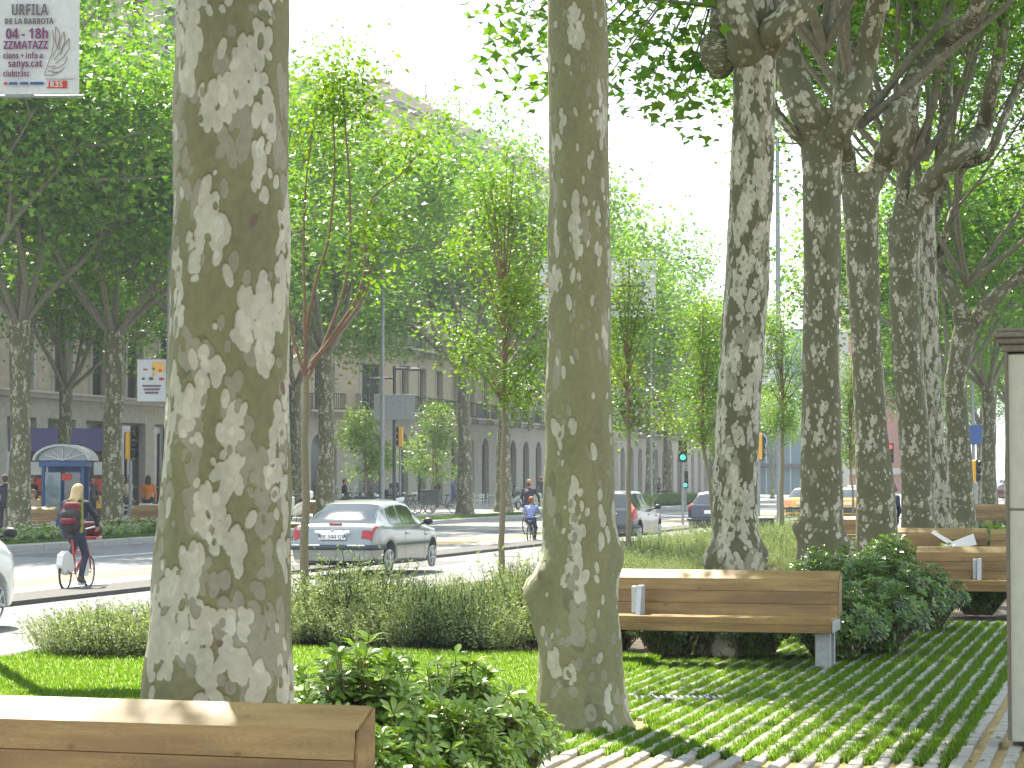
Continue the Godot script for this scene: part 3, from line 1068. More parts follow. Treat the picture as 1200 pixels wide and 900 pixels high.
func scooter(label: String, at: Vector3, turn: float, paint: Material, screen := false, box := false) -> Node3D:
	var t := thing("motor_scooter", label, "scooter", at, turn, "motorbikes and scooters parked on the far pavement")
	for z in [0.66, -0.66]:
		var w := put(cached("scw", func(): return Sh.new().ring(Vector3.ZERO, Vector3.RIGHT, 0.2, 0.06, 24, 8)), "wheel", M.rubber, t, Transform3D(Basis.IDENTITY, V(0, 0.26, z)))
		put(cached("scr", func(): return Sh.new().rod(V(-0.04, 0, 0), V(0.04, 0, 0), 0.16, 16)), "rim", M.zinc, w, Transform3D.IDENTITY)
	part(Sh.new().tube([V(0, 0.78, 0.92), V(0, 0.72, 0.75), V(0, 0.62, 0.4), V(0, 0.45, 0.05), V(0, 0.33, -0.15)], [0.07, 0.17, 0.2, 0.17, 0.1], 14, true, 1.0, 1.15), "rear_body", paint, t)
	part(Sh.new().tube([V(0, 0.32, -0.12), V(0, 0.36, -0.34), V(0, 0.7, -0.5), V(0, 0.98, -0.42)], [0.12, 0.17, 0.2, 0.13], 14, true, 1.0, 0.55), "leg_shield", paint, t)
	part(Sh.new().tube([V(0, 0.42, -0.95), V(0, 0.5, -0.82), V(0, 0.54, -0.66), V(0, 0.48, -0.46)], [0.04, 0.085, 0.1, 0.05], 10, true, 1.0, 0.7), "mudguard", paint, t)
	part(Sh.new().tube([V(0, 0.86, 0.8), V(0, 0.86, 0.55), V(0, 0.81, 0.25), V(0, 0.8, 0.05)], [0.1, 0.15, 0.15, 0.08], 12, true, 1.0, 0.5), "seat", M.black, t)
	part(Sh.new().tube([V(-0.34, 1.06, -0.24), V(-0.2, 1.08, -0.32), V(0, 1.03, -0.4), V(0.2, 1.08, -0.32), V(0.34, 1.06, -0.24)], [0.018, 0.016, 0.02, 0.016, 0.018], 7), "handlebar", M.black, t)
	part(Sh.new().ball(V(0, 0.98, -0.53), V(0.1, 0.08, 0.06), 8, 12), "headlight", M.carlamp, t)
	for s in [-1.0, 1.0]:
		part(Sh.new().rod(V(s * 0.25, 1.08, -0.3), V(s * 0.3, 1.24, -0.3), 0.008, 5).ball(V(s * 0.31, 1.27, -0.3), V(0.06, 0.04, 0.015), 6, 10), "mirror", M.black, t)
	part(Sh.new().ball(V(0, 0.75, 0.93), V(0.09, 0.05, 0.03), 6, 10), "tail_light", M.taillight, t)
	part(Sh.new().rod(V(0.1, 0.0, 0.1), V(0.06, 0.3, 0.15), 0.014, 5).rod(V(-0.1, 0.0, 0.1), V(-0.06, 0.3, 0.15), 0.014, 5), "stand", M.darkpole, t)
	if screen:
		var P := []
		for j in 5:
			for i in 7:
				var a := (i - 3) / 3.0
				P.append(V(a * 0.24 * (1.0 - 0.1 * j), 1.02 + j * 0.1, -0.5 + a * a * 0.1 + j * 0.05))
		part(Sh.new().grid(P, 7, 5, Vector3.FORWARD), "windscreen", M.clearscreen, t)
	if box:
		part(Sh.new().box(V(0, 1.08, 0.82), V(0.4, 0.32, 0.36), 0.07), "top_box", paint, t)
	return t
func cafe_chair(label: String, at: Vector3, turn: float, m: Material) -> Node3D:
	if not mesh_cache.has("chair_seat"):
		mesh_cache["chair_seat"] = Sh.new().box(V(0, 0.45, 0), V(0.42, 0.03, 0.42), 0.01).mesh()
		mesh_cache["chair_back"] = Sh.new().box(V(0, 0.8, 0.22), V(0.42, 0.06, 0.025), 0.008).box(V(0, 0.66, 0.215), V(0.4, 0.05, 0.02), 0.006).box(V(-0.19, 0.66, 0.212), V(0.03, 0.4, 0.025)).box(V(0.19, 0.66, 0.212), V(0.03, 0.4, 0.025)).mesh()
		mesh_cache["chair_leg"] = Sh.new().rod(V(0, 0.0, 0), V(0, 0.45, 0), 0.016, 6).mesh()
	var t := thing("cafe_chair", label, "chair", at, turn, "white cafe chairs on the far pavement")
	part(mesh_cache["chair_seat"], "seat", m, t)
	part(mesh_cache["chair_back"], "backrest", m, t)
	for s in [[-1, -1], [1, -1], [-1, 1], [1, 1]]:
		put(mesh_cache["chair_leg"], "leg", m, t, Transform3D(Basis.IDENTITY, V(s[0] * 0.19, 0, s[1] * 0.19)))
	return t
func cafe_table(label: String, at: Vector3, m: Material) -> Node3D:
	var t := thing("cafe_table", label, "table", at, 0.0, "cafe tables on the far pavement")
	part(cached("tabt", func(): return Sh.new().rod(V(0, 0.72, 0), V(0, 0.745, 0), 0.34, 20)), "tabletop", m, t)
	part(cached("tabl", func(): return Sh.new().rod(V(0, 0.02, 0), V(0, 0.72, 0), 0.025, 8).tube([V(0, 0, 0), V(0, 0.03, 0)], [0.22, 0.2], 14)), "pedestal", M.zinc, t)
	return t
func sky_and_light() -> void:
	var cam := Camera3D.new()
	cam.name = "camera"
	add_child(cam)
	cam.position = Vector3(0, EYE, 0)
	cam.basis = Basis(Vector3.UP, yaw) * Basis(Vector3.RIGHT, pitch)
	cam.fov = rad_to_deg(2.0 * atan(450.0 / F))
	cam.near = 0.1
	cam.far = 3000.0
	cam.current = true
	var env := Environment.new()
	env.background_mode = Environment.BG_SKY
	var sm := ProceduralSkyMaterial.new()
	sm.sky_top_color = Color(0.82, 0.88, 0.95)
	sm.sky_horizon_color = Color(0.98, 0.98, 0.98)
	sm.sky_curve = 0.12
	sm.ground_bottom_color = Color(0.45, 0.44, 0.42)
	sm.ground_horizon_color = Color(0.9, 0.91, 0.92)
	sm.sky_energy_multiplier = 0.9
	sm.sun_angle_max = 2.0
	var sky := Sky.new()
	sky.sky_material = sm
	env.sky = sky
	env.tonemap_mode = Environment.TONE_MAPPER_LINEAR
	env.tonemap_exposure = 3.2
	env.sdfgi_enabled = true
	env.ssao_enabled = true
	env.ssil_enabled = true
	env.fog_enabled = FOG > 0.0
	env.fog_density = FOG
	env.fog_light_color = Color(0.9, 0.94, 0.97)
	var we := WorldEnvironment.new()
	we.name = "environment"
	we.environment = env
	add_child(we)
	# high sun ahead of the camera, a little to the side of the street's far end
	var sun := DirectionalLight3D.new()
	sun.name = "sun"
	add_child(sun)
	var el := deg_to_rad(56.0)
	var az := deg_to_rad(36.0)
	var to_sun := Vector3(-sin(az) * cos(el), sin(el), -cos(az) * cos(el))
	sun.look_at_from_position(Vector3.ZERO, -to_sun, Vector3.UP)
	sun.light_energy = 1.6
	sun.light_color = Color(1.0, 0.96, 0.88)
	sun.light_angular_distance = 0.55
	sun.shadow_enabled = true
const FOG := 0.0006
const KERB := -10.2
const FARKERB := -27.0

func wood_material(sd: int, lo: Color, hi: Color) -> StandardMaterial3D:
	# long grain along x: noise squeezed across the board
	var w := 1024
	var h := 256
	var a := noise(0.012, sd, 4).get_seamless_image(w / 8, h)
	a.resize(w, h, Image.INTERPOLATE_CUBIC)
	a.convert(Image.FORMAT_L8)
	var b := noise(0.05, sd + 5, 3).get_seamless_image(w / 16, h)
	b.resize(w, h, Image.INTERPOLATE_CUBIC)
	b.convert(Image.FORMAT_L8)
	var A := a.get_data()
	var B := b.get_data()
	var px := PackedByteArray()
	px.resize(w * h * 3)
	var g := rnd(sd)
	var knots := []
	for k in 5:
		knots.append([g.randi() % w, g.randi() % h, g.randf_range(4, 8)])
	for y in h:
		for x in w:
			var i := y * w + x
			var t := 0.5 + (A[i] - 128) / 190.0 + 0.18 * sin(A[i] * 0.42) + (B[i] - 128) / 420.0
			var c := lo.lerp(hi, clampf(t, 0.0, 1.0))
			for k in knots:
				var dx: float = (x - k[0]) / (k[2] * 1.8)
				var dy: float = (y - k[1]) / k[2]
				var q := dx * dx + dy * dy
				if q < 2.0:
					c = c.lerp(Color(0.3, 0.17, 0.07), 0.6 * exp(-q * 1.5))
			px[i * 3] = int(c.r * 255.0); px[i * 3 + 1] = int(c.g * 255.0); px[i * 3 + 2] = int(c.b * 255.0)
	var m := mat(Color.WHITE, 0.5)
	m.albedo_texture = ImageTexture.create_from_image(Image.create_from_data(w, h, false, Image.FORMAT_RGB8, px))
	m.uv1_triplanar = true
	m.uv1_world_triplanar = true
	m.uv1_scale = Vector3(0.55, 1.7, 1.7)
	return m

func materials() -> void:
	M.wood = wood_material(3, lin(0.166, 0.094, 0.027), lin(0.289, 0.186, 0.057))
	M.wood2 = wood_material(8, lin(0.145, 0.082, 0.025), lin(0.262, 0.163, 0.050))
	M.wood3 = wood_material(15, lin(0.194, 0.114, 0.035), lin(0.323, 0.217, 0.074))
	M.steel = grainy(lin(0.279, 0.295, 0.303), lin(0.410, 0.426, 0.435), 0.6, 4, 0.45, 0.02, 1.0, 0.6)
	M.zinc = grainy(lin(0.410, 0.435, 0.443), lin(0.508, 0.533, 0.541), 0.8, 5, 0.5, 0.02, 1.0, 0.3)
	M.bark1 = bark(11, 0.45, 1.3, 1.35)
	M.bark2 = bark(57, 0.27, 1.2, 1.45)
	M.bark3 = bark(93, 0.28, 1.35, 0.92)
	M.bark4 = bark(131, 0.5, 1.3, 0.85)
	M.twig = grainy(lin(0.107, 0.094, 0.061), lin(0.246, 0.230, 0.164), 1.2, 21, 0.9, 0.02, 3.0)
	M.redtwig = grainy(lin(0.15, 0.085, 0.055), lin(0.24, 0.14, 0.09), 0.5, 22, 0.8, 0.02, 2.0)
	M.youngbark = grainy(lin(0.14, 0.12, 0.07), lin(0.24, 0.21, 0.13), 0.4, 23, 0.85, 0.02, 3.0)
	M.leaf = leafy(Color(1.0, 1.0, 0.5), 0.42)
	M.gloss = leafy(Color(0.75, 0.8, 0.3), 0.25)
	M.herb = leafy(Color(0.8, 0.85, 0.5), 0.6)
	M.grass = leafy(Color(0.9, 0.95, 0.3), 0.55)
	M.asphalt = grainy(lin(0.13, 0.13, 0.13), lin(0.21, 0.21, 0.205), 7.0, 31, 0.85, 0.03, 2.0)
	M.lane = grainy(lin(0.17, 0.17, 0.168), lin(0.25, 0.25, 0.24), 5.0, 32, 0.85, 0.03, 2.0)
	M.patch = grainy(lin(0.085, 0.085, 0.085), lin(0.14, 0.14, 0.138), 2.0, 44, 0.9, 0.04, 3.0)
	M.kerb = grainy(lin(0.22, 0.22, 0.21), lin(0.36, 0.355, 0.34), 1.4, 33, 0.85, 0.02, 2.0)
	M.darkkerb = grainy(lin(0.035, 0.035, 0.034), lin(0.065, 0.064, 0.06), 1.4, 34, 0.8, 0.02, 2.0)
	M.paving = grainy(lin(0.2, 0.2, 0.19), lin(0.34, 0.335, 0.31), 3.0, 35, 0.85, 0.03, 2.0)
	M.paver = grainy(lin(0.216, 0.205, 0.180), lin(0.374, 0.360, 0.317), 0.5, 36, 0.85, 0.02, 3.0)
	M.sand = grainy(lin(0.26, 0.18, 0.07), lin(0.46, 0.33, 0.14), 0.6, 37, 0.95, 0.02, 4.0)
	M.soil = grainy(lin(0.05, 0.038, 0.024), lin(0.14, 0.11, 0.07), 0.7, 38, 0.95, 0.03, 5.0)
	M.turf = grainy(lin(0.04, 0.06, 0.015), lin(0.09, 0.13, 0.03), 0.6, 39, 0.95, 0.04, 5.0)
	M.litter = grainy(lin(0.22, 0.16, 0.08), lin(0.5, 0.4, 0.22), 1.3, 40, 0.95, 0.05, 5.0)
	M.paint = grainy(lin(0.55, 0.55, 0.53), lin(0.78, 0.78, 0.76), 0.9, 41, 0.7, 0.03, 1.0)
	M.black = mat(lin(0.015, 0.015, 0.016), 0.5)
	M.rubber = mat(lin(0.02, 0.02, 0.021), 0.85)
	M.iron = grainy(lin(0.06, 0.055, 0.05), lin(0.14, 0.12, 0.1), 0.4, 42, 0.6, 0.02, 2.0, 0.5)

func slab(x0: float, x1: float, z0: float, z1: float, top: float, thick := 0.3) -> Sh:
	return Sh.new().box(Vector3((x0 + x1) / 2, top - thick / 2, (z0 + z1) / 2), Vector3(absf(x1 - x0), thick, absf(z1 - z0)))

func setting() -> void:
	struct(slab(-900, 900, -1200, 300, -0.15, 1.0), "ground", M.asphalt)
	struct(slab(-17.9, KERB - 0.3, -420, 40, -0.115, 0.03), "road", M.asphalt)
	struct(slab(FARKERB + 0.25, -19.3, -420, 40, -0.112, 0.03), "far_road", M.asphalt)
	# raised separator between the traffic lane and the cycle track
	var sep := struct(slab(-16.5, -15.4, -140, 20, -0.045, 0.1), "separator_kerb", M.darkkerb)
	sep.set_meta("label", "dark flat raised kerb strip along the cycle track")
	struct(slab(-18.1, -16.5, -420, 40, -0.104, 0.02), "cycle_track", M.lane)
	struct(slab(-19.3, -18.1, -140, 40, -0.096, 0.03), "median", M.litter)
	# near pavement
	var walk := struct(slab(KERB, 40, -62, 40, -0.03, 0.3), "pavement", M.soil)
	var g := rnd(7)
	for i in 40:
		var z := 4.0 - i * 1.6
		part(Sh.new().box(Vector3(KERB - 0.15, -0.09, z), Vector3(0.3, 0.3, 1.585), 0.02), "kerb_stone", M.kerb, walk)
	var fw := struct(slab(-60, FARKERB - 0.25, -420, 40, 0.0, 0.3), "far_pavement", M.paving)
	for i in 60:
		part(Sh.new().box(Vector3(FARKERB, -0.06, -30.0 - i * 2.5), Vector3(0.5, 0.22, 2.48), 0.02), "kerb_stone", M.kerb, fw)
	# lane markings
	var rd := get_node("far_road")
	for i in 14:
		part(slab(-23.2, -23.08, -28.0 - i * 9.0, -32.5 - i * 9.0, -0.107, 0.004), "lane_line", M.paint, rd)
	part(slab(-19.75, -19.6, -140.0, 0.0, -0.107, 0.004), "edge_line", M.paint, rd)
	# crossing stripes beyond the beds
	for i in 10:
		part(slab(-26.2 + i * 0.7, -25.8 + i * 0.7, -104.0, -108.0, -0.107, 0.004), "crossing_stripe", M.paint, rd)
	var near_road := get_node("road")
	var gr := rnd(90)
	for q in [[-12.4, -30.0, 1.1, 2.6], [-14.6, -45.0, 0.9, 4.0], [-11.9, -52.0, 1.4, 2.2], [-13.8, -20.5, 1.0, 1.8]]:
		part(slab(q[0] - q[2] / 2, q[0] + q[2] / 2, q[1] - q[3] / 2, q[1] + q[3] / 2, -0.109, 0.005), "repair_patch", M.patch, near_road)
	for q in [[-12.9, -34.5], [-14.2, -50.0], [-12.2, -25.5]]:
		part(Sh.new().rod(Vector3(q[0], -0.13, q[1]), Vector3(q[0], -0.107, q[1]), 0.32, 20), "manhole_cover", M.iron, near_road)
	for q in [[-22.0, -56.0, 1.2, 3.0], [-24.8, -48.0, 1.5, 2.4], [-21.0, -72.0, 1.0, 5.0]]:
		part(slab(q[0] - q[2] / 2, q[0] + q[2] / 2, q[1] - q[3] / 2, q[1] + q[3] / 2, -0.106, 0.005), "repair_patch", M.patch, rd)
	paved_lawn()

func paved_lawn() -> void:
	# columns of small grey pavers; the joints between them are sandy, and grassed inside the lawn
	var f := struct(slab(-4.6, 8.0, -27.2, -3.0, -0.02, 0.1), "paving", M.sand)
	tag(f, "strips of small grey pavers with sandy and grassed joints")
	var g := rnd(19)
	var per := 0.147
	var tufts := []
	for k in 38:
		var x := -4.42 + k * per
		var sh := Sh.new()
		var z := -27.0
		while z < -11.6:
			var L := 0.2
			if not (x < -3.0 and x > -4.5 and Vector2(x + 3.73, z + 15.05).length() < 0.62) and not (absf(z + 16.95) < 0.14 and x > -3.85 and x < -3.0):
				sh.box(Vector3(x + g.randf_range(-0.003, 0.003), -0.03 + g.randf_range(-0.004, 0.006), z), Vector3(0.078, 0.07, L - 0.012), 0.006, Basis(Vector3.UP, g.randf_range(-0.02, 0.02)))
			z += L
		var o := part(sh, "paver_row", M.paver, f)
		o.set_meta("kind", "stuff")
		# grass in the joint beside this column
		var xg := x + per * 0.5
		if xg > -0.98:
			continue
		z = -26.75
		var end := -13.5 + g.randf_range(-0.05, 0.03)
		while z < end:
			var d := Vector2(xg + 3.73, z + 15.05).length()
			if d > 0.5 and not (absf(z + 16.95) < 0.1 and xg > -3.85 and xg < -3.05):
				var thin := 0.5 + 0.5 * sin(xg * 3.1 + z * 1.7) * sin(z * 0.9 - xg)
				if g.randf() < 0.72 + 0.28 * thin:
					tufts.append(Transform3D(Basis(Vector3.UP, g.randf() * TAU).scaled(Vector3(1, g.randf_range(0.75, 1.3), 1)), Vector3(xg + g.randf_range(-0.03, 0.03), -0.02, z)))
			z += 0.021
	M.tuft = grass_tuft(5, 26, 0.052, 0.034, [Color(0.15, 0.33, 0.012), Color(0.19, 0.37, 0.02), Color(0.12, 0.27, 0.01), Color(0.26, 0.4, 0.03)])
	tag(scatter(M.tuft, M.grass, "strip_grass", tufts), "bright green grass growing in rows between the grey pavers", "grass", "", "stuff")
	# lawn round the planted beds
	struct(slab(KERB, -4.5, -20.5, -3.0, 0.0, 0.1), "lawn_soil", M.turf)
	tufts = []
	for i in 26000:
		var x := g.randf_range(KERB + 0.05, -4.3)
		var z := g.randf_range(-20.6, -9.0)
		if Vector2(x + 3.73, z + 15.05).length() < 0.5:
			continue
		tufts.append(Transform3D(Basis(Vector3.UP, g.randf() * TAU).scaled(Vector3(1.5, g.randf_range(0.9, 1.6), 1.5)), Vector3(x, 0, z)))
	tag(scatter(M.tuft, M.grass, "lawn", tufts), "short bright green lawn between the trunks and the road", "grass", "", "stuff")
	# fallen leaves and bud scales
	var fl := Sh.new()
	for k in 420:
		var c := Vector3(g.randf_range(-4.5, 0.5), 0.008, g.randf_range(-24.0, -12.2))
		var sz := g.randf_range(0.012, 0.04)
		var a := g.randf() * TAU
		var d := Vector3(cos(a), g.randf_range(-0.1, 0.3), sin(a)) * sz
		var e := Vector3(-sin(a), g.randf_range(-0.1, 0.3), cos(a)) * sz * 0.6
		fl.col = [Color(0.3, 0.2, 0.07), Color(0.18, 0.11, 0.05), Color(0.4, 0.34, 0.12), Color(0.25, 0.2, 0.1)][g.randi() % 4]
		fl.face([c - d, c - e, c + d, c + e], Vector3.UP)
	tag(part(fl, "fallen_leaves", M.grass), "dry fallen leaf bits strewn over the paving", "leaves", "", "stuff")
	# drain grate
	var dg := thing("drain_grate", "rusty slotted drain grate set in the grass rows", "drain", Vector3(-3.42, 0, -16.95), 0.3)
	part(Sh.new().box(Vector3(0, 0.0, 0), Vector3(0.72, 0.02, 0.2), 0.004), "frame", M.iron, dg)
	for i in 14:
		part(Sh.new().box(Vector3(-0.325 + i * 0.05, 0.012, 0), Vector3(0.022, 0.012, 0.17)), "slat", M.zinc, dg)

func plane_tones(k := 0) -> Array:
	return [[Color(0.128, 0.284, 0.021), Color(0.160, 0.323, 0.025), Color(0.096, 0.225, 0.018), Color(0.192, 0.353, 0.034)], [Color(0.136, 0.294, 0.029), Color(0.168, 0.333, 0.034), Color(0.104, 0.235, 0.023), Color(0.200, 0.363, 0.046)]][k]

func plane_row() -> void:
	var X := -3.73
	# each: z, rows of [py, left px, right px], base half width factor, lumps [py, angle, reach, spread], limbs [[px, py]..., r0, r1]
	var spec := [
		[-8.9, [[1027, 140, 362], [960, 158, 350], [810, 168, 343], [700, 178, 342], [600, 188, 340], [400, 197, 338], [200, 204, 338], [0, 207, 338], [-500, 225, 335]], [], "cream and olive patched plane trunk just behind the low wooden bench", 0],
		[-15.05, [[850, 620, 742], [835, 627, 736], [790, 630, 730], [700, 633, 724], [640, 636, 722], [600, 637, 721], [500, 640, 718], [400, 641, 716], [300, 643, 716], [200, 644, 714], [0, 642, 712], [-260, 640, 700]], [[690, PI, 0.115, 0.13], [725, PI * 0.97, 0.06, 0.14], [655, 0.0, 0.045, 0.12], [668, 2.6, 0.05, 0.08], [760, 2.0, 0.04, 0.12]], "olive barked plane trunk with a knobbly burl standing among the grass rows", 1],
		[-21.2, [[768, 818, 904], [720, 826, 896], [665, 832, 892], [600, 836, 888], [500, 838, 890], [400, 845, 895], [300, 852, 902], [200, 857, 907], [100, 860, 908], [0, 862, 912]], [[655, PI, 0.08, 0.13], [648, 0.1, 0.09, 0.12], [650, 1.6, 0.05, 0.2]], "leaning plane trunk right behind the long bench, pale on one flank", 2],
		[-27.35, [[723, 922, 1002], [680, 930, 996], [640, 934, 992], [600, 938, 988], [500, 940, 985], [400, 941, 984], [300, 941, 985], [200, 940, 985], [165, 938, 988], [130, 940, 992]], [[617, PI, 0.09, 0.11], [640, 0.2, 0.1, 0.13]], "dark speckled plane trunk forking above the shrubs beside the long bench", 2],
		[-33.5, [[694, 1000, 1058], [650, 1003, 1054], [600, 1003, 1050], [500, 1002, 1040], [400, 998, 1033], [300, 992, 1030], [230, 986, 1030], [205, 986, 1032]], [[640, 0.3, 0.05, 0.15]], "plane trunk with one thick limb swinging out, behind the dark shrubs", 2],
		[-39.65, [[674, 1053, 1100], [600, 1057, 1095], [500, 1053, 1088], [400, 1045, 1078], [300, 1041, 1075], [255, 1040, 1078]], [], "plane trunk behind the bench that has white papers on it", 2],
		[-45.8, [[659, 1087, 1118], [600, 1088, 1115], [500, 1085, 1106], [400, 1080, 1101], [300, 1076, 1097], [230, 1074, 1095]], [], "slim plane trunk close beside the trunk behind the papers bench", 2],
		[-51.95, [[648, 1112, 1146], [600, 1113, 1143], [500, 1109, 1136], [450, 1107, 1133], [400, 1114, 1140], [372, 1120, 1148]], [], "low forked plane trunk rising from bright low plants", 2],
	]
	var lim := {
		2: [[[[880, 70], [868, 30], [850, -40], [840, -160]], 0.2, 0.12], [[[892, 60], [915, 28], [950, -5], [1000, -60], [1030, -150]], 0.16, 0.09]],
		3: [[[[960, 165], [940, 120], [922, 70], [912, 10], [905, -60], [890, -160]], 0.22, 0.13], [[[972, 170], [996, 125], [1012, 80], [1022, 30], [1034, -20], [1040, -120]], 0.19, 0.1], [[[950, 175], [925, 150], [905, 120], [895, 60]], 0.07, 0.05]],
		4: [[[[1012, 222], [1035, 190], [1050, 150], [1060, 112], [1085, 75], [1118, 42], [1145, 8], [1160, -60]], 0.2, 0.11], [[[1000, 225], [992, 185], [985, 140], [988, 60], [992, -60]], 0.15, 0.08], [[[990, 222], [976, 200], [968, 168]], 0.08, 0.05]],
		5: [[[[1062, 262], [1085, 222], [1108, 195], [1135, 172], [1152, 150], [1160, 110], [1172, 60], [1180, -20]], 0.22, 0.1], [[[1112, 192], [1140, 190], [1160, 178], [1172, 150], [1195, 95], [1215, 40]], 0.1, 0.06], [[[1055, 262], [1060, 200], [1070, 130], [1072, 40], [1080, -60]], 0.14, 0.07]],
		6: [[[[1085, 250], [1100, 200], [1108, 130], [1113, 50], [1120, -60]], 0.16, 0.09], [[[1082, 245], [1074, 190], [1068, 120], [1064, 30]], 0.1, 0.06]],
		7: [[[[1132, 385], [1118, 345], [1098, 310], [1088, 282], [1098, 240], [1110, 180], [1120, 90]], 0.21, 0.1], [[[1136, 385], [1160, 352], [1190, 328], [1230, 290], [1270, 220]], 0.17, 0.1], [[[1100, 300], [1110, 268], [1124, 220], [1130, 150]], 0.1, 0.06]],
	}
	var crowns := []
	for k in 3:
		crowns.append(crown(400 + k * 17, 6, 4.9, 46, 0.15, 3, plane_tones(0), 0.1, 3, 0.65, 0.055, 0.14))
	for k in spec.size() + 2:
		var i := k if k < spec.size() else -1
		var z: float = spec[i][0] if i >= 0 else [-2.75, 3.4][k - spec.size()]
		var base := Vector3(X, 0, z)
		var label: String = spec[i][3] if i >= 0 else "plane tree of the same row, out of the picture"
		var t := thing("plane_tree", label, "tree", base, 0.0, "plane trees in the near row")
		var rows := []
		var lumps := []
		if i >= 0:
			for r in spec[i][1]:
				var p := at_z((r[1] + r[2]) * 0.5, r[0], z)
				rows.append([maxf(p.y, -0.05) if r[0] < 900 or k > 0 else p.y, p.x - X, 0.0, (r[2] - r[1]) * 0.5 / scale_at(p)])
			rows[0][0] = -0.06
			rows[0][3] *= 1.08
			for l in spec[i][2]:
				var p := at_z(700, l[0], z)
				# angle 0 points across the picture to the side of the benches
				lumps.append([p.y, l[1] - yaw, l[2], l[3]])
		else:
			rows = [[-0.06, 0, 0, 0.36], [0.6, 0, 0, 0.28], [3.0, 0.05, 0, 0.24], [6.2, 0.0, 0, 0.22]]
		if rows[rows.size() - 1][0] < 6.0 and k < 2:
			rows.append([6.2, rows[rows.size() - 1][1], 0, 0.2])
		var fork: float = rows[rows.size() - 1][0]
		var m: Material = [M.bark1, M.bark2, M.bark4, M.bark3, M.bark3, M.bark3, M.bark4, M.bark3, M.bark3, M.bark3][k]
		part(trunk_shape(rows, lumps, 50 + k * 3, 5.2 if k < 2 else 4.2, 44 if k < 3 else 28, 0.05 if k < 2 else 0.07), "trunk", m, t)
		if lim.has(k):
			for l in lim[k]:
				var sh := Sh.new()
				var path := []
				var gz := rnd(k * 7 + path.size())
				var j := 0
				for q in l[0]:
					var p := at_z(q[0], q[1], z + (0.0 if j == 0 else gz.randf_range(-0.25, 0.25) * j))
					path.append(p - base)
					j += 1
				limb(sh, path, l[1], l[2], 14, 5)
				part(sh, "limb", M.bark3, t)
		if k == 2:
			# swollen old pruning knob under the crown
			var p := at_z(843, 62, z) - base
			part(Sh.new().ball(p, Vector3(0.19, 0.26, 0.2), 12, 16, Basis.IDENTITY, 0.09, 2.0).ball(p + Vector3(0.06, 0.32, 0), Vector3(0.16, 0.22, 0.18), 10, 14, Basis.IDENTITY, 0.08, 5.0), "burl", M.bark3, t)
		if k == 2:
			# leafy twigs hanging out over the lawn
			var gt := rnd(66)
			var tw := Sh.new()
			var tips := []
			var root := at_z(870, 10, z) - base
			for q in [[598, 14], [622, 58], [680, 40], [702, 104], [730, 60], [760, 100], [792, 60], [800, 118], [822, 30], [650, 92], [742, 18], [690, 6], [778, 18], [640, 20], [820, 90]]:
				var e := at_z(q[0], q[1], z + gt.randf_range(-1.6, 1.2)) - base
				var mid := root.lerp(e, 0.55) + Vector3(0, 0.5, 0)
				tw.tube([root, mid, e], [0.03, 0.014, 0.004], 5, false)
				tips.append([mid.lerp(e, 0.6), e])
				tips.append([e + Vector3(gt.randfn() * 0.1, 0.1, 0), e + Vector3(gt.randfn() * 0.2, -0.15, gt.randfn() * 0.2)])
			part(tw, "twigs", M.twig, t)
			part(leaves(tips, 40, 0.46, 0.13, 3, plane_tones(0), gt), "hanging_leaves", M.leaf, t)
		var c: Array = crowns[k % 3]
		var top := Vector3(rows[rows.size() - 1][1], fork - 0.05, 0)
		if k >= 2: top.y += 0.9
		for pr in [["branches", c[0], M.bark3 if false else M.twig], ["crown", c[1], M.leaf]]:
			var o := part(pr[1], pr[0], pr[2], t)
			o.position = top
			o.rotation.y = k * 2.1 + 0.6

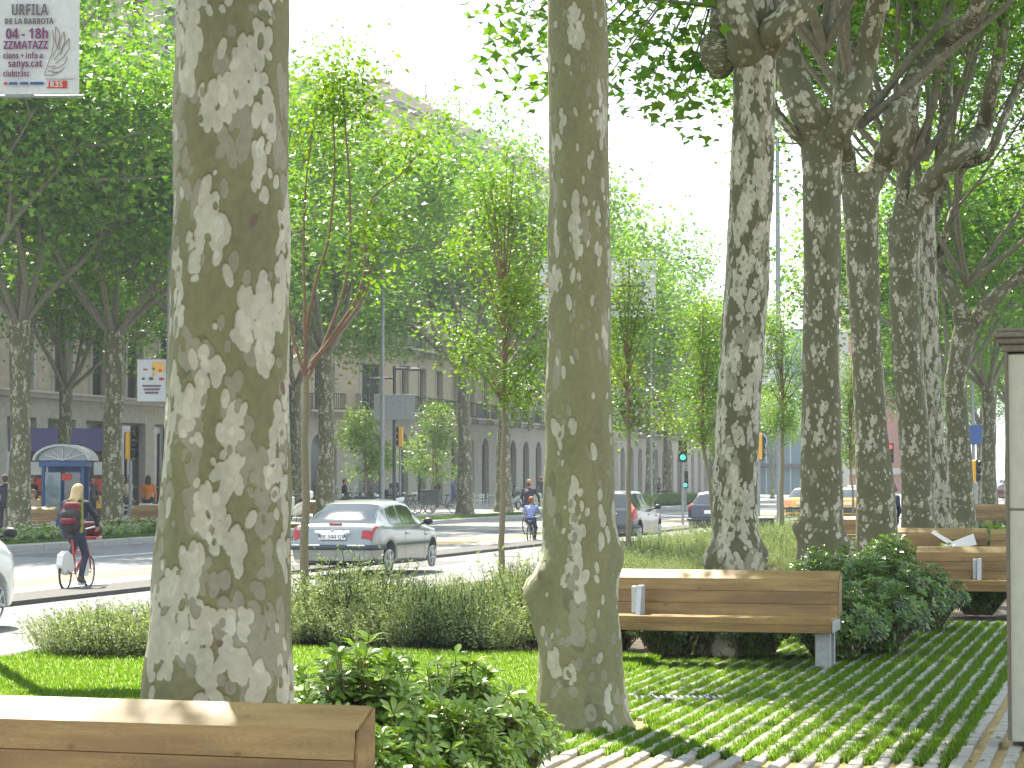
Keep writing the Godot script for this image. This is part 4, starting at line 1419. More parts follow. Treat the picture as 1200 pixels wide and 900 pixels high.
func bench(label: String, x0: float, x1: float, z: float, divider: Array, scale := 1.0, group := "wooden benches") -> Node3D:
	# local x runs along the bench, the seat side looks to +z; origin at the middle of the front legs' feet line
	var L := (x1 - x0)
	var t := thing("wooden_bench", label, "bench", Vector3((x0 + x1) / 2, 0, z), 0.0, group)
	var ms := [M.wood, M.wood2, M.wood3]
	# backrest: thick wedge of three planks and a sloping cap
	var tilt := Basis(Vector3.RIGHT, -0.16)
	for i in 3:
		part(Sh.new().box(Vector3(0, 0.50 + i * 0.113, -0.14 - i * 0.018), Vector3(L, 0.1125, 0.07), 0.002, tilt), "backrest_plank", ms[i % 3], t)
	var cap := PackedVector2Array([Vector2(-0.33, 0.775), Vector2(-0.33, 0.85), Vector2(-0.315, 0.857), Vector2(-0.155, 0.782), Vector2(-0.148, 0.77), Vector2(-0.15, 0.745), Vector2(-0.26, 0.745)])
	part(Sh.new().prism(cap, L, Vector3.ZERO, Basis(Vector3.BACK, Vector3.UP, Vector3.LEFT)), "cap_plank", M.wood3, t)
	for s in [-1.0, 1.0]:
		part(Sh.new().prism(PackedVector2Array([Vector2(-0.335, 0.48), Vector2(-0.335, 0.848), Vector2(-0.16, 0.774), Vector2(-0.105, 0.48)]), 0.012, Vector3(s * (L / 2 + 0.0065), 0, 0), Basis(Vector3.BACK, Vector3.UP, Vector3.LEFT)), "end_board", M.wood2, t)
	part(Sh.new().box(Vector3(0, 0.62, -0.285), Vector3(L - 0.01, 0.28, 0.04), 0.005, tilt), "back_panel", M.wood2, t)
	for i in 3:
		part(Sh.new().box(Vector3(0, 0.43, -0.07 + i * 0.152), Vector3(L, 0.06, 0.151), 0.003), "seat_plank", ms[(i + 1) % 3], t)
	part(Sh.new().box(Vector3(0, 0.365, 0.285), Vector3(L, 0.075, 0.05), 0.006), "front_rail", M.wood, t)
	for s in [-1.0, 1.0]:
		var lg := Sh.new()
		lg.box(Vector3(s * (L / 2 - 0.1), 0.165, 0.12), Vector3(0.14, 0.33, 0.05), 0.006)
		lg.box(Vector3(s * (L / 2 - 0.1), 0.165, -0.16), Vector3(0.14, 0.33, 0.05), 0.006)
		lg.box(Vector3(s * (L / 2 - 0.1), 0.335, 0.0), Vector3(0.14, 0.02, 0.5), 0.004)
		lg.box(Vector3(s * (L / 2 - 0.1), 0.008, -0.02), Vector3(0.2, 0.016, 0.4), 0.004)
		part(lg, "leg", M.steel, t)
		part(Sh.new().box(Vector3(s * (L / 2 + 0.008), 0.385, 0.05), Vector3(0.012, 0.1, 0.5), 0.003), "end_plate", M.steel, t)
	for d in divider:
		var x: float = d - (x0 + x1) / 2
		var o := part(Sh.new().prism(PackedVector2Array([Vector2(-0.09, 0.46), Vector2(-0.09, 0.72), Vector2(0.05, 0.72), Vector2(0.13, 0.46)]), 0.045, Vector3(x, 0, 0.02), Basis(Vector3.BACK, Vector3.UP, Vector3.LEFT)), "armrest", M.zinc, t)
		part(Sh.new().box(Vector3(x - 0.055, 0.59, 0.02), Vector3(0.05, 0.25, 0.05), 0.006), "armrest_plate", M.zinc, o)
	return t

func near_benches() -> void:
	bench("low wooden bench in front of the thickest cream patched trunk", -5.4, -2.745, -7.52, [])
	bench("long wooden bench with a steel armrest beside the burled trunk", -5.25, -2.6, -20.04, [at_z(750, 700, -20.0).x])
	bench("wooden bench at the far end of the grass rows with a steel armrest", -2.63, 0.1, -27.92, [at_z(1148, 670, -27.9).x])
	var b4 := bench("wooden bench with white papers lying against its back", at_z(1050, 640, -38.3).x - 0.5, at_z(1155, 640, -38.3).x, -38.3, [])
	bench("short visible end of a wooden bench beyond the papers bench and its plants", at_z(1162, 640, -38.0).x, at_z(1162, 640, -38.0).x + 2.6, -37.6, [])
	bench("wooden bench seen between the forked trunk and the swinging limb trunk", at_z(965, 640, -50).x, at_z(1040, 640, -50).x, -50.0, [])
	bench("wooden bench near the far hedge by the white vans", at_z(1140, 600, -75).x, at_z(1190, 600, -75).x + 1.2, -75.0, [])
	# white papers on the bench
	var pz := -38.22
	var p := at_z(1122, 634, pz)
	var t := thing("paper_sheets", "crumpled white paper sheets on the bench under the slim trunks", "paper", Vector3(p.x, 0.46, pz))
	for q in [[Vector2(-0.45, 0.33), Vector2(-0.4, 0.37), Vector2(-0.02, 0.14), Vector2(-0.07, 0.08)], [Vector2(-0.28, 0.1), Vector2(0.26, 0.32), Vector2(0.32, 0.13), Vector2(-0.1, 0.03)], [Vector2(-0.24, 0.0), Vector2(0.33, 0.09), Vector2(0.36, 0.0), Vector2(0.0, -0.02)]]:
		part(Sh.new().prism(PackedVector2Array(q), 0.006, Vector3(0, 0, -0.02 - 0.02 * q[0].x), Basis(Vector3.RIGHT, -0.2)), "sheet", M.paper, t)
func planting() -> void:
	var g := rnd(77)
	# soil of the herb beds between the lawn and the kerb
	struct(slab(KERB, -4.7, -62.0, -20.3, 0.02, 0.1), "bed_soil", M.soil)
	var silver := [Color(0.29, 0.36, 0.17), Color(0.34, 0.41, 0.2), Color(0.22, 0.29, 0.13), Color(0.38, 0.44, 0.2)]
	var herbs := []
	for k in 3:
		herbs.append(herb(600 + k, 95, 0.62, 0.34, silver, 14, 0.04))
	var low := herb(640, 60, 0.5, 0.3, silver, 14, 0.04)
	# [x0, x1, z0, z1, step, label]
	var beds := [
		[-8.5, -5.5, -22.6, -20.4, 0.29, "dense silvery herb hedge between the cream trunk and the burled trunk", 0.9],
		[-8.6, -6.6, -40.0, -22.5, 0.34, "low silvery herb planting behind the dense hedge, beside the young trees", 0.55],
		[-9.6, -6.2, -50.0, -40.0, 0.34, "pale feathery herb bed behind the long bench, by the grey hatchback", 0.75],
		[-9.6, -7.2, -61.0, -50.0, 0.4, "pale herb bed beyond the leaning trunk near the dark box", 0.8],
	]
	var und := noise(0.6, 5, 2)
	for b in beds:
		var xf := [[], [], []]
		var x: float = b[0]
		while x < b[1]:
			var z: float = b[2]
			while z < b[3]:
				var s: float = g.randf_range(0.65, 1.25) * b[6]
				s *= 0.97 + 0.4 * und.get_noise_2d(x, z)
				if (z > b[3] - 0.4 or x > b[1] - 0.4) and g.randf() < 0.45:
					z += b[4]
					continue
				xf[g.randi() % 3].append(Transform3D(Basis(Vector3.UP, g.randf() * TAU).scaled(Vector3(s, s * g.randf_range(0.7, 1.3), s)), Vector3(x + g.randfn() * 0.08, 0.0, z + g.randfn() * 0.08)))
				z += b[4]
			x += b[4]
		var t := thing("herb_hedge", b[5], "hedge", Vector3((b[0] + b[1]) / 2, 0, (b[2] + b[3]) / 2), 0.0, "herb hedges along the kerb")
		for k in 3:
			for i in xf[k].size():
				xf[k][i].origin -= t.position
			scatter(herbs[k], M.herb, "stems", xf[k], t)
	# loose low plants in front of the road
	var t2 := thing("herb_clump", "thin row of low silvery herbs on the lawn edge by the road", "plant", Vector3(-9.3, 0, -19.2), 0.0)
	var xl := []
	for i in 34:
		var s := g.randf_range(0.6, 1.15)
		xl.append(Transform3D(Basis(Vector3.UP, g.randf() * TAU).scaled(Vector3.ONE * s), Vector3(g.randf_range(-0.85, 0.75), 0, g.randf_range(-0.9, 0.35))))
	scatter(low, M.herb, "stems", xl, t2)
	# glossy bushes
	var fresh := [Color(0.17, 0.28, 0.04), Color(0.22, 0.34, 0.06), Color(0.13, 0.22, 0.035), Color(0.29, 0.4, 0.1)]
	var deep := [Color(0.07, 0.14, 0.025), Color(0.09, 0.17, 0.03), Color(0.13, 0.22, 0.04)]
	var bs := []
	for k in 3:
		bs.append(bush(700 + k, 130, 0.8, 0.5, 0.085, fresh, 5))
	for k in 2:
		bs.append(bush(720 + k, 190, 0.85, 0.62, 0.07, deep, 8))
	# [x, z, scale, kind, label]
	var spots := [
		[-4.02, -9.6, 0.85, 0, "fresh green glossy bush at the end of the low bench, against the cream trunk"],
		[-3.67, -10.3, 1.0, 1, "fresh green glossy bush with many pale leaf whorls beside the low bench"],
		[-3.40, -9.7, 0.75, 2, "small fresh green bush spilling past the low bench's end"],
		[-3.47, -11.2, 0.95, 2, "fresh green bush reaching towards the foot of the burled trunk"],
		[-4.02, -11.0, 0.9, 0, "fresh green bush between the low bench and the lawn"],
		[-3.24, -10.5, 0.7, 1, "low outermost fresh green bush by the grey pavers"],
		[-3.42, -12.2, 0.6, 0, "little fresh green bush at the edge of the grass rows"],
		[-4.55, -9.7, 0.62, 1, "small glossy bush showing above the low bench on the road side of the trunk"],
		[-5.05, -9.9, 0.6, 2, "second small glossy bush above the low bench towards the road"],
		[-4.1, -8.35, 0.62, 0, "sparse sprigs peeping over the low bench in front of the trunk"],
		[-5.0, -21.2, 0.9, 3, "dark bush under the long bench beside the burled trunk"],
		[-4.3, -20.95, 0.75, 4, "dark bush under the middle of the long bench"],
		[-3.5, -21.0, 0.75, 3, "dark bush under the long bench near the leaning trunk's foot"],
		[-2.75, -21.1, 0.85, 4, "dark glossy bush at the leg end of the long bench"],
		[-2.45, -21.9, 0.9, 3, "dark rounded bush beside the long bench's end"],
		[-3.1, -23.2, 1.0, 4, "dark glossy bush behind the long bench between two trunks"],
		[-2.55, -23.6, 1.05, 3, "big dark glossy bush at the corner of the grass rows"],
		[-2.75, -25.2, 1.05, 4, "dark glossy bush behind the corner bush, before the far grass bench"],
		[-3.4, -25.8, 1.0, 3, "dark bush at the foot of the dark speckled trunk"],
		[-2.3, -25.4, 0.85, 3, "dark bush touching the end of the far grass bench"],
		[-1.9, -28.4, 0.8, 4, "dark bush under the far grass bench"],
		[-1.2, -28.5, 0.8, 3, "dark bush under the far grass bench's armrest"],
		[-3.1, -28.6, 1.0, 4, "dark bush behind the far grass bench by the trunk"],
		[-3.3, -31.5, 1.0, 3, "dark bush at the foot of the swinging limb trunk"],
		[-2.5, -31.0, 0.9, 4, "dark bush between the far grass bench and the papers bench"],
		[-2.2, -38.9, 0.9, 3, "bush between the papers bench and the next bench"],
	]
	for s in spots:
		var t := thing("glossy_bush", s[4], "bush", Vector3(s[0], 0, s[1]), g.randf() * TAU, "glossy bushes round the benches")
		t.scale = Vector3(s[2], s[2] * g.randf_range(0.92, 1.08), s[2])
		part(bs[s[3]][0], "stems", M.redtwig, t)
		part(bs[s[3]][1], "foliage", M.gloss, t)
	# bright low plants round the far trunks
	var feather := herb(660, 90, 0.55, 0.4, [Color(0.1, 0.2, 0.02), Color(0.14, 0.25, 0.03), Color(0.08, 0.16, 0.02)], 18, 0.07)
	var fl := []
	for i in 70:
		fl.append(Transform3D(Basis(Vector3.UP, g.randf() * TAU).scaled(Vector3.ONE * g.randf_range(0.8, 1.3)), Vector3(g.randf_range(-1.6, 2.6), 0, g.randf_range(-7.0, 3.0))))
	var ft := thing("feathery_plants", "bright feathery plants behind the papers bench", "plant", Vector3(-3.4, 0, -43.5))
	scatter(feather, M.grass, "stems", fl, ft)
	fl = []
	for i in 60:
		fl.append(Transform3D(Basis(Vector3.UP, g.randf() * TAU).scaled(Vector3.ONE * g.randf_range(0.9, 1.5)), Vector3(g.randf_range(-3.0, 3.0), -0.12, g.randf_range(-3.0, 2.0))))
	ft = thing("feathery_plants", "pale tall grass behind the wooden bench by the white vans", "plant", Vector3(-4.0, 0, -79.0))
	scatter(herbs[0], M.herb, "stems", fl, ft)

# young street trees: slim stem, steep reddish branches, small leaves in clumps
func young_trees() -> void:
	var tones := [Color(0.13, 0.26, 0.015), Color(0.17, 0.31, 0.02), Color(0.1, 0.2, 0.014), Color(0.22, 0.34, 0.03)]
	# [px, py base, fork py, top py, spread px, clumps, per, label, lean px at top, stem r]
	var spec := [
		[357, 735, 440, 90, 85, 9, 150, "young tree with bare reddish forking branches in front of the silver car", 0, 0.05],
		[588, 690, 470, 175, 62, 26, 260, "slim young tree with a full bright crown rising from the herb hedge", 3, 0.048],
		[737, 668, 500, 290, 45, 22, 230, "slim young tree before the grey hatchback with a twiggy crown", 0, 0.05],
		[838, 655, 520, 345, 40, 24, 240, "young tree half hidden behind the leaning trunk", -14, 0.05],
		[916, 640, 505, 352, 33, 20, 230, "young tree with light airy leaves between the leaning and the dark speckled trunk", 2, 0.06],
		[1001, 632, 540, 420, 26, 18, 220, "sapling with yellow green leaves beside the swinging limb trunk", -4, 0.035],
		[1165, 606, 470, 400, 30, 20, 220, "thin leaning sapling near the blue street sign", -12, 0.05],
		[428, 603, 552, 478, 26, 22, 150, "small street tree before the corner building by the slim lamp post", 0, 0.07],
		[506, 600, 556, 470, 30, 24, 150, "small street tree with drooping leaves in front of the arcade", 2, 0.07],
		[690, 596, 548, 470, 26, 22, 150, "small street tree past the burled trunk before the arcade", 0, 0.07],
	]
	for i in spec.size():
		var s: Array = spec[i]
		var base := gp(s[0], s[1])
		var sc := scale_at(base)
		var g := rnd(900 + i)
		var t := thing("young_tree", s[7], "tree", base, 0.0, "young street trees")
		var hf: float = (s[1] - s[2]) / sc
		var ht: float = (s[1] - s[3]) / sc
		var rad: float = s[4] / sc
		var lean: float = s[8] / sc
		var stem := Sh.new()
		var pp := []
		var rr := []
		for k in 9:
			var f := k / 8.0
			pp.append(Vector3(lean * f * f + 0.012 * sin(k * 1.9 + i), hf * f - 0.04 * (1.0 - f), 0.01 * cos(k * 2.3)))
			rr.append(lerpf(s[9] * 1.15, s[9] * 0.72, f))
		stem.tube(pp, rr, 10)
		part(stem, "trunk", M.youngbark, t)
		var br := Sh.new()
		var tips := []
		var top: Vector3 = pp[8]
		if i == 0:
			# drawn after the photograph: steep rods forking low
			var rods := [[[357, 440], [340, 380], [333, 300], [330, 240]], [[358, 440], [357, 360], [356, 270], [360, 200], [368, 140]], [[360, 445], [385, 390], [407, 320], [410, 230], [404, 140], [402, 95]], [[362, 432], [400, 385], [430, 340], [440, 285]], [[365, 425], [392, 390], [425, 330], [432, 240], [470, 205], [490, 180]], [[357, 400], [370, 330], [385, 280], [392, 200], [390, 130]]]
			for q in rods:
				var path := []
				var dz := 0.0
				for w in q:
					path.append(at_z(w[0], w[1], base.z + dz) - base)
					dz += g.randf_range(-0.25, 0.25)
				limb(br, path, 0.022, 0.008, 7, 3)
				var e: Vector3 = path[path.size() - 1]
				for k in 5:
					tips.append([e + Vector3(g.randfn(), g.randfn(), g.randfn()) * 0.22, e + Vector3(g.randfn() * 0.35, g.randf_range(0.0, 0.5), g.randfn() * 0.35)])
				var md: Vector3 = path[path.size() - 2]
				tips.append([md, md + Vector3(g.randfn() * 0.3, 0.3, g.randfn() * 0.3)])
		else:
			for k in s[5]:
				var a := g.randf() * TAU
				var f: float = (k + 0.5) / s[5]
				var q: float = rad * (0.45 + 0.65 * sin(PI * pow(f, 0.7) * 0.95 + 0.12)) * g.randf_range(0.25, 1.15)
				var e := Vector3(top.x + cos(a) * q, hf * 0.96 + (ht - hf) * f, sin(a) * q)
				var st := Vector3(top.x, hf + (ht - hf) * f * 0.45 - 0.1, 0)
				if f < 0.3: st.y = hf - 0.05
				var mid := st.lerp(e, 0.5) + Vector3(0, 0.12, 0)
				br.tube([st, mid, e], [0.02, 0.012, 0.005], 5, false)
				tips.append([mid, e])
				tips.append([e, e + Vector3(g.randfn() * 0.2, g.randf_range(-0.1, 0.3), g.randfn() * 0.2)])
			br.tube([top, Vector3(top.x, hf + (ht - hf) * 0.5, 0.03), Vector3(top.x + 0.05, ht - 0.1, 0)], [s[9] * 0.7, 0.018, 0.005], 6, false)
		part(br, "branches", M.redtwig, t)
		part(leaves(tips, int(s[6] * 0.58), (0.6 if i > 6 else 0.38) if i else 0.26, 0.17 if i > 6 else 0.085, 1, tones, g, 0.7, 0.9), "crown", M.leaf, t)
		if i == 1:
			pass

func far_trees() -> void:
	var var_far := []
	for k in 4:
		var_far.append(crown(1200 + k * 13, 6, 5.4, 44, 0.21, 3, plane_tones(1), 0.08, 3, 0.8, 0.085))
	var tr := []
	for k in 2:
		tr.append(trunk_shape([[-0.05, 0, 0, 0.42], [0.5, 0, 0, 0.33], [2.5, 0.05 - k * 0.1, 0, 0.28], [4.5, 0.0, 0.05, 0.26], [5.6, 0, 0, 0.28]], [[1.2, 1.0, 0.08, 0.15], [3.0, 4.0, 0.06, 0.15]], 300 + k, 4.2, 20, 0.2).mesh())
	# [px, x, scale, label]
	var spots := [
		[22, -31.0, 1.0, "far plane tree with a thick pale trunk beside the bench near the blue booth"],
		[132, -30.5, 1.0, "far plane tree with a wide fork by the hanging printed banner"],
		[76, -37.5, 0.8, "far plane tree close to the facade behind the blue booth"],
		[235, -31.0, 1.0, "far plane tree hidden behind the cream trunk beside the cafe chairs"],
		[381, -30.5, 1.05, "far plane tree with a pale forked trunk behind the silver car"],
		[590, -31.0, 1.18, "far plane tree among the cafe chairs by the arcade"],
		[648, -31.5, 1.0, "far plane tree just past the two bicycles"],
		[705, -31.0, 1.02, "far plane tree behind the burled trunk"],
		[762, -30.5, 1.0, "far plane tree before the tall lamp post"],
		[782, -31.0, 1.0, "far plane tree by the green traffic light"],
		[836, -31.5, 1.0, "far plane tree above the dark blue hatchback"],
		[690, -38.0, 1.0, "far plane tree set back behind the burled trunk"],
		[-60, -30.5, 1.0, "far plane tree before the printed banner, mostly out of view"],
		[345, -36.5, 0.95, "far plane tree behind the parked motorbikes"],
		[545, -30.8, 1.1, "far plane tree above the walking man"],
	]
	for i in spots.size():
		var s: Array = spots[i]
		var p := at_x(s[0], 561, s[1])
		p.y = 0.0
		var t := thing("plane_tree", s[3], "tree", p, i * 1.7, "plane trees along the far pavement")
		t.scale = Vector3(1.05, 1.12, 1.05) * s[2]
		part(tr[i % 2], "trunk", M.bark3, t)
		var c: Array = var_far[i % 4]
		for pr in [["branches", c[0], M.twig], ["crown", c[1], M.leaf]]:
			var o := part(pr[1], pr[0], pr[2], t)
			o.position.y = 5.5
	# trees beyond the crossing, towards the brick arch
	var more := [[855, -28.0, -205.0, 0.9, "distant plane tree past the dark blue hatchback"], [800, -33.0, -215.0, 0.95, "distant plane tree behind the green traffic light"], [905, -16.0, -190.0, 0.62, "distant low tree behind the light airy young tree"], [1075, -9.0, -120.0, 0.75, "plane tree beyond the taxis, between the near trunks"], [1118, -5.6, -72.0, 0.9, "plane tree just past the near row"], [1160, -4.5, -82.0, 0.92, "bright backlit plane tree past the near row by the sign"], [1185, -5.0, -105.0, 0.95, "plane tree behind the blue street sign"], [1150, -7.5, -135.0, 0.9, "distant plane tree in front of the arch opening"], [1120, -14.0, -150.0, 0.7, "distant plane tree before the arch pillar"]]
	for i in more.size():
		var s: Array = more[i]
		var p := at_z(s[0], 561, s[2])
		p.y = -0.1
		var t := thing("plane_tree", s[4], "tree", p, i * 2.3 + 1.0, "plane trees beyond the crossing")
		t.scale = Vector3.ONE * s[3]
		part(tr[i % 2], "trunk", M.bark3, t)
		var c: Array = var_far[(i + 1) % 4]
		for pr in [["branches", c[0], M.twig], ["crown", c[1], M.leaf]]:
			var o := part(pr[1], pr[0], pr[2], t)
			o.position.y = 5.5
func city_materials() -> void:
	M.tan = grainy(lin(0.336, 0.276, 0.188), lin(0.440, 0.368, 0.264), 6.0, 51, 0.9, 0.02, 1.5)
	M.stone = grainy(lin(0.256, 0.240, 0.200), lin(0.368, 0.344, 0.288), 4.0, 52, 0.9, 0.02, 2.0)
	M.beige = grainy(lin(0.272, 0.232, 0.168), lin(0.400, 0.344, 0.256), 5.0, 53, 0.9, 0.02, 2.0)
	M.cornice = grainy(lin(0.288, 0.264, 0.224), lin(0.400, 0.368, 0.320), 3.0, 54, 0.85, 0.02, 2.0)
	M.shutter = mat(lin(0.07, 0.04, 0.028), 0.6)
	M.frame = mat(lin(0.12, 0.085, 0.06), 0.6)
	M.glass = mat(lin(0.03, 0.04, 0.045), 0.06)
	M.glass.metallic_specular = 0.7
	M.blueglass = mat(lin(0.12, 0.2, 0.23), 0.1)
	M.blueglass.metallic_specular = 0.8
	M.inside = mat(lin(0.32, 0.29, 0.25), 0.9)
	M.brick = grainy(lin(0.2, 0.075, 0.045), lin(0.32, 0.13, 0.085), 8.0, 55, 0.9, 0.03, 2.0)
	M.yellow = mat(lin(0.75, 0.4, 0.02), 0.45)
	M.green_box = mat(lin(0.02, 0.05, 0.035), 0.5)
	M.pole = grainy(lin(0.2, 0.22, 0.22), lin(0.3, 0.32, 0.32), 1.5, 56, 0.5, 0.02, 1.0, 0.3)
	M.darkpole = mat(lin(0.06, 0.065, 0.07), 0.5, 0.3)
	M.blue = mat(lin(0.015, 0.07, 0.22), 0.4)
	M.banner = grainy(lin(0.508, 0.517, 0.525), lin(0.607, 0.615, 0.623), 1.0, 57, 0.7, 0.02, 1.0)
	M.purple = mat(lin(0.17, 0.035, 0.13), 0.8)
	M.greytext = mat(lin(0.13, 0.1, 0.12), 0.8)
	M.redprint = mat(lin(0.5, 0.06, 0.035), 0.8)
	M.orangeprint = mat(lin(0.75, 0.42, 0.1), 0.8)
	M.brownline = mat(lin(0.28, 0.2, 0.15), 0.8)
	M.white = mat(lin(0.590, 0.590, 0.574), 0.5)
	M.pillar = grainy(lin(0.377, 0.369, 0.287), lin(0.443, 0.435, 0.344), 1.2, 58, 0.6, 0.02, 1.0)
	M.pillartrim = grainy(lin(0.1, 0.085, 0.06), lin(0.17, 0.15, 0.11), 0.6, 59, 0.55, 0.02, 1.5)
	M.lit_green = mat(lin(0.02, 0.3, 0.16), 0.4)
	M.lit_green.emission_enabled = true
	M.lit_green.emission = lin(0.05, 0.9, 0.45)
	M.lit_green.emission_energy_multiplier = 0.9
	M.lit_red = mat(lin(0.5, 0.03, 0.02), 0.4)
	M.lit_red.emission_enabled = true
	M.lit_red.emission = lin(1.0, 0.1, 0.06)
	M.lit_red.emission_energy_multiplier = 0.7

# ---- buildings
var mesh_cache := {}
func bay_panel(bay: float, h: float, w: float, head: float, arched: bool, depth: float) -> ArrayMesh:
	var key := "bay%.2f_%.2f_%.2f_%.2f_%s" % [bay, h, w, head, arched]
	if not mesh_cache.has(key):
		var o := PackedVector2Array([Vector2(-bay / 2, 0), Vector2(-w / 2, 0)])
		if arched:
			var sp := head - w / 2
			for i in 9:
				var a := PI - PI * i / 8.0
				o.append(Vector2(cos(a) * w / 2, sp + sin(a) * w / 2))
		else:
			o.append(Vector2(-w / 2, head)); o.append(Vector2(w / 2, head))
		o.append(Vector2(w / 2, 0)); o.append(Vector2(bay / 2, 0)); o.append(Vector2(bay / 2, h)); o.append(Vector2(-bay / 2, h))
		mesh_cache[key] = Sh.new().prism(o, depth, Vector3(0, 0, -depth / 2)).mesh()
	return mesh_cache[key]
func cached(key: String, make: Callable) -> ArrayMesh:
	if not mesh_cache.has(key):
		mesh_cache[key] = make.call().mesh()
	return mesh_cache[key]
func put(mesh: Mesh, called: String, m: Material, parent: Node3D, xf: Transform3D) -> MeshInstance3D:
	var o := part(mesh, called, m, parent)
	o.transform = xf
	return o
func facade(t: Node3D, a: Vector3, dir: Vector3, bays: int, bay: float, floors: Array, wall: Material, ground: Material, skip := 0) -> void:
	var out := dir.cross(Vector3.UP).normalized()
	if out.dot(Vector3(1, 0, 0.4)) < 0.0:
		out = -out
	var b := Basis(Vector3.UP.cross(out), Vector3.UP, out)
	var L := bays * bay
	var y := 0.0
	for fi in floors.size():
		var f: Dictionary = floors[fi]
		for k in bays:
			var c := a + dir * (k + 0.5) * bay + Vector3.UP * y
			var xf := Transform3D(b, c)
			put(bay_panel(bay, f.h, f.w, f.head, f.get("arch", false), 0.5), "wall_panel", ground if fi == 0 else wall, t, xf)
			var w: float = f.w
			var hh: float = f.head
			var wk := "win%.2f_%.2f" % [w, hh]
			var win := put(cached(wk, func(): return Sh.new().box(Vector3(-w / 2 + 0.05, hh / 2, -0.36), Vector3(0.1, hh, 0.08)).box(Vector3(w / 2 - 0.05, hh / 2, -0.36), Vector3(0.1, hh, 0.08)).box(Vector3(0, hh - 0.06, -0.36), Vector3(w - 0.2, 0.12, 0.08)).box(Vector3(0, hh * 0.45, -0.36), Vector3(0.08, hh * 0.9, 0.08)).box(Vector3(0, hh * 0.3, -0.361), Vector3(w - 0.2, 0.06, 0.07))), "window", M.frame, t, xf)
			put(cached(wk + "g", func(): return Sh.new().box(Vector3(0, hh / 2, -0.4), Vector3(w, hh, 0.02))), "pane", M.glass, win, Transform3D.IDENTITY)
			if f.get("balcony", false):
				if (k * 7 + fi * 3) % 4 != 0:
					for s in [-1.0, 1.0]:
						put(cached(wk + "s", func(): return shutter(w * 0.3, hh - 0.12)), "shutter", M.shutter, t, xf * Transform3D(Basis(Vector3.UP, s * 0.25), Vector3(s * w * 0.34, 0.02, -0.25)))
				var bal := put(cached("bal%.2f" % w, func(): return Sh.new().box(Vector3(0, -0.02, 0.42), Vector3(w + 1.0, 0.16, 0.85), 0.03).box(Vector3(-w * 0.4, -0.24, 0.25), Vector3(0.14, 0.28, 0.48), 0.03).box(Vector3(w * 0.4, -0.24, 0.25), Vector3(0.14, 0.28, 0.48), 0.03)), "balcony", M.cornice, t, xf)
				put(cached("rail%.2f" % w, func(): return railing(w + 0.9, 0.78)), "railing", M.black, bal, Transform3D(Basis.IDENTITY, Vector3(0, 0.06, 0.02)))
			if f.get("trim", false):
				put(cached(wk + "t", func(): return Sh.new().box(Vector3(-w / 2 - 0.1, hh / 2, 0.03), Vector3(0.18, hh, 0.1), 0.01).box(Vector3(w / 2 + 0.1, hh / 2, 0.03), Vector3(0.18, hh, 0.1), 0.01).box(Vector3(0, hh + 0.14, 0.06), Vector3(w + 0.6, 0.26, 0.18), 0.02)), "window_surround", M.cornice, t, xf)
		y += f.h
		var mid := a + dir * L / 2 + Vector3.UP * (y - 0.12)
		put(cached("cor%.1f_%d" % [L, fi], func(): return Sh.new().box(Vector3(0, 0, 0.1), Vector3(L - 0.01, 0.3, 0.3), 0.04).box(Vector3(0, 0.1, 0.16), Vector3(L - 0.02, 0.12, 0.42), 0.03)), "cornice", M.cornice, t, Transform3D(b, mid))
	var top := a + dir * L / 2 + Vector3.UP * (y + 0.45)
	put(Sh.new().box(Vector3(0, 0, -0.2), Vector3(L, 0.95, 0.35), 0.03).mesh(), "parapet", wall, t, Transform3D(b, top))
	# the rooms behind the panes
	put(Sh.new().box(Vector3(0, y / 2, -0.75), Vector3(L, y, 0.1)).mesh(), "inner_wall", M.inside, t, Transform3D(b, a + dir * L / 2))
func shutter(w: float, h: float) -> Sh:
	var sh := Sh.new()
	sh.box(Vector3(-w / 2 + 0.03, h / 2, 0), Vector3(0.06, h, 0.05)).box(Vector3(w / 2 - 0.03, h / 2, 0), Vector3(0.06, h, 0.05))
	for i in 14:
		sh.box(Vector3(0, (i + 0.5) * h / 14.0, 0), Vector3(w - 0.12, h / 14.0 * 0.9, 0.02), 0.0, Basis(Vector3.RIGHT, 0.5))
	return sh
func railing(w: float, d: float) -> Sh:
	var sh := Sh.new()
	for y in [0.08, 1.0]:
		sh.box(Vector3(0, y, d), Vector3(w, 0.04, 0.04))
		for s in [-1.0, 1.0]:
			sh.box(Vector3(s * w / 2, y, d / 2), Vector3(0.04, 0.04, d))
	var n := int(w / 0.13)
	for i in n + 1:
		sh.box(Vector3(-w / 2 + w * i / n, 0.54, d), Vector3(0.02, 0.92, 0.02))
	for i in 5:
		for s in [-1.0, 1.0]:
			sh.box(Vector3(s * w / 2, 0.54, d * (i + 0.5) / 5.0), Vector3(0.02, 0.92, 0.02))
	return sh

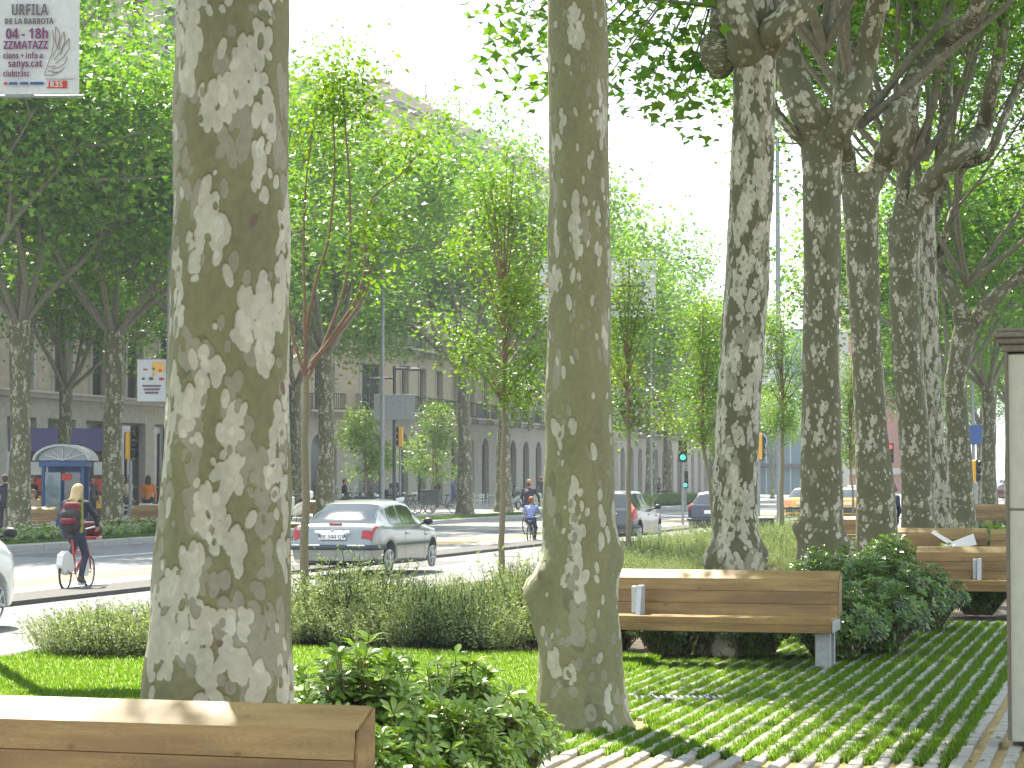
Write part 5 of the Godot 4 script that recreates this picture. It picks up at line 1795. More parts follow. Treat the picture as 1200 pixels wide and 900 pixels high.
func buildings() -> void:
	var up := {"h": 4.1, "w": 1.35, "head": 3.0, "balcony": true, "trim": true}
	var fa := [{"h": 5.9, "w": 1.75, "head": 4.6, "arch": true}, up, up, up, up, {"h": 3.4, "w": 1.2, "head": 2.3, "trim": true}]
	var t := thing("corner_building", "tan corner building with an arched ground floor, balconies and dark shutters", "building", Vector3(-45, 0, -133))
	var o := Vector3(45, 0, 133)
	facade(t, Vector3(-45, 0, -133) + o, Vector3(0, 0, -1), 16, 3.7, fa, M.tan, M.stone)
	facade(t, Vector3(-45 - 9.2, 0, -133 + 9.2) + o, Vector3(1, 0, -1).normalized(), 4, 3.25, fa, M.tan, M.stone)
	facade(t, Vector3(-45 - 9.2 - 14.8, 0, -133 + 9.2) + o, Vector3(1, 0, 0), 4, 3.7, fa, M.tan, M.stone)
	part(Sh.new().prism(PackedVector2Array([Vector2(0.0, 0.0), Vector2(0, -59), Vector2(-24, -59), Vector2(-24, 9), Vector2(-9.2, 9)]), 0.3, Vector3(-0.6, 25.4, 0), Basis(Vector3.RIGHT, Vector3.BACK, Vector3.DOWN)), "roof", M.stone, t)
	for i in 5:
		part(Sh.new().box(Vector3(-4.0, 27.2, -8.0 - i * 9.0), Vector3(1.2, 2.4, 1.0), 0.05).box(Vector3(-4.0, 28.5, -8.0 - i * 9.0), Vector3(1.5, 0.2, 1.3), 0.03), "chimney", M.beige, t)
	for i in 3:
		part(Sh.new().rod(Vector3(-2.5, 25.5, -6.0 - i * 8.0), Vector3(-2.5, 29.5, -6.0 - i * 8.0), 0.04, 5).rod(Vector3(-3.0, 28.8, -6.0 - i * 8.0), Vector3(-2.0, 28.8, -6.0 - i * 8.0), 0.025, 4).rod(Vector3(-2.9, 29.2, -6.0 - i * 8.0), Vector3(-2.1, 29.2, -6.0 - i * 8.0), 0.025, 4), "aerial", M.darkpole, t)
	# yellow box sign and white awning rail on the ground floor
	put(Sh.new().box(Vector3.ZERO, Vector3(1.4, 1.6, 0.3), 0.05).mesh(), "shop_sign", M.yellow, t, Transform3D(Basis(Vector3.UP, PI / 4), at_x(407, 512, -50.5) - Vector3(-45, 0, -133)))
	t = thing("apartment_building", "brown beige apartment building with tall dark shop windows behind the blue booth", "building", Vector3(-45, 0, -58))
	var fb := [{"h": 5.4, "w": 2.6, "head": 4.3}, {"h": 4.6, "w": 1.7, "head": 3.6, "trim": true}, up, up, up, {"h": 3.4, "w": 1.2, "head": 2.3, "trim": true}]
	facade(t, Vector3(0, 0, 8), Vector3(0, 0, -1), 15, 3.6, fb, M.beige, M.stone)
	put(Sh.new().box(Vector3.ZERO, Vector3(15, 25, 0.4)).mesh(), "side_wall", M.beige, t, Transform3D(Basis.IDENTITY, Vector3(-8.0, 12.5, -46.2)))
	put(Sh.new().box(Vector3.ZERO, Vector3(15, 0.3, 54)).mesh(), "roof", M.stone, t, Transform3D(Basis.IDENTITY, Vector3(-8.0, 25.0, -19.0)))
	t = thing("terrace_building", "grey stone building further down the street behind the trees", "building", Vector3(-45, 0, -196))
	facade(t, Vector3(0, 0, 0), Vector3(0, 0, -1), 14, 3.7, fa.slice(0, 3), M.stone, M.stone)
	put(Sh.new().box(Vector3.ZERO, Vector3(15, 0.3, 52)).mesh(), "roof", M.stone, t, Transform3D(Basis.IDENTITY, Vector3(-8.2, 14.1, -26.0)))
	# the far block across the side street, seen past the corner
	t = thing("back_building", "dim brown building along the side street beside the corner building", "building", Vector3(-88, 0, -120))
	facade(t, Vector3(0, 0, -12), Vector3(1, 0, 0), 5, 3.7, fb, M.beige, M.stone)
	# glass block past the crossing
	var gz := -240.0
	var x0 := at_z(870, 561, gz).x
	var x1 := at_z(984, 561, gz).x
	t = thing("glass_building", "pale blue glass office block behind the young trees past the crossing", "building", Vector3((x0 + x1) / 2, 0, gz))
	var w := x1 - x0
	part(Sh.new().box(Vector3(0, 9.0, -4.2), Vector3(w, 18.0, 8.0)), "core", M.stone, t)
	var nx := 8
	for i in nx:
		for j in 6:
			part(cached("gpane", func(): return Sh.new().box(Vector3.ZERO, Vector3(w / nx - 0.12, 2.85, 0.06))), "pane", M.blueglass, t).position = Vector3(-w / 2 + (i + 0.5) * w / nx, 1.5 + j * 3.0, 0.0)
	for i in nx + 1:
		part(cached("gmul", func(): return Sh.new().box(Vector3(0, 9.0, 0.05), Vector3(0.12, 18.0, 0.2))), "mullion", M.zinc, t).position.x = -w / 2 + i * w / nx
	part(Sh.new().box(Vector3(0, 3.1, 0.3), Vector3(w, 0.5, 0.9), 0.05), "canopy", M.darkpole, t)
	# brick arch
	gz = -282.0
	x0 = at_z(981, 561, gz).x
	t = thing("brick_arch", "tall red brick triumphal arch far down the street behind the trunks", "monument", Vector3(x0 + 16.0, 0, gz))
	var ol := PackedVector2Array([Vector2(-15, 0), Vector2(-5.5, 0), Vector2(-5.5, 13.0)])
	for i in 13:
		var a := PI - PI * i / 12.0
		ol.append(Vector2(cos(a) * 5.5, 13.0 + sin(a) * 5.5))
	for p in [Vector2(5.5, 0), Vector2(15, 0), Vector2(15, 28), Vector2(-15, 28)]:
		ol.append(p)
	part(Sh.new().prism(ol, 8.0), "arch_body", M.brick, t)
	for y in [2.6, 20.0, 26.2, 28.2]:
		for s in ([-1.0, 1.0] if y < 10.0 else [0.0]):
			part(Sh.new().box(Vector3(s * 10.25, y, 0), Vector3(10.4 if s != 0.0 else 31.0, 0.8, 9.0), 0.1), "stone_band", M.cornice, t)
	part(Sh.new().box(Vector3(0, 29.3, 0), Vector3(28, 1.6, 7.0), 0.1), "attic", M.brick, t)
	for x in [-13.6, -6.9, 6.9, 13.6]:
		part(Sh.new().box(Vector3(x, 11.3, 4.4), Vector3(1.6, 16.5, 1.0), 0.1), "pilaster", M.brick, t)
	for i in 10:
		part(Sh.new().box(Vector3(-13.5 + i * 3.0, 23.0, 4.1), Vector3(2.2, 3.2, 0.5), 0.08), "frieze_panel", M.cornice, t)
	for x in [-13.6, -6.9, 6.9, 13.6]:
		part(Sh.new().box(Vector3(x, 30.6, 3.0), Vector3(1.3, 2.2, 1.3), 0.2), "finial", M.cornice, t)

# ---- street furniture
func flat_text(parent: Node3D, s: String, size: float, at: Vector3, m: Material, called := "lettering", bold := false, thick := 0.004, b := Basis.IDENTITY) -> MeshInstance3D:
	var tm := TextMesh.new()
	tm.text = s
	var f := SystemFont.new()
	f.font_names = PackedStringArray(["Droid Sans"])
	f.font_weight = 700 if bold else 400
	tm.font = f
	tm.font_size = 48
	tm.pixel_size = size / 48.0
	tm.depth = thick
	tm.curve_step = 2.0
	var o := MeshInstance3D.new()
	o.mesh = tm
	o.material_override = m
	o.name = called
	parent.add_child(o, true)
	o.transform = Transform3D(b, at)
	return o

func lamp_post(label: String, at: Vector3, h: float, arm := Vector3(1.2, 0, 0)) -> Node3D:
	var t := thing("lamp_post", label, "lamp post", at, 0.0, "tall slim lamp posts")
	part(Sh.new().tube([Vector3.ZERO, Vector3(0, 0.25, 0), Vector3(0, 0.3, 0)], [0.17, 0.16, 0.1], 12), "base", M.pole, t)
	part(Sh.new().rod(Vector3(0, 0.28, 0), Vector3(0, h, 0), 0.085, 12, 0.06), "post", M.pole, t)
	var hd := part(Sh.new().box(Vector3(0, h, 0) + arm * 0.3, Vector3(0.16 + absf(arm.x) * 0.6, 0.09, 0.2), 0.03), "lamp_head", M.zinc, t)
	part(Sh.new().box(Vector3(0, h - 0.055, 0) + arm * 0.35, Vector3(0.12 + absf(arm.x) * 0.4, 0.03, 0.14), 0.01), "lens", M.white, hd)
	return t

func banner(label: String, at: Vector3, w: float, h: float, turn: float, side: float) -> Node3D:
	# hangs beside a post that stands at local x = 0; the cloth sags a little
	var t := thing("banner", label, "banner", at, turn, "cloth banners on lamp posts")
	var P := []
	for j in 9:
		for i in 9:
			P.append(Vector3(side * (0.08 + w * i / 8.0), -h * j / 8.0, 0.015 * sin(i * 0.9 + j * 0.3) * (j / 8.0)))
	part(Sh.new().grid(P, 9, 9, Vector3.BACK), "cloth", M.banner, t)
	for y in [0.02, -h - 0.02]:
		part(Sh.new().rod(Vector3(0, y, -0.01), Vector3(side * (w + 0.12), y, -0.01), 0.016, 6), "arm", M.pole, t)
	return t

func traffic_light(label: String, at: Vector3, turn: float, h: float, lit := "", single := false) -> Node3D:
	var t := thing("traffic_light", label, "traffic light", at, turn, "yellow traffic lights")
	part(Sh.new().rod(Vector3.ZERO, Vector3(0, h - 0.5, 0), 0.055, 10), "pole", M.pole, t)
	part(Sh.new().box(Vector3(0, h, -0.03), Vector3(0.3, 0.92, 0.2), 0.03), "housing", M.yellow, t)
	part(Sh.new().box(Vector3(0, h, 0.08), Vector3(0.34, 0.96, 0.03), 0.01), "front_plate", M.black, t)
	var cols := [M.lensred, M.lensamber, M.lensgreen]
	for i in 3:
		var y := h + 0.3 - i * 0.3
		var m: Material = cols[i]
		if lit == "green" and i == 2: m = M.lit_green
		if lit == "red" and i == 0: m = M.lit_red
		var ln := part(Sh.new().ball(Vector3(0, y, 0.1), Vector3(0.105, 0.105, 0.03), 8, 14), "lens", m, t)
		part(Sh.new().tube([Vector3(0, y + 0.02, 0.09), Vector3(0, y + 0.02, 0.22)], [0.125, 0.12], 12, false), "visor", M.black, ln)
	return t

func street_furniture() -> void:
	M.lensred = mat(lin(0.12, 0.015, 0.012), 0.3)
	M.lensamber = mat(lin(0.16, 0.08, 0.01), 0.3)
	M.lensgreen = mat(lin(0.012, 0.08, 0.05), 0.3)
	var near := func(px: float) -> Vector3:
		var p := at_x(px, 561, -10.45)
		p.y = -0.03
		return p
	var far := func(px: float) -> Vector3:
		var p := at_x(px, 561, -27.9)
		p.y = 0.0
		return p
	var pa: Vector3 = near.call(-25)
	var pb: Vector3 = near.call(699)
	var pc: Vector3 = near.call(913)
	var pd: Vector3 = far.call(197)
	lamp_post("tall lamp post that carries the big printed banner", pa, 12.2)
	lamp_post("tall lamp post hidden behind the burled trunk with a banner on each side", pb, 12.2)
	lamp_post("tall grey lamp post between the leaning and dark speckled trunks", pc, 12.2, Vector3(0.3, 0, 0))
	lamp_post("slim lamp post beside the cream trunk with a small coloured banner", pd, 13.2, Vector3(0.4, 0, 0))
	lamp_post("slim lamp post behind the silver car", far.call(448), 12.2, Vector3(0.4, 0, 0))
	lamp_post("slim lamp post above the grey hatchback", far.call(763), 12.4, Vector3(0.4, 0, 0))
	lamp_post("far lamp post by the blue street sign", at_z(1141, 561, -100.0) - Vector3(0, 1.7, 0), 7.5, Vector3(0.4, 0, 0))
	# big banner, its print copied where it can be read
	var sc := scale_at(pa)
	var bw := 115.0 / sc - 0.08
	var top := 1.7 + 561.0 / sc + 0.45
	var bt := banner("big white cloth banner printed in purple with a drawn wing", Vector3(pa.x, top, pa.z), bw, top - (1.7 + (561.0 - 106.0) / sc), yaw * 0.9, 1.0)
	var lx := func(px: float) -> float: return (px + 25.0) / sc
	var ly := func(py: float) -> float: return 1.7 + (561.0 - py) / sc - top
	var rows := [["URFILA", 9, 52, 14.0, "g"], ["DE LA BARBOTA", 1, 59, 7.2, "g"], ["04 - 18h", 3, 53, 13.0, "p"], ["ZZMATAZZ", 0, 53, 10.0, "p"], ["cions + info a", 0, 47, 7.6, "p"], ["sanys.cat", 6, 46, 9.0, "p"], ["clubtr3sc", 0, 31, 7.6, "p"]]
	var yy := [6.0, 19.5, 34.5, 48.0, 60.5, 70.0, 82.0]
	for i in rows.size():
		var r: Array = rows[i]
		var o := flat_text(bt, r[0], r[3] / sc * 1.3, Vector3(lx.call((r[1] + r[2]) / 2.0), ly.call(yy[i]), 0.022), M.greytext if r[4] == "g" else M.purple, "lettering", true)
		var ww: float = o.mesh.get_aabb().size.x
		if ww > 0.01:
			o.scale = Vector3(((r[2] - r[1]) / sc) / ww, 1, 1)
	var wing := Sh.new()
	var curves := [[[49, 84], [52, 74], [57, 60], [60, 44], [58, 30]], [[62, 26], [67, 34], [65, 50], [58, 62]], [[72, 32], [73, 44], [68, 56], [60, 66]], [[78, 40], [78, 52], [72, 62], [62, 70]], [[76, 62], [73, 70], [66, 75], [58, 76]], [[73, 74], [68, 80], [58, 81]], [[62, 26], [61, 40], [64, 52]], [[72, 32], [67, 42], [66, 54]], [[78, 40], [71, 50], [68, 60]], [[49, 84], [60, 84], [70, 78]], [[54, 74], [62, 73]], [[53, 79], [61, 79]]]
	for q in curves:
		var pp := []
		var rr := []
		var cv := Curve3D.new()
		for i in q.size():
			var a: Array = q[maxi(i - 1, 0)]
			var c: Array = q[mini(i + 1, q.size() - 1)]
			var d := Vector3(c[0] - a[0], a[1] - c[1], 0) * 0.17 / sc
			cv.add_point(Vector3(lx.call(q[i][0]), ly.call(q[i][1]), 0.02), -d, d)
		for i in 13:
			pp.append(cv.sample_baked(cv.get_baked_length() * i / 12.0))
			rr.append(0.0036)
		wing.tube(pp, rr, 4, false)
	part(wing, "wing_drawing", M.brownline, bt)
	part(Sh.new().box(Vector3(lx.call(68), ly.call(88.5), 0.018), Vector3(36.0 / sc, 0.004, 0.004)), "rule_line", M.brownline, bt)
	for q in [[3, 4, "r"], [12, 10, "b"], [25, 10, "b"], [40, 16, "b"]]:
		part(Sh.new().box(Vector3(lx.call(q[0]), ly.call(93.5), 0.018), Vector3(q[1] / sc, 3.2 / sc, 0.004)), "sponsor_mark", M.redprint if q[2] == "r" else M.blue, bt)
	part(Sh.new().box(Vector3(lx.call(64), ly.call(95.0), 0.018), Vector3(24.0 / sc, 9.0 / sc, 0.004)), "sponsor_mark", M.redprint, bt)
	flat_text(bt, "TR3S", 7.0 / sc * 1.3, Vector3(lx.call(61), ly.call(95), 0.022), M.banner, "lettering", true)
	# banners either side of the post behind the burled trunk
	var s2 := scale_at(pb)
	var tb := 1.7 + (561.0 - 304.0) / s2
	var b1 := banner("white cloth banner edge showing beside the burled trunk towards the road", Vector3(pb.x, tb, pb.z), 62.0 / s2, 70.0 / s2, yaw * 0.9, -1.0)
	flat_text(b1, "S", 16.0 / s2, Vector3(-56.0 / s2, -26.0 / s2, 0.03), M.redprint, "lettering", true)
	var b2 := banner("white cloth banner with lines of text behind the twiggy young tree", Vector3(pb.x, tb, pb.z), 66.0 / s2, 66.0 / s2, yaw * 0.9, 1.0)
	for i in 5:
		part(Sh.new().box(Vector3((34.0 + (i % 2) * 4.0) / s2, -(30.0 + i * 7.0) / s2, 0.02), Vector3((44.0 - (i % 3) * 7.0) / s2, 3.0 / s2, 0.004)), "text_line", M.greytext, b2)
	var s3 := scale_at(pc)
	var b3 := banner("pale cloth banner on the post between the leaning and dark speckled trunks", Vector3(pc.x, 1.7 + (561.0 - 392.0) / s3, pc.z), 36.0 / s3, 58.0 / s3, yaw * 0.9, -1.0)
	for i in 4:
		part(Sh.new().box(Vector3(-20.0 / s3, -(34.0 + i * 5.0) / s3, 0.02), Vector3((24.0 - i * 3.0) / s3, 1.8 / s3, 0.004)), "text_line", M.greytext, b3)
	var s4 := scale_at(pd)
	var b4 := banner("small white banner with coloured shapes on the far slim lamp post", Vector3(pd.x, 1.7 + (561.0 - 421.0) / s4, pd.z), 34.0 / s4, 49.0 / s4, yaw * 0.9, -1.0)
	part(Sh.new().box(Vector3(-12.0 / s4, -9.0 / s4, 0.02), Vector3(14.0 / s4, 13.0 / s4, 0.004)), "print_shape", M.orangeprint, b4)
	var gq := rnd(4)
	for i in 9:
		part(Sh.new().ball(Vector3(-(6.0 + gq.randf() * 24.0) / s4, -(6.0 + gq.randf() * 20.0) / s4, 0.02), Vector3(gq.randf_range(1.5, 3.4) / s4, gq.randf_range(1.0, 2.0) / s4, 0.006), 5, 8), "print_shape", [M.redprint, M.orangeprint, M.lensgreen][i % 3], b4)
	for i in 3:
		part(Sh.new().box(Vector3(-20.0 / s4, -(31.0 + i * 4.0) / s4, 0.02), Vector3((22.0 - i * 3.0) / s4, 2.2 / s4, 0.004)), "text_line", M.greytext, b4)
	# traffic lights: [px, py middle of the head, z, turn, lit, label]
	for q in [[153, 522, -66.0, PI * 0.5, "", "yellow traffic light by the far plane tree near the blue booth"], [469, 512, -98.0, -1.4, "", "yellow traffic light before the arched ground floor"], [800, 527, -86.0, 0.25, "green", "traffic light showing green above the hatchbacks"], [889, 524, -80.0, 2.5, "", "yellow traffic light behind the leaning trunk"], [1144, 552, -95.0, 1.2, "", "yellow traffic light under the blue street sign"], [803, 562, -120.0, 0.2, "green", "small distant traffic light showing green under the larger one"], [1043, 531, -110.0, 0.2, "red", "traffic light showing red seen between two near trunks"], [663, 541, -126.0, 0.3, "green", "distant traffic light past the two bicycles"]]:
		var p := at_z(q[0], q[1], q[2])
		traffic_light(q[5], Vector3(p.x, -0.1, p.z), q[3], p.y + 0.1, q[4])
	# double-armed lamp and the back of a sign panel by the corner
	var p := at_x(462, 561, -29.0)
	var s5 := scale_at(p)
	var t := thing("street_lamp", "dark two-armed street lamp with a grey sign panel before the corner building", "street lamp", Vector3(p.x, 0, p.z), yaw)
	part(Sh.new().rod(Vector3.ZERO, Vector3(0, 1.7 + 132.0 / s5, 0), 0.07, 8), "post", M.darkpole, t)
	part(Sh.new().rod(Vector3(0, 1.7 + 129.0 / s5, 0), Vector3(28.0 / s5, 1.7 + 129.0 / s5, 0), 0.05, 6), "arm", M.darkpole, t)
	part(Sh.new().rod(Vector3(0, 1.7 + 118.0 / s5, 0), Vector3(-27.0 / s5, 1.7 + 118.0 / s5, 0), 0.05, 6), "arm", M.darkpole, t)
	for q in [[24.0, 128.0], [-23.0, 117.0]]:
		part(Sh.new().box(Vector3(q[0] / s5, 1.7 + q[1] / s5, 0), Vector3(0.5, 0.1, 0.25), 0.03), "lamp_head", M.darkpole, t)
	part(Sh.new().box(Vector3(0, 1.7 + 84.0 / s5, 0.1), Vector3(48.0 / s5, 30.0 / s5, 0.06), 0.01), "sign_panel", M.pole, t)
	# blue street sign
	p = at_z(1150, 507, -100.0)
	t = thing("street_sign", "blue direction sign board past the near trunks", "sign", Vector3(p.x, -0.1, p.z), yaw)
	part(Sh.new().rod(Vector3.ZERO, Vector3(0, p.y + 0.5, 0), 0.06, 8), "post", M.pole, t)
	part(Sh.new().box(Vector3(0, p.y, 0.08), Vector3(1.3, 0.85, 0.05), 0.02), "board", M.blue, t)
	p = at_z(889, 517, -82.0)
	t = thing("round_sign", "round blue road sign above a yellow traffic light", "sign", Vector3(p.x, -0.1, p.z), yaw)
	part(Sh.new().rod(Vector3.ZERO, Vector3(0, p.y, 0), 0.04, 8), "post", M.pole, t)
	part(Sh.new().rod(Vector3(0, p.y + 0.1, 0.05), Vector3(0, p.y + 0.1, 0.09), 0.32, 20), "disc", M.blue, t)
	part(Sh.new().ring(Vector3(0, p.y + 0.1, 0.095), Vector3.BACK, 0.3, 0.018, 20, 6), "rim", M.white, t)
	# telephone booth with an arched glass roof
	p = at_x(77, 561, -33.0)
	t = thing("phone_booth", "blue street booth with an arched pale roof and fan window", "booth", Vector3(p.x, 0, p.z), yaw)
	for x in [-0.62, 0.62]:
		for z in [-0.45, 0.45]:
			part(Sh.new().box(Vector3(x, 1.1, z), Vector3(0.09, 2.2, 0.09), 0.01), "post", M.blue, t)
	part(Sh.new().box(Vector3(0, 2.17, 0), Vector3(1.5, 0.2, 1.1), 0.02), "beam", M.blue, t)
	part(Sh.new().box(Vector3(0, 1.1, -0.42), Vector3(1.2, 2.1, 0.05)), "back_panel", M.blue, t)
	part(Sh.new().box(Vector3(-0.32, 1.25, 0.44), Vector3(0.5, 1.3, 0.02)), "pane", M.blueglass, t)
	part(Sh.new().box(Vector3(0.3, 1.25, 0.44), Vector3(0.5, 1.3, 0.02)), "pane", M.glass, t)
	part(Sh.new().box(Vector3(0, 0.28, 0.44), Vector3(1.2, 0.56, 0.05)), "kick_panel", M.blue, t)
	part(Sh.new().box(Vector3(0.12, 1.75, 0.47), Vector3(0.3, 0.2, 0.03)), "red_plate", M.redprint, t)
	var arc := PackedVector2Array()
	for i in 13:
		var a := PI * i / 12.0
		arc.append(Vector2(cos(a) * 0.92, sin(a) * 0.52))
	for i in 13:
		var a := PI - PI * i / 12.0
		arc.append(Vector2(cos(a) * 0.84, sin(a) * 0.45))
	part(Sh.new().prism(arc, 1.5, Vector3(0, 2.28, 0)), "arched_roof", M.zinc, t)
	var fan := Sh.new()
	for i in 5:
		var a := PI * (i + 1) / 6.0
		fan.bar(Vector3(0, 2.29, 0.5), Vector3(cos(a) * 0.82, 2.29 + sin(a) * 0.44, 0.5), 0.04, 0.04)
	part(fan, "fan_bars", M.white, t)
	var fg := PackedVector2Array()
	for i in 13:
		var a := PI * i / 12.0
		fg.append(Vector2(cos(a) * 0.83, sin(a) * 0.44))
	part(Sh.new().prism(fg, 0.02, Vector3(0, 2.285, 0.46)), "fan_pane", M.blueglass, t)
	# newspaper stand awning behind the booth
	p = at_x(70, 561, -40.0)
	t = thing("news_stand", "dim news stand with a purple blue fascia behind the booth", "kiosk", Vector3(p.x, 0, p.z), 0.5)
	part(Sh.new().box(Vector3(0, 1.5, -0.8), Vector3(3.6, 3.0, 1.4), 0.03), "stall", M.shutter, t)
	part(Sh.new().box(Vector3(0, 3.2, 0.1), Vector3(3.9, 0.9, 0.12), 0.02), "fascia", mat(lin(0.09, 0.08, 0.22), 0.5), t)
	var gk := rnd(61)
	for i in 6:
		for j in 3:
			part(Sh.new().box(Vector3(-1.5 + i * 0.6, 0.8 + j * 0.65, -0.06), Vector3(0.42, 0.5, 0.02)), "magazine", [M.redprint, M.white, M.blue, M.orangeprint, M.banner][gk.randi() % 5], t)
	# pale post-like information pillar by the paving
	p = gp(1184, 878)
	t = thing("information_pillar", "tall pale pillar box with a dark moulded cap beside the paving", "pillar", Vector3(p.x + 0.62, 0, p.z - 0.3), 0.0)
	part(Sh.new().box(Vector3(0, 1.0 - 0.23, 0), Vector3(1.24, 1.46, 0.5), 0.008), "lower_panel", M.pillar, t)
	part(Sh.new().box(Vector3(0, 2.0, 0), Vector3(1.24, 0.985, 0.5), 0.008), "upper_panel", M.pillar, t)
	part(Sh.new().box(Vector3(0, 1.27, 0), Vector3(1.238, 2.45, 0.49)), "core", M.pillartrim, t)
	for s in [-1.0, 1.0]:
		part(Sh.new().box(Vector3(s * 0.626, 1.28, 0.1), Vector3(0.02, 2.46, 0.34), 0.003), "edge_strip", M.pillartrim, t)
	for q in [[2.53, 0.05, 0.02], [2.575, 0.04, 0.05], [2.61, 0.035, 0.075], [2.64, 0.03, 0.05]]:
		part(Sh.new().box(Vector3(0, q[0], 0), Vector3(1.26 + q[2] * 2.0, q[1], 0.52 + q[2] * 2.0), 0.008), "cap_moulding", M.pillartrim, t)
	for s in [-1.0, 1.0]:
		part(Sh.new().rod(Vector3(s * 0.58, -0.01, 0.15), Vector3(s * 0.58, 0.05, 0.15), 0.03, 8), "foot", M.iron, t)
	# dark box beside the leaning trunk
	p = gp(897, 640)
	t = thing("litter_container", "dark green lidded box standing in the herb bed by the road", "container", p, yaw * 0.5)
	part(Sh.new().box(Vector3(0, 0.35, 0), Vector3(0.44, 0.66, 0.4), 0.03), "body", M.green_box, t)
	part(Sh.new().box(Vector3(0, 0.71, 0), Vector3(0.48, 0.06, 0.44), 0.02), "lid", M.steel, t)
	for s in [-1.0, 1.0]:
		part(Sh.new().box(Vector3(s * 0.19, 0.03, 0), Vector3(0.05, 0.06, 0.36), 0.01), "foot", M.iron, t)
func life_materials() -> void:
	M.skin = mat(Color.WHITE, 0.8)
	M.skin.vertex_color_use_as_albedo = true
	M.carglass = mat(lin(0.02, 0.026, 0.028), 0.05)
	M.carglass.metallic_specular = 0.75
	M.clearscreen = mat(Color(0.9, 0.95, 1.0, 0.25), 0.1)
	M.clearscreen.transparency = BaseMaterial3D.TRANSPARENCY_ALPHA
	M.taillight = mat(lin(0.35, 0.012, 0.015), 0.15)
	M.brakelight = mat(lin(0.5, 0.02, 0.015), 0.2)
	M.brakelight.emission_enabled = true
	M.brakelight.emission = lin(1.0, 0.14, 0.07)
	M.brakelight.emission_energy_multiplier = 0.8
	M.carlamp = mat(lin(0.6, 0.62, 0.64), 0.15)
	M.plate = mat(lin(0.7, 0.7, 0.68), 0.4)
	for q in [["silver", Vector3(0.2, 0.22, 0.21)], ["greypaint", Vector3(0.035, 0.035, 0.033)], ["bluepaint", Vector3(0.005, 0.011, 0.026)], ["taxi_yellow", Vector3(0.8, 0.42, 0.01)], ["whitepaint", Vector3(0.68, 0.7, 0.68)], ["redpaint", Vector3(0.1, 0.012, 0.012)], ["bikered", Vector3(0.4, 0.015, 0.02)], ["blackpaint", Vector3(0.015, 0.016, 0.018)]]:
		var v: Vector3 = q[1]
		var m := mat(lin(v.x, v.y, v.z), 0.32, 0.5 if q[0] == "silver" else 0.0)
		m.clearcoat_enabled = true
		m.clearcoat = 0.8
		m.clearcoat_roughness = 0.08
		M[q[0]] = m
	M.darktrim = mat(lin(0.03, 0.045, 0.055), 0.55)
	M.chrome = mat(lin(0.6, 0.61, 0.6), 0.2, 0.9)

func saloon(paint: Material) -> Dictionary:
	return {"L": 4.25, "W": 1.72, "wr": 0.31, "roof_w": 0.7, "paint": paint, "axles": [0.82, 3.4],
		"top": [[0.0, 0.5], [0.03, 0.62], [0.07, 0.8], [0.12, 0.93], [0.2, 0.985], [0.42, 1.01], [0.75, 1.2], [1.1, 1.36], [1.5, 1.41], [2.1, 1.425], [2.6, 1.37], [2.9, 1.22], [3.3, 0.99], [3.6, 0.92], [4.0, 0.8], [4.18, 0.66], [4.25, 0.5]],
		"plan": [[0.0, 0.86], [0.06, 0.92], [0.3, 0.97], [0.9, 1.0], [3.2, 1.0], [3.7, 0.96], [4.0, 0.86], [4.25, 0.62]],
		"sill": [[0.0, 0.33], [0.2, 0.27], [0.5, 0.22], [3.8, 0.2], [4.25, 0.26]],
		"belt": [[0.0, 0.92], [0.5, 0.95], [2.0, 0.92], [3.3, 0.86], [4.25, 0.8]],
		"rear": [0.4, 1.08], "front": [2.62, 3.26], "side_windows": [[0.98, 1.62, 1.16, 1.66], [1.72, 2.86, 1.74, 2.48]], "doors": [1.68, 2.85], "mirror": [2.82, 1.0],
		"tails": [[0.06, 0.118, 0.06, 0.11, 6.0, 9.35], [0.1, 0.27, 0.12, 0.27, 5.9, 6.9]], "bumper": [0.57, 0.05, M.darktrim], "plate": [0.76, 0.03, -0.22]}
func hatch(paint: Material, h := 1.46, L := 3.95) -> Dictionary:
	return {"L": L, "W": 1.72, "wr": 0.31, "roof_w": 0.7, "paint": paint, "axles": [0.66, L - 0.8],
		"top": [[0.0, 0.5], [0.03, 0.7], [0.09, 0.94], [0.2, 1.02], [0.42, h - 0.16], [0.6, h - 0.03], [1.1, h], [1.9, h - 0.01], [2.4, h - 0.08], [2.75, h - 0.28], [3.1, 1.0], [3.4, 0.93], [L - 0.2, 0.8], [L - 0.05, 0.66], [L, 0.5]],
		"plan": [[0.0, 0.84], [0.08, 0.92], [0.3, 0.98], [0.8, 1.0], [3.0, 1.0], [L - 0.5, 0.95], [L - 0.2, 0.84], [L, 0.6]],
		"sill": [[0.0, 0.32], [0.2, 0.26], [0.5, 0.22], [L - 0.4, 0.2], [L, 0.26]],
		"belt": [[0.0, 0.96], [0.6, 0.98], [2.0, 0.93], [3.2, 0.88], [L, 0.8]],
		"rear": [0.19, 0.5], "rear_v": 8.3, "front": [2.42, 3.0], "side_windows": [[0.5, 1.0, 0.66, 1.02], [1.06, 1.62, 1.08, 1.66], [1.72, 2.72, 1.74, 2.34]], "doors": [1.67, 2.7], "mirror": [2.66, 1.02],
		"tails": [[0.05, 0.3, 0.12, 0.4, 6.0, 8.2]], "bumper": [0.5, 0.05, M.darktrim], "plate": [0.74, 0.02, -0.15]}
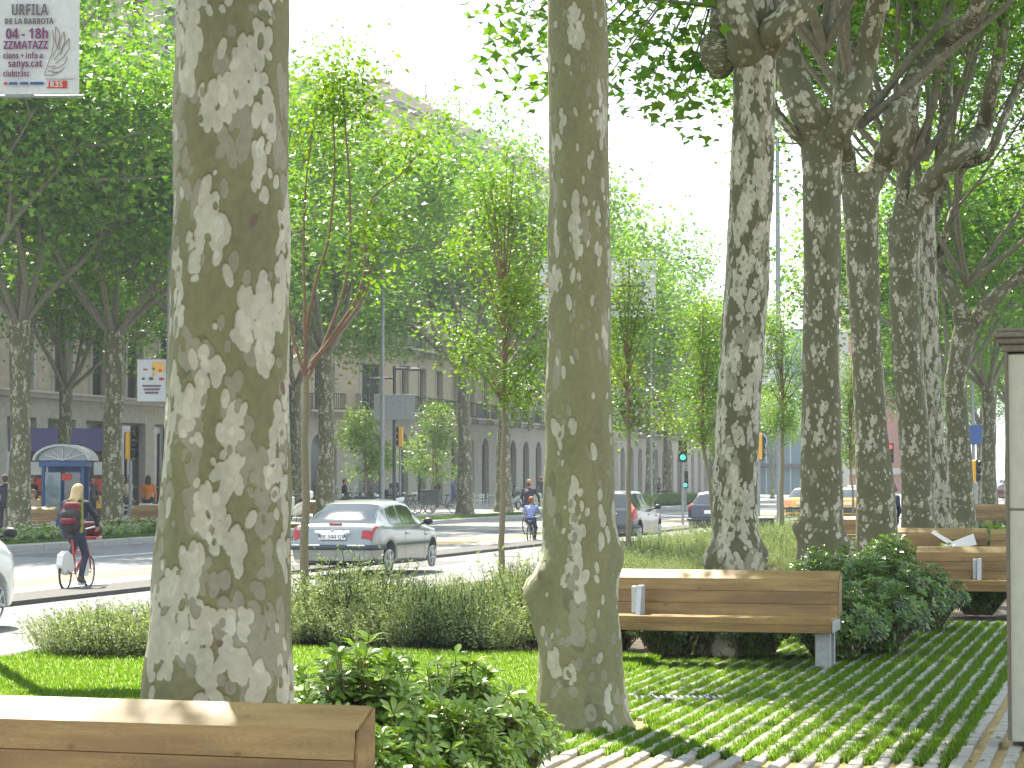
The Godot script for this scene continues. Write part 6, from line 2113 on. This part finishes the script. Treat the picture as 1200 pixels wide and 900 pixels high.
func van(paint: Material, h := 1.85, L := 4.3) -> Dictionary:
	return {"L": L, "W": 1.78, "wr": 0.32, "roof_w": 0.86, "paint": paint, "axles": [0.75, L - 0.85],
		"top": [[0.0, 0.5], [0.03, 0.9], [0.06, 1.4], [0.14, h - 0.08], [0.3, h], [2.0, h], [2.5, h - 0.07], [2.85, h - 0.35], [3.25, 1.18], [3.5, 1.06], [L - 0.25, 0.92], [L - 0.06, 0.72], [L, 0.52]],
		"plan": [[0.0, 0.92], [0.08, 0.97], [0.4, 1.0], [3.2, 1.0], [L - 0.4, 0.95], [L - 0.15, 0.84], [L, 0.65]],
		"sill": [[0.0, 0.32], [0.5, 0.25], [L - 0.4, 0.24], [L, 0.28]],
		"belt": [[0.0, 1.1], [2.0, 1.08], [3.3, 1.02], [L, 0.86]],
		"rear": [0.07, 0.13], "rear_v": 8.6, "front": [2.55, 3.18], "side_windows": [[2.0, 3.05, 2.05, 2.62]], "doors": [1.9], "mirror": [2.98, 1.16],
		"tails": [[0.04, 0.12, 0.05, 0.14, 6.0, 7.4]], "bumper": [0.5, 0.06, M.darktrim], "plate": [0.8, 0.0, 0.0]}

func vehicles() -> void:
	var y := -0.115
	var c := saloon(M.silver)
	c.plate_text = "BK 344 QV"
	var t := make_car("silver_car", "silver saloon car with a readable plate driving beyond the herb hedge", "car", c, V(-14.06, y, -38.0 - 2.12), 0.0, "cars driving on the road")
	part(Sh.new().box(V(0, 0.84, 2.105), V(0.66, 0.03, 0.03), 0.008, Basis(Vector3.RIGHT, -0.3)), "chrome_strip", M.chrome, t)
	part(Sh.new().box(V(0, 0.99, 1.92), V(0.26, 0.03, 0.03), 0.008), "high_brake_light", M.taillight, t)
	part(Sh.new().bar(V(-0.3, 1.06, 1.6), V(0.25, 1.05, 1.62), 0.02, 0.02), "rear_wiper", M.black, t)
	part(Sh.new().bar(V(0.855, 0.6, 1.0), V(0.868, 0.6, -1.0), 0.02, 0.05, 0.006), "side_moulding", M.darktrim, t)
	part(Sh.new().bar(V(-0.855, 0.6, 1.0), V(-0.868, 0.6, -1.0), 0.02, 0.05, 0.006), "side_moulding", M.darktrim, t)
	# small chevron emblem
	part(Sh.new().bar(V(-0.05, 0.86, 2.1), V(0, 0.9, 2.09), 0.012, 0.012).bar(V(0, 0.9, 2.09), V(0.05, 0.86, 2.1), 0.012, 0.012), "emblem", M.chrome, t)
	c = hatch(M.greypaint, 1.5, 4.2)
	c.tails = [[0.03, 0.34, 0.08, 0.34, 4.6, 6.6], [0.07, 0.34, 0.18, 0.44, 6.6, 8.2, M.brakelight]]
	t = make_car("grey_hatchback", "grey hatchback with its brake light lit behind the burled trunk", "car", c, V(-14.0, y, -59.3 - 2.1), 0.0, "cars driving on the road")
	part(Sh.new().box(V(0, 0.86, 2.08), V(0.7, 0.03, 0.03), 0.008), "chrome_strip", M.chrome, t)
	c = hatch(M.bluepaint, 1.43, 3.9)
	t = make_car("blue_hatchback", "dark blue hatchback waiting behind the leaning trunk", "car", c, V(-13.1, y, -70.5 - 1.95), 0.0, "cars driving on the road")
	part(Sh.new().rod(V(0, 0.92, 1.9), V(0, 0.92, 1.915), 0.055, 12), "emblem", M.chrome, t)
	# taxis: black cars with yellow doors and boot
	for q in [[V(-13.72, y, -97.0), "yellow and black taxi whose tail light shows beside the dark speckled trunk"], [V(at_z(999, 561, -96.0).x, y, -96.0), "yellow and black taxi showing its plate between two near trunks"]]:
		c = saloon(M.taxi_yellow)
		c.tails = [[0.045, 0.13, 0.045, 0.115, 6.0, 9.6, M.brakelight]]
		t = make_car("taxi", q[1], "taxi", c, q[0], 0.0, "taxis at the crossing")
		for s in [-1.0, 1.0]:
			part(car_patch(c, 0.35, 0.95, 0.5, 0.95, 4.6, 6.2, s, 0.008), "black_wing", M.blackpaint, t)
			part(car_patch(c, 2.9, 4.0, 2.9, 3.9, 4.4, 6.2, s, 0.008), "black_wing", M.blackpaint, t)
		part(car_pane(c, 1.15, 2.5, 9.2, 0.01), "roof_panel", M.whitepaint, t)
		part(Sh.new().box(V(0, 0.46, 2.14), V(1.4, 0.16, 0.08), 0.03), "lower_bumper", M.blackpaint, t)
		part(Sh.new().box(V(0, 1.49, 0.2), V(0.4, 0.1, 0.14), 0.02), "roof_sign", M.white, t)
	c = van(M.whitepaint)
	c.top = [[0.0, 0.5], [0.03, 0.9], [0.06, 1.4], [0.14, 1.87], [0.3, 1.95], [2.6, 1.95], [2.95, 1.88], [3.25, 1.6], [3.7, 1.2], [3.9, 1.1], [4.12, 0.96], [4.25, 0.74], [4.3, 0.52]]
	c.front = [3.0, 3.66]
	c.side_windows = [[2.5, 3.5, 2.55, 3.1]]
	c.mirror = [3.62, 1.16]
	make_car("white_van", "white van with only its nose and front wheel showing by the road side", "van", c, V(-14.08, y, -24.95 + 2.15), 0.0, "white vans")
	for q in [[1166, -215.0, 0.6, "white van parked far off beside the sapling"], [1186, -200.0, 1.2, "second far white van next to the pale pillar box"]]:
		var p := at_z(q[0], 561, q[1])
		make_car("white_van", q[3], "van", van(M.whitepaint), V(p.x, y, p.z), q[2], "white vans")
	var p2 := at_z(1108, 561, -150.0)
	make_car("red_car", "dark red car far off between the slim and the forked trunk", "car", hatch(M.redpaint), V(p2.x, y, p2.z), 0.4, "cars driving on the road")
	p2 = at_z(1182, 561, -190.0)
	make_car("red_car", "small dark red car in front of the far white vans", "car", hatch(M.redpaint), V(p2.x, y, p2.z), 1.0, "cars driving on the road")

func riders() -> void:
	var skin := Color(0.34, 0.19, 0.125)
	var navy := Color(0.012, 0.018, 0.035)
	var jean := Color(0.02, 0.03, 0.06)
	# woman on the red hire bicycle
	var at := V(-16.62, -0.1, -33.0)
	var b := bicycle("red hire bicycle with white wheel covers ridden along the cycle track", at, 0.1, M.bikered, 0.27, 1.0, "ridden bicycles")
	part(Sh.new().prism(PackedVector2Array([V2(-0.28, 0.42), V2(-0.22, 0.58), V2(0.0, 0.64), V2(0.2, 0.56), V2(0.29, 0.36), V2(0.18, 0.27), V2(0.0, 0.34), V2(-0.16, 0.27)]), 0.1, V(0, 0, 0.52), Basis(Vector3.FORWARD, Vector3.UP, Vector3.RIGHT)), "wheel_cover", M.white, b)
	part(Sh.new().prism(PackedVector2Array([V2(-0.26, 0.34), V2(-0.12, 0.5), V2(0.04, 0.55), V2(0.1, 0.4), V2(0.02, 0.2), V2(-0.14, 0.2)]), 0.06, V(0, 0, -0.42), Basis(Vector3.FORWARD, Vector3.UP, Vector3.RIGHT)), "wheel_cover", M.white, b)
	part(Sh.new().box(V(0, 0.83, -0.56), V(0.34, 0.04, 0.26), 0.01), "front_rack", M.bikered, b)
	var j := {"pel": V(0, 0.95, 0.2), "wai": V(0, 1.08, 0.18), "che": V(0, 1.28, 0.1), "nec": V(0, 1.43, 0.04), "hea": V(0, 1.57, 0.0), "fwd": V(0.1, -0.1, -1).normalized(),
		"shl": V(-0.18, 1.38, 0.06), "shr": V(0.18, 1.38, 0.06), "ell": V(-0.27, 1.18, -0.06), "elr": V(0.29, 1.18, -0.06), "wrl": V(-0.27, 1.04, -0.18), "wrr": V(0.27, 1.04, -0.18),
		"hil": V(-0.1, 0.93, 0.18), "hir": V(0.1, 0.93, 0.18), "knl": V(-0.12, 0.73, -0.2), "knr": V(0.12, 0.56, -0.06), "anl": V(-0.12, 0.47, 0.05), "anr": V(0.12, 0.19, 0.16), "tol": V(-0.13, 0.43, -0.12), "tor": V(0.13, 0.12, 0.02)}
	var w := person("person with fair hair and dark clothes riding the red hire bicycle", at, 0.1, j, [skin, navy, navy, jean, Color(0.08, 0.06, 0.05)], Color(0.42, 0.32, 0.17), 0.16, 1.0, 0.014, "people riding bicycles")
	part(skin_mesh([[V(-0.1, 1.42, 0.08), V(0.1, 1.42, 0.08), 0.06, 0.06, Color(0.2, 0.2, 0.03)], [V(0.1, 1.42, 0.1), V(0.15, 1.1, 0.24), 0.045, 0.04, Color(0.2, 0.2, 0.03)], [V(0.15, 1.1, 0.24), V(0.16, 0.95, 0.26), 0.04, 0.035, Color(0.22, 0.22, 0.04)]], 0.014, 0.02), "scarf", M.skin, w)
	var bp := thing("backpack", "red and black backpack worn by the fair haired cyclist", "backpack", at, 0.1)
	part(skin_mesh([[V(-0.08, 1.05, 0.33), V(0.08, 1.05, 0.33), 0.1, 0.1, Color(0.02, 0.018, 0.02)], [V(-0.07, 1.2, 0.31), V(0.07, 1.2, 0.31), 0.11, 0.11, Color(0.03, 0.02, 0.022)], [V(-0.06, 1.34, 0.25), V(0.06, 1.34, 0.25), 0.09, 0.09, Color(0.11, 0.008, 0.018)]], 0.016, 0.05), "bag", M.skin, bp)
	part(skin_mesh([[V(-0.06, 1.12, 0.43), V(0.06, 1.12, 0.43), 0.05, 0.05, Color(0.14, 0.01, 0.02)], [V(-0.12, 1.3, 0.33), V(-0.1, 1.1, 0.42), 0.02, 0.02, Color(0.2, 0.012, 0.03)], [V(0.12, 1.3, 0.33), V(0.1, 1.1, 0.42), 0.02, 0.02, Color(0.2, 0.012, 0.03)]], 0.014, 0.02), "front_pocket", M.skin, bp)
	for s in [-1.0, 1.0]:
		part(Sh.new().tube([V(s * 0.1, 1.44, 0.18), V(s * 0.12, 1.46, 0.04), V(s * 0.13, 1.36, -0.06), V(s * 0.13, 1.14, 0.02)], [0.02, 0.022, 0.02, 0.014], 6), "shoulder_strap", M.black, bp)
	var hb := thing("handlebar_bag", "dark red bag carried on the front of the red hire bicycle", "bag", at, 0.1)
	part(skin_mesh([[V(-0.08, 0.95, -0.58), V(0.1, 0.95, -0.58), 0.11, 0.11, Color(0.07, 0.008, 0.014)], [V(-0.06, 1.03, -0.56), V(0.06, 1.03, -0.56), 0.07, 0.07, Color(0.06, 0.008, 0.014)]], 0.016, 0.05), "bag", M.skin, hb)
	part(Sh.new().tube([V(-0.06, 1.04, -0.58), V(-0.05, 1.16, -0.58), V(0.05, 1.16, -0.58), V(0.06, 1.04, -0.58)], [0.012, 0.012, 0.012, 0.012], 6), "handle", M.black, hb)
	# child and man ahead
	var p := gp(623, 635, -0.1)
	var jc := {"pel": V(0, 0.78, 0.17), "wai": V(0, 0.92, 0.15), "che": V(0, 1.1, 0.1), "nec": V(0, 1.27, 0.06), "hea": V(0, 1.43, 0.04), "fwd": V(0, -0.05, -1).normalized(), "shl": V(-0.18, 1.2, 0.08), "shr": V(0.18, 1.2, 0.08), "ell": V(-0.3, 1.02, -0.08), "elr": V(0.3, 1.02, -0.08), "wrl": V(-0.28, 0.98, -0.26), "wrr": V(0.28, 0.98, -0.26),
		"hil": V(-0.1, 0.75, 0.15), "hir": V(0.1, 0.75, 0.15), "knl": V(-0.13, 0.66, -0.2), "knr": V(0.13, 0.5, -0.1), "anl": V(-0.12, 0.4, -0.02), "anr": V(0.12, 0.17, 0.08), "tol": V(-0.13, 0.36, -0.16), "tor": V(0.13, 0.1, -0.05)}
	bicycle("small dark bicycle ridden by the child", p, 0.05, M.blackpaint, 0.25, 0.72, "ridden bicycles")
	person("child with red hair and a pale blue shirt riding a small bicycle", p, 0.05, jc, [skin, Color(0.22, 0.27, 0.5), Color(0.22, 0.27, 0.5), jean, Color(0.05, 0.05, 0.05)], Color(0.24, 0.06, 0.02), 0.0, 0.82, 0.018, "people riding bicycles")
	p = gp(624, 626, -0.1)
	p.x -= 0.1
	bicycle("dark bicycle ridden by the man ahead of the child", p, 0.0, M.blackpaint, 0.33, 1.0, "ridden bicycles")
	var jm := j.duplicate()
	jm.hea = V(0, 1.6, 0.02)
	person("person with a bald crown and a dark jacket riding ahead of the child", p, 0.0, jm, [skin, Color(0.02, 0.022, 0.026), Color(0.02, 0.022, 0.026), jean, Color(0.03, 0.03, 0.03)], Color(0.06, 0.04, 0.03), 0.0, 1.02, 0.018, "people riding bicycles", true)
func V2(x: float, y: float) -> Vector2:
	return Vector2(x, y)

func pavement_life() -> void:
	var sk := Color(0.34, 0.2, 0.13)
	# [px, street x, turn, pose, phase, top, trousers, hair, long, label]
	var dark := Color(0.018, 0.018, 0.022)
	var spec := [
		[6, -33.0, 0.4, "stand", 1.0, Color(0.02, 0.025, 0.04), dark, Color(0.06, 0.04, 0.03), 0.0, "person in a navy jacket beside the far trunk near the booth"],
		[38, -34.0, 2.6, "talk", 1.0, dark, Color(0.03, 0.04, 0.07), Color(0.05, 0.035, 0.03), 0.0, "person in black standing before the blue booth"],
		[68, -33.5, 0.9, "stand", 1.0, Color(0.025, 0.02, 0.02), dark, Color(0.1, 0.055, 0.03), 0.12, "long haired person in dark clothes at the booth's corner"],
		[101, -36.0, 2.0, "talk", 1.0, Color(0.3, 0.3, 0.32), Color(0.05, 0.05, 0.06), Color(0.05, 0.04, 0.03), 0.0, "person in light grey talking behind the booth"],
		[108, -37.0, -2.0, "stand", 1.0, Color(0.06, 0.05, 0.06), dark, Color(0.08, 0.05, 0.04), 0.06, "person in charcoal facing the light grey talker"],
		[143, -34.5, -0.6, "stand", 1.0, Color(0.025, 0.025, 0.03), dark, Color(0.04, 0.03, 0.025), 0.0, "person in black behind the beige coat walker"],
		[151, -33.5, -1.6, "walk", 1.0, Color(0.42, 0.35, 0.2), Color(0.06, 0.05, 0.04), Color(0.06, 0.045, 0.035), 0.0, "walker in a beige coat beside the far plane trunk"],
		[174, -34.0, 0.2, "stand", 1.0, Color(0.6, 0.17, 0.02), Color(0.02, 0.025, 0.04), Color(0.035, 0.025, 0.02), 0.16, "dark haired person in an orange top by the cafe chairs"],
		[351, -38.0, 2.8, "stand", 1.0, Color(0.2, 0.22, 0.33), Color(0.05, 0.04, 0.035), Color(0.1, 0.06, 0.04), 0.08, "person in pale blue before the dim shop past the cream trunk"],
		[404, -34.5, -0.9, "sit", 1.0, Color(0.02, 0.02, 0.025), dark, Color(0.02, 0.02, 0.02), 0.0, "person in black sitting on a parked motorbike"],
		[462, -36.0, 0.1, "walk", -1.0, Color(0.03, 0.045, 0.08), Color(0.025, 0.03, 0.05), Color(0.05, 0.035, 0.03), 0.0, "person in dark blue by the slim dark lamp"],
		[512, -40.0, 1.2, "stand", 1.0, Color(0.05, 0.03, 0.03), dark, Color(0.04, 0.03, 0.02), 0.08, "person in maroon under the arcade"],
		[531, -36.5, -1.5, "walk", 1.0, Color(0.06, 0.09, 0.18), Color(0.05, 0.075, 0.15), Color(0.06, 0.05, 0.04), 0.0, "striding person in a blue suit by the cargo tricycle"],
		[634, -35.0, 0.3, "stand", 1.0, Color(0.03, 0.025, 0.03), Color(0.06, 0.08, 0.14), Color(0.05, 0.03, 0.02), 0.0, "tall person in dark clothes beyond the two bicycles"],
		[715, -33.0, 0.4, "stand", 1.0, Color(0.03, 0.03, 0.04), dark, Color(0.04, 0.03, 0.02), 0.0, "distant person in dark clothes past the burled trunk"],
		[772, -33.5, 2.0, "walk", 1.0, Color(0.12, 0.1, 0.1), dark, Color(0.05, 0.03, 0.02), 0.08, "distant walker by the far lamp post"],
		[783, -35.0, 2.4, "talk", 1.0, Color(0.25, 0.08, 0.06), dark, Color(0.04, 0.03, 0.02), 0.0, "distant person in red brown near the green traffic light"],
	]
	for s in spec:
		var p := at_x(s[0], 561, s[1])
		p.y = 0.0
		var o := person(s[9], p, s[2], pose(s[3], s[4]), [sk, s[5], s[5], s[6], Color(0.02, 0.02, 0.02)], s[7], s[8], 1.03 if s[3] != "sit" else 1.0, 0.026)
		if s[3] == "sit":
			o.position.y = 0.36
	var p := at_z(1047, 585, -45.0)
	person("person in navy half hidden by the swinging limb trunk", V(p.x - 0.05, 0, -45.0), 1.0, pose("stand"), [sk, Color(0.02, 0.025, 0.06), Color(0.02, 0.025, 0.06), dark, dark], Color(0.2, 0.07, 0.03), 0.05, 0.93, 0.022, "people near the trunks")
	p = at_z(1113, 585, -62.0)
	person("person in dark clothes between the slim and the forked trunk", V(p.x, -0.1, -62.0), 0.5, pose("walk"), [sk, dark, dark, dark, dark], Color(0.12, 0.04, 0.02), 0.0, 1.0, 0.024, "people near the trunks")
	# seated cafe guest on the bench by the booth
	p = at_x(57, 561, -33.0)
	person("seated person in a beige top near the bench by the booth", V(p.x, 0.02, p.z + 1.0), 2.9, pose("sit"), [sk, Color(0.34, 0.28, 0.18), Color(0.34, 0.28, 0.18), dark, dark], Color(0.12, 0.07, 0.04), 0.05, 1.0, 0.024)
	# parked motorbikes: [px, x, turn, paint, screen, box, label]
	var mb := [[348, -31.5, 0.9, M.whitepaint, false, true, "white scooter with a top box beside the cream trunk"], [402, -33.6, 2.1, M.silver, true, false, "silver scooter with a raised screen under the sitting person"], [414, -33.0, 2.4, M.bluepaint, false, false, "blue scooter second in the parked row"], [424, -32.6, 2.2, M.silver, true, false, "silver grey scooter leaning next to the blue scooter"], [437, -32.8, 2.5, M.blackpaint, false, true, "black scooter with a box next to the slim lamp post"], [452, -33.4, 2.3, M.whitepaint, false, false, "white scooter just past the slim lamp post"], [600, -33.0, 2.9, M.silver, true, true, "tall scooter with a big screen and pale top box beyond the cafe chairs"], [393, -31.6, 2.0, M.blackpaint, true, false, "black scooter nearest the pale forked trunk"], [775, -30.0, 2.0, M.silver, false, false, "distant silver scooter by the far hedge"], [768, -30.6, 1.8, M.whitepaint, true, false, "distant white scooter by the far hedge"]]
	for s in mb:
		var q := at_x(s[0], 561, s[1])
		scooter(s[6], V(q.x, 0, q.z), s[2], s[3], s[4], s[5])
	for s in [[474, -33.6, 2.0, "dark parked bicycle by the yellow traffic light"], [492, -33.4, 2.2, "dark parked bicycle beside the cargo tricycle"], [480, -34.0, 1.9, "second dark parked bicycle behind the first"]]:
		var q := at_x(s[0], 561, s[1])
		bicycle(s[3], V(q.x, 0, q.z), s[2], M.blackpaint, 0.34, 1.0, "bicycles parked on the far pavement")
	# cargo tricycle
	var q := at_x(512, 561, -33.0)
	var t := thing("cargo_tricycle", "cargo tricycle with a grey front crate parked before the arcade", "tricycle", V(q.x, 0, q.z), 1.9)
	part(Sh.new().box(V(0, 0.75, -0.35), V(0.85, 0.7, 0.9), 0.03), "crate", mat(lin(0.09, 0.1, 0.1), 0.7), t)
	part(Sh.new().box(V(0, 1.13, -0.35), V(0.9, 0.05, 0.95), 0.02), "lid", M.darkpole, t)
	bike_wheel(t, V(-0.5, 0.3, -0.35), 0.3)
	bike_wheel(t, V(0.5, 0.3, -0.35), 0.3)
	bike_wheel(t, V(0, 0.33, 0.85), 0.33)
	part(Sh.new().tube([V(0, 0.5, 0.05), V(0, 0.4, 0.4), V(0, 0.33, 0.85)], [0.03, 0.03, 0.025], 8).rod(V(0, 0.4, 0.4), V(0, 0.85, 0.5), 0.022, 8).rod(V(0, 0.7, 0.1), V(0, 1.1, 0.12), 0.02, 8), "frame", M.darkpole, t)
	part(Sh.new().tube([V(0, 0.9, 0.62), V(0, 0.9, 0.5), V(0, 0.88, 0.36)], [0.07, 0.08, 0.03], 10, true, 1.0, 0.4), "saddle", M.black, t)
	part(Sh.new().tube([V(-0.3, 1.08, 0.2), V(0, 1.12, 0.1), V(0.3, 1.08, 0.2)], [0.015, 0.015, 0.015], 6), "handlebar", M.zinc, t)
	# cafe chairs and tables
	var g := rnd(88)
	var k := 0
	for grp in [[142, 186, -31.5, 9, "beside the far plane trunk near the orange top"], [540, 570, -35.5, 5, "before the arcade next to the striding person"], [604, 648, -34.0, 5, "round the far plane tree past the arcade"]]:
		for i in grp[3]:
			var f: float = lerpf(grp[0], grp[1], (i + 0.5) / grp[3])
			q = at_x(f, 561, grp[2] - (i % 3) * 1.1)
			cafe_chair("white cafe chair " + grp[4], V(q.x, 0, q.z), g.randf() * TAU, M.white)
			if i % 3 == 1:
				cafe_table("round white cafe table " + grp[4], V(q.x + 0.7, 0, q.z + 0.4), M.white)
			k += 1
	# benches and flower beds along the far kerb
	for s in [[20, 64, -31.6, "far wooden bench near the blue booth"], [152, 186, -30.2, "far wooden bench by the cafe chairs"], [356, 412, -30.6, "far wooden bench behind the silver car"]]:
		var a := at_x((s[0] + s[1]) / 2.0, 561, s[2])
		var sc := scale_at(a)
		var half: float = (s[1] - s[0]) / sc * 0.5
		var bn := bench(s[3], a.x - half, a.x + half, a.z, [], 1.0, "wooden benches on the far pavement")
		bn.rotation.y = yaw * 0.5
	var fl := Sh.new()
	var gb := rnd(31)
	var low := bush(760, 60, 0.5, 0.42, 0.09, [Color(0.16, 0.26, 0.06), Color(0.22, 0.32, 0.08)])
	for i in 16:
		var a := gb.randf() * TAU
		var r := sqrt(gb.randf()) * 0.38
		fl.ball(V(cos(a) * r, 0.34 + gb.randf() * 0.2, sin(a) * r), V(0.03, 0.02, 0.03), 4, 6)
	var flower := fl.mesh()
	for s in [[-29.9, -27.7, -58.5, -48.0, 26, "flower bed with cream blooms along the far kerb before the bench"], [-29.9, -27.7, -64.5, -59.0, 14, "flower bed past the first one at the foot of the far plane tree"]]:
		var tb := thing("flower_bed", s[5], "flower bed", V((s[0] + s[1]) / 2, 0, (s[2] + s[3]) / 2))
		var xf := []
		for i in s[4]:
			xf.append(Transform3D(Basis(Vector3.UP, gb.randf() * TAU).scaled(Vector3.ONE * gb.randf_range(0.5, 1.0)), V(gb.randf_range(-1, 1), 0.02, gb.randf_range(s[2], s[3]) - (s[2] + s[3]) / 2)))
		scatter(low[1], M.gloss, "foliage", xf, tb)
		scatter(flower, mat(lin(0.5, 0.47, 0.3), 0.8), "blooms", xf, tb)
	var tuf := []
	for i in 5200:
		tuf.append(Transform3D(Basis(Vector3.UP, gb.randf() * TAU).scaled(V(3, 2.2, 3)), V(gb.randf_range(-28.6, -27.35), 0.0, gb.randf_range(-112.0, -44.0))))
	tag(scatter(M.tuft, M.grass, "kerb_grass", tuf), "strip of grass along the far kerb", "grass", "", "stuff")
	# hedge on the far side further on
	var hx := []
	var hm := herb(690, 70, 0.6, 0.4, [Color(0.12, 0.2, 0.05), Color(0.16, 0.24, 0.06)], 14, 0.06)
	for i in 150:
		hx.append(Transform3D(Basis(Vector3.UP, gb.randf() * TAU).scaled(Vector3.ONE * gb.randf_range(0.9, 1.4)), V(gb.randf_range(-0.9, 0.9), 0, gb.randf_range(-18, 18))))
	var ht := thing("herb_hedge", "low green hedge along the far kerb under the traffic light", "hedge", V(-28.6, 0, -132))
	scatter(hm, M.herb, "stems", hx, ht)
func _ready() -> void:
	sky_and_light()
	materials()
	M.paper = mat(lin(0.75, 0.75, 0.72), 0.8)
	setting()
	plane_row()
	near_benches()
	planting()
	young_trees()
	far_trees()
	city_materials()
	buildings()
	street_furniture()
	life_materials()
	vehicles()
	riders()
	pavement_life()
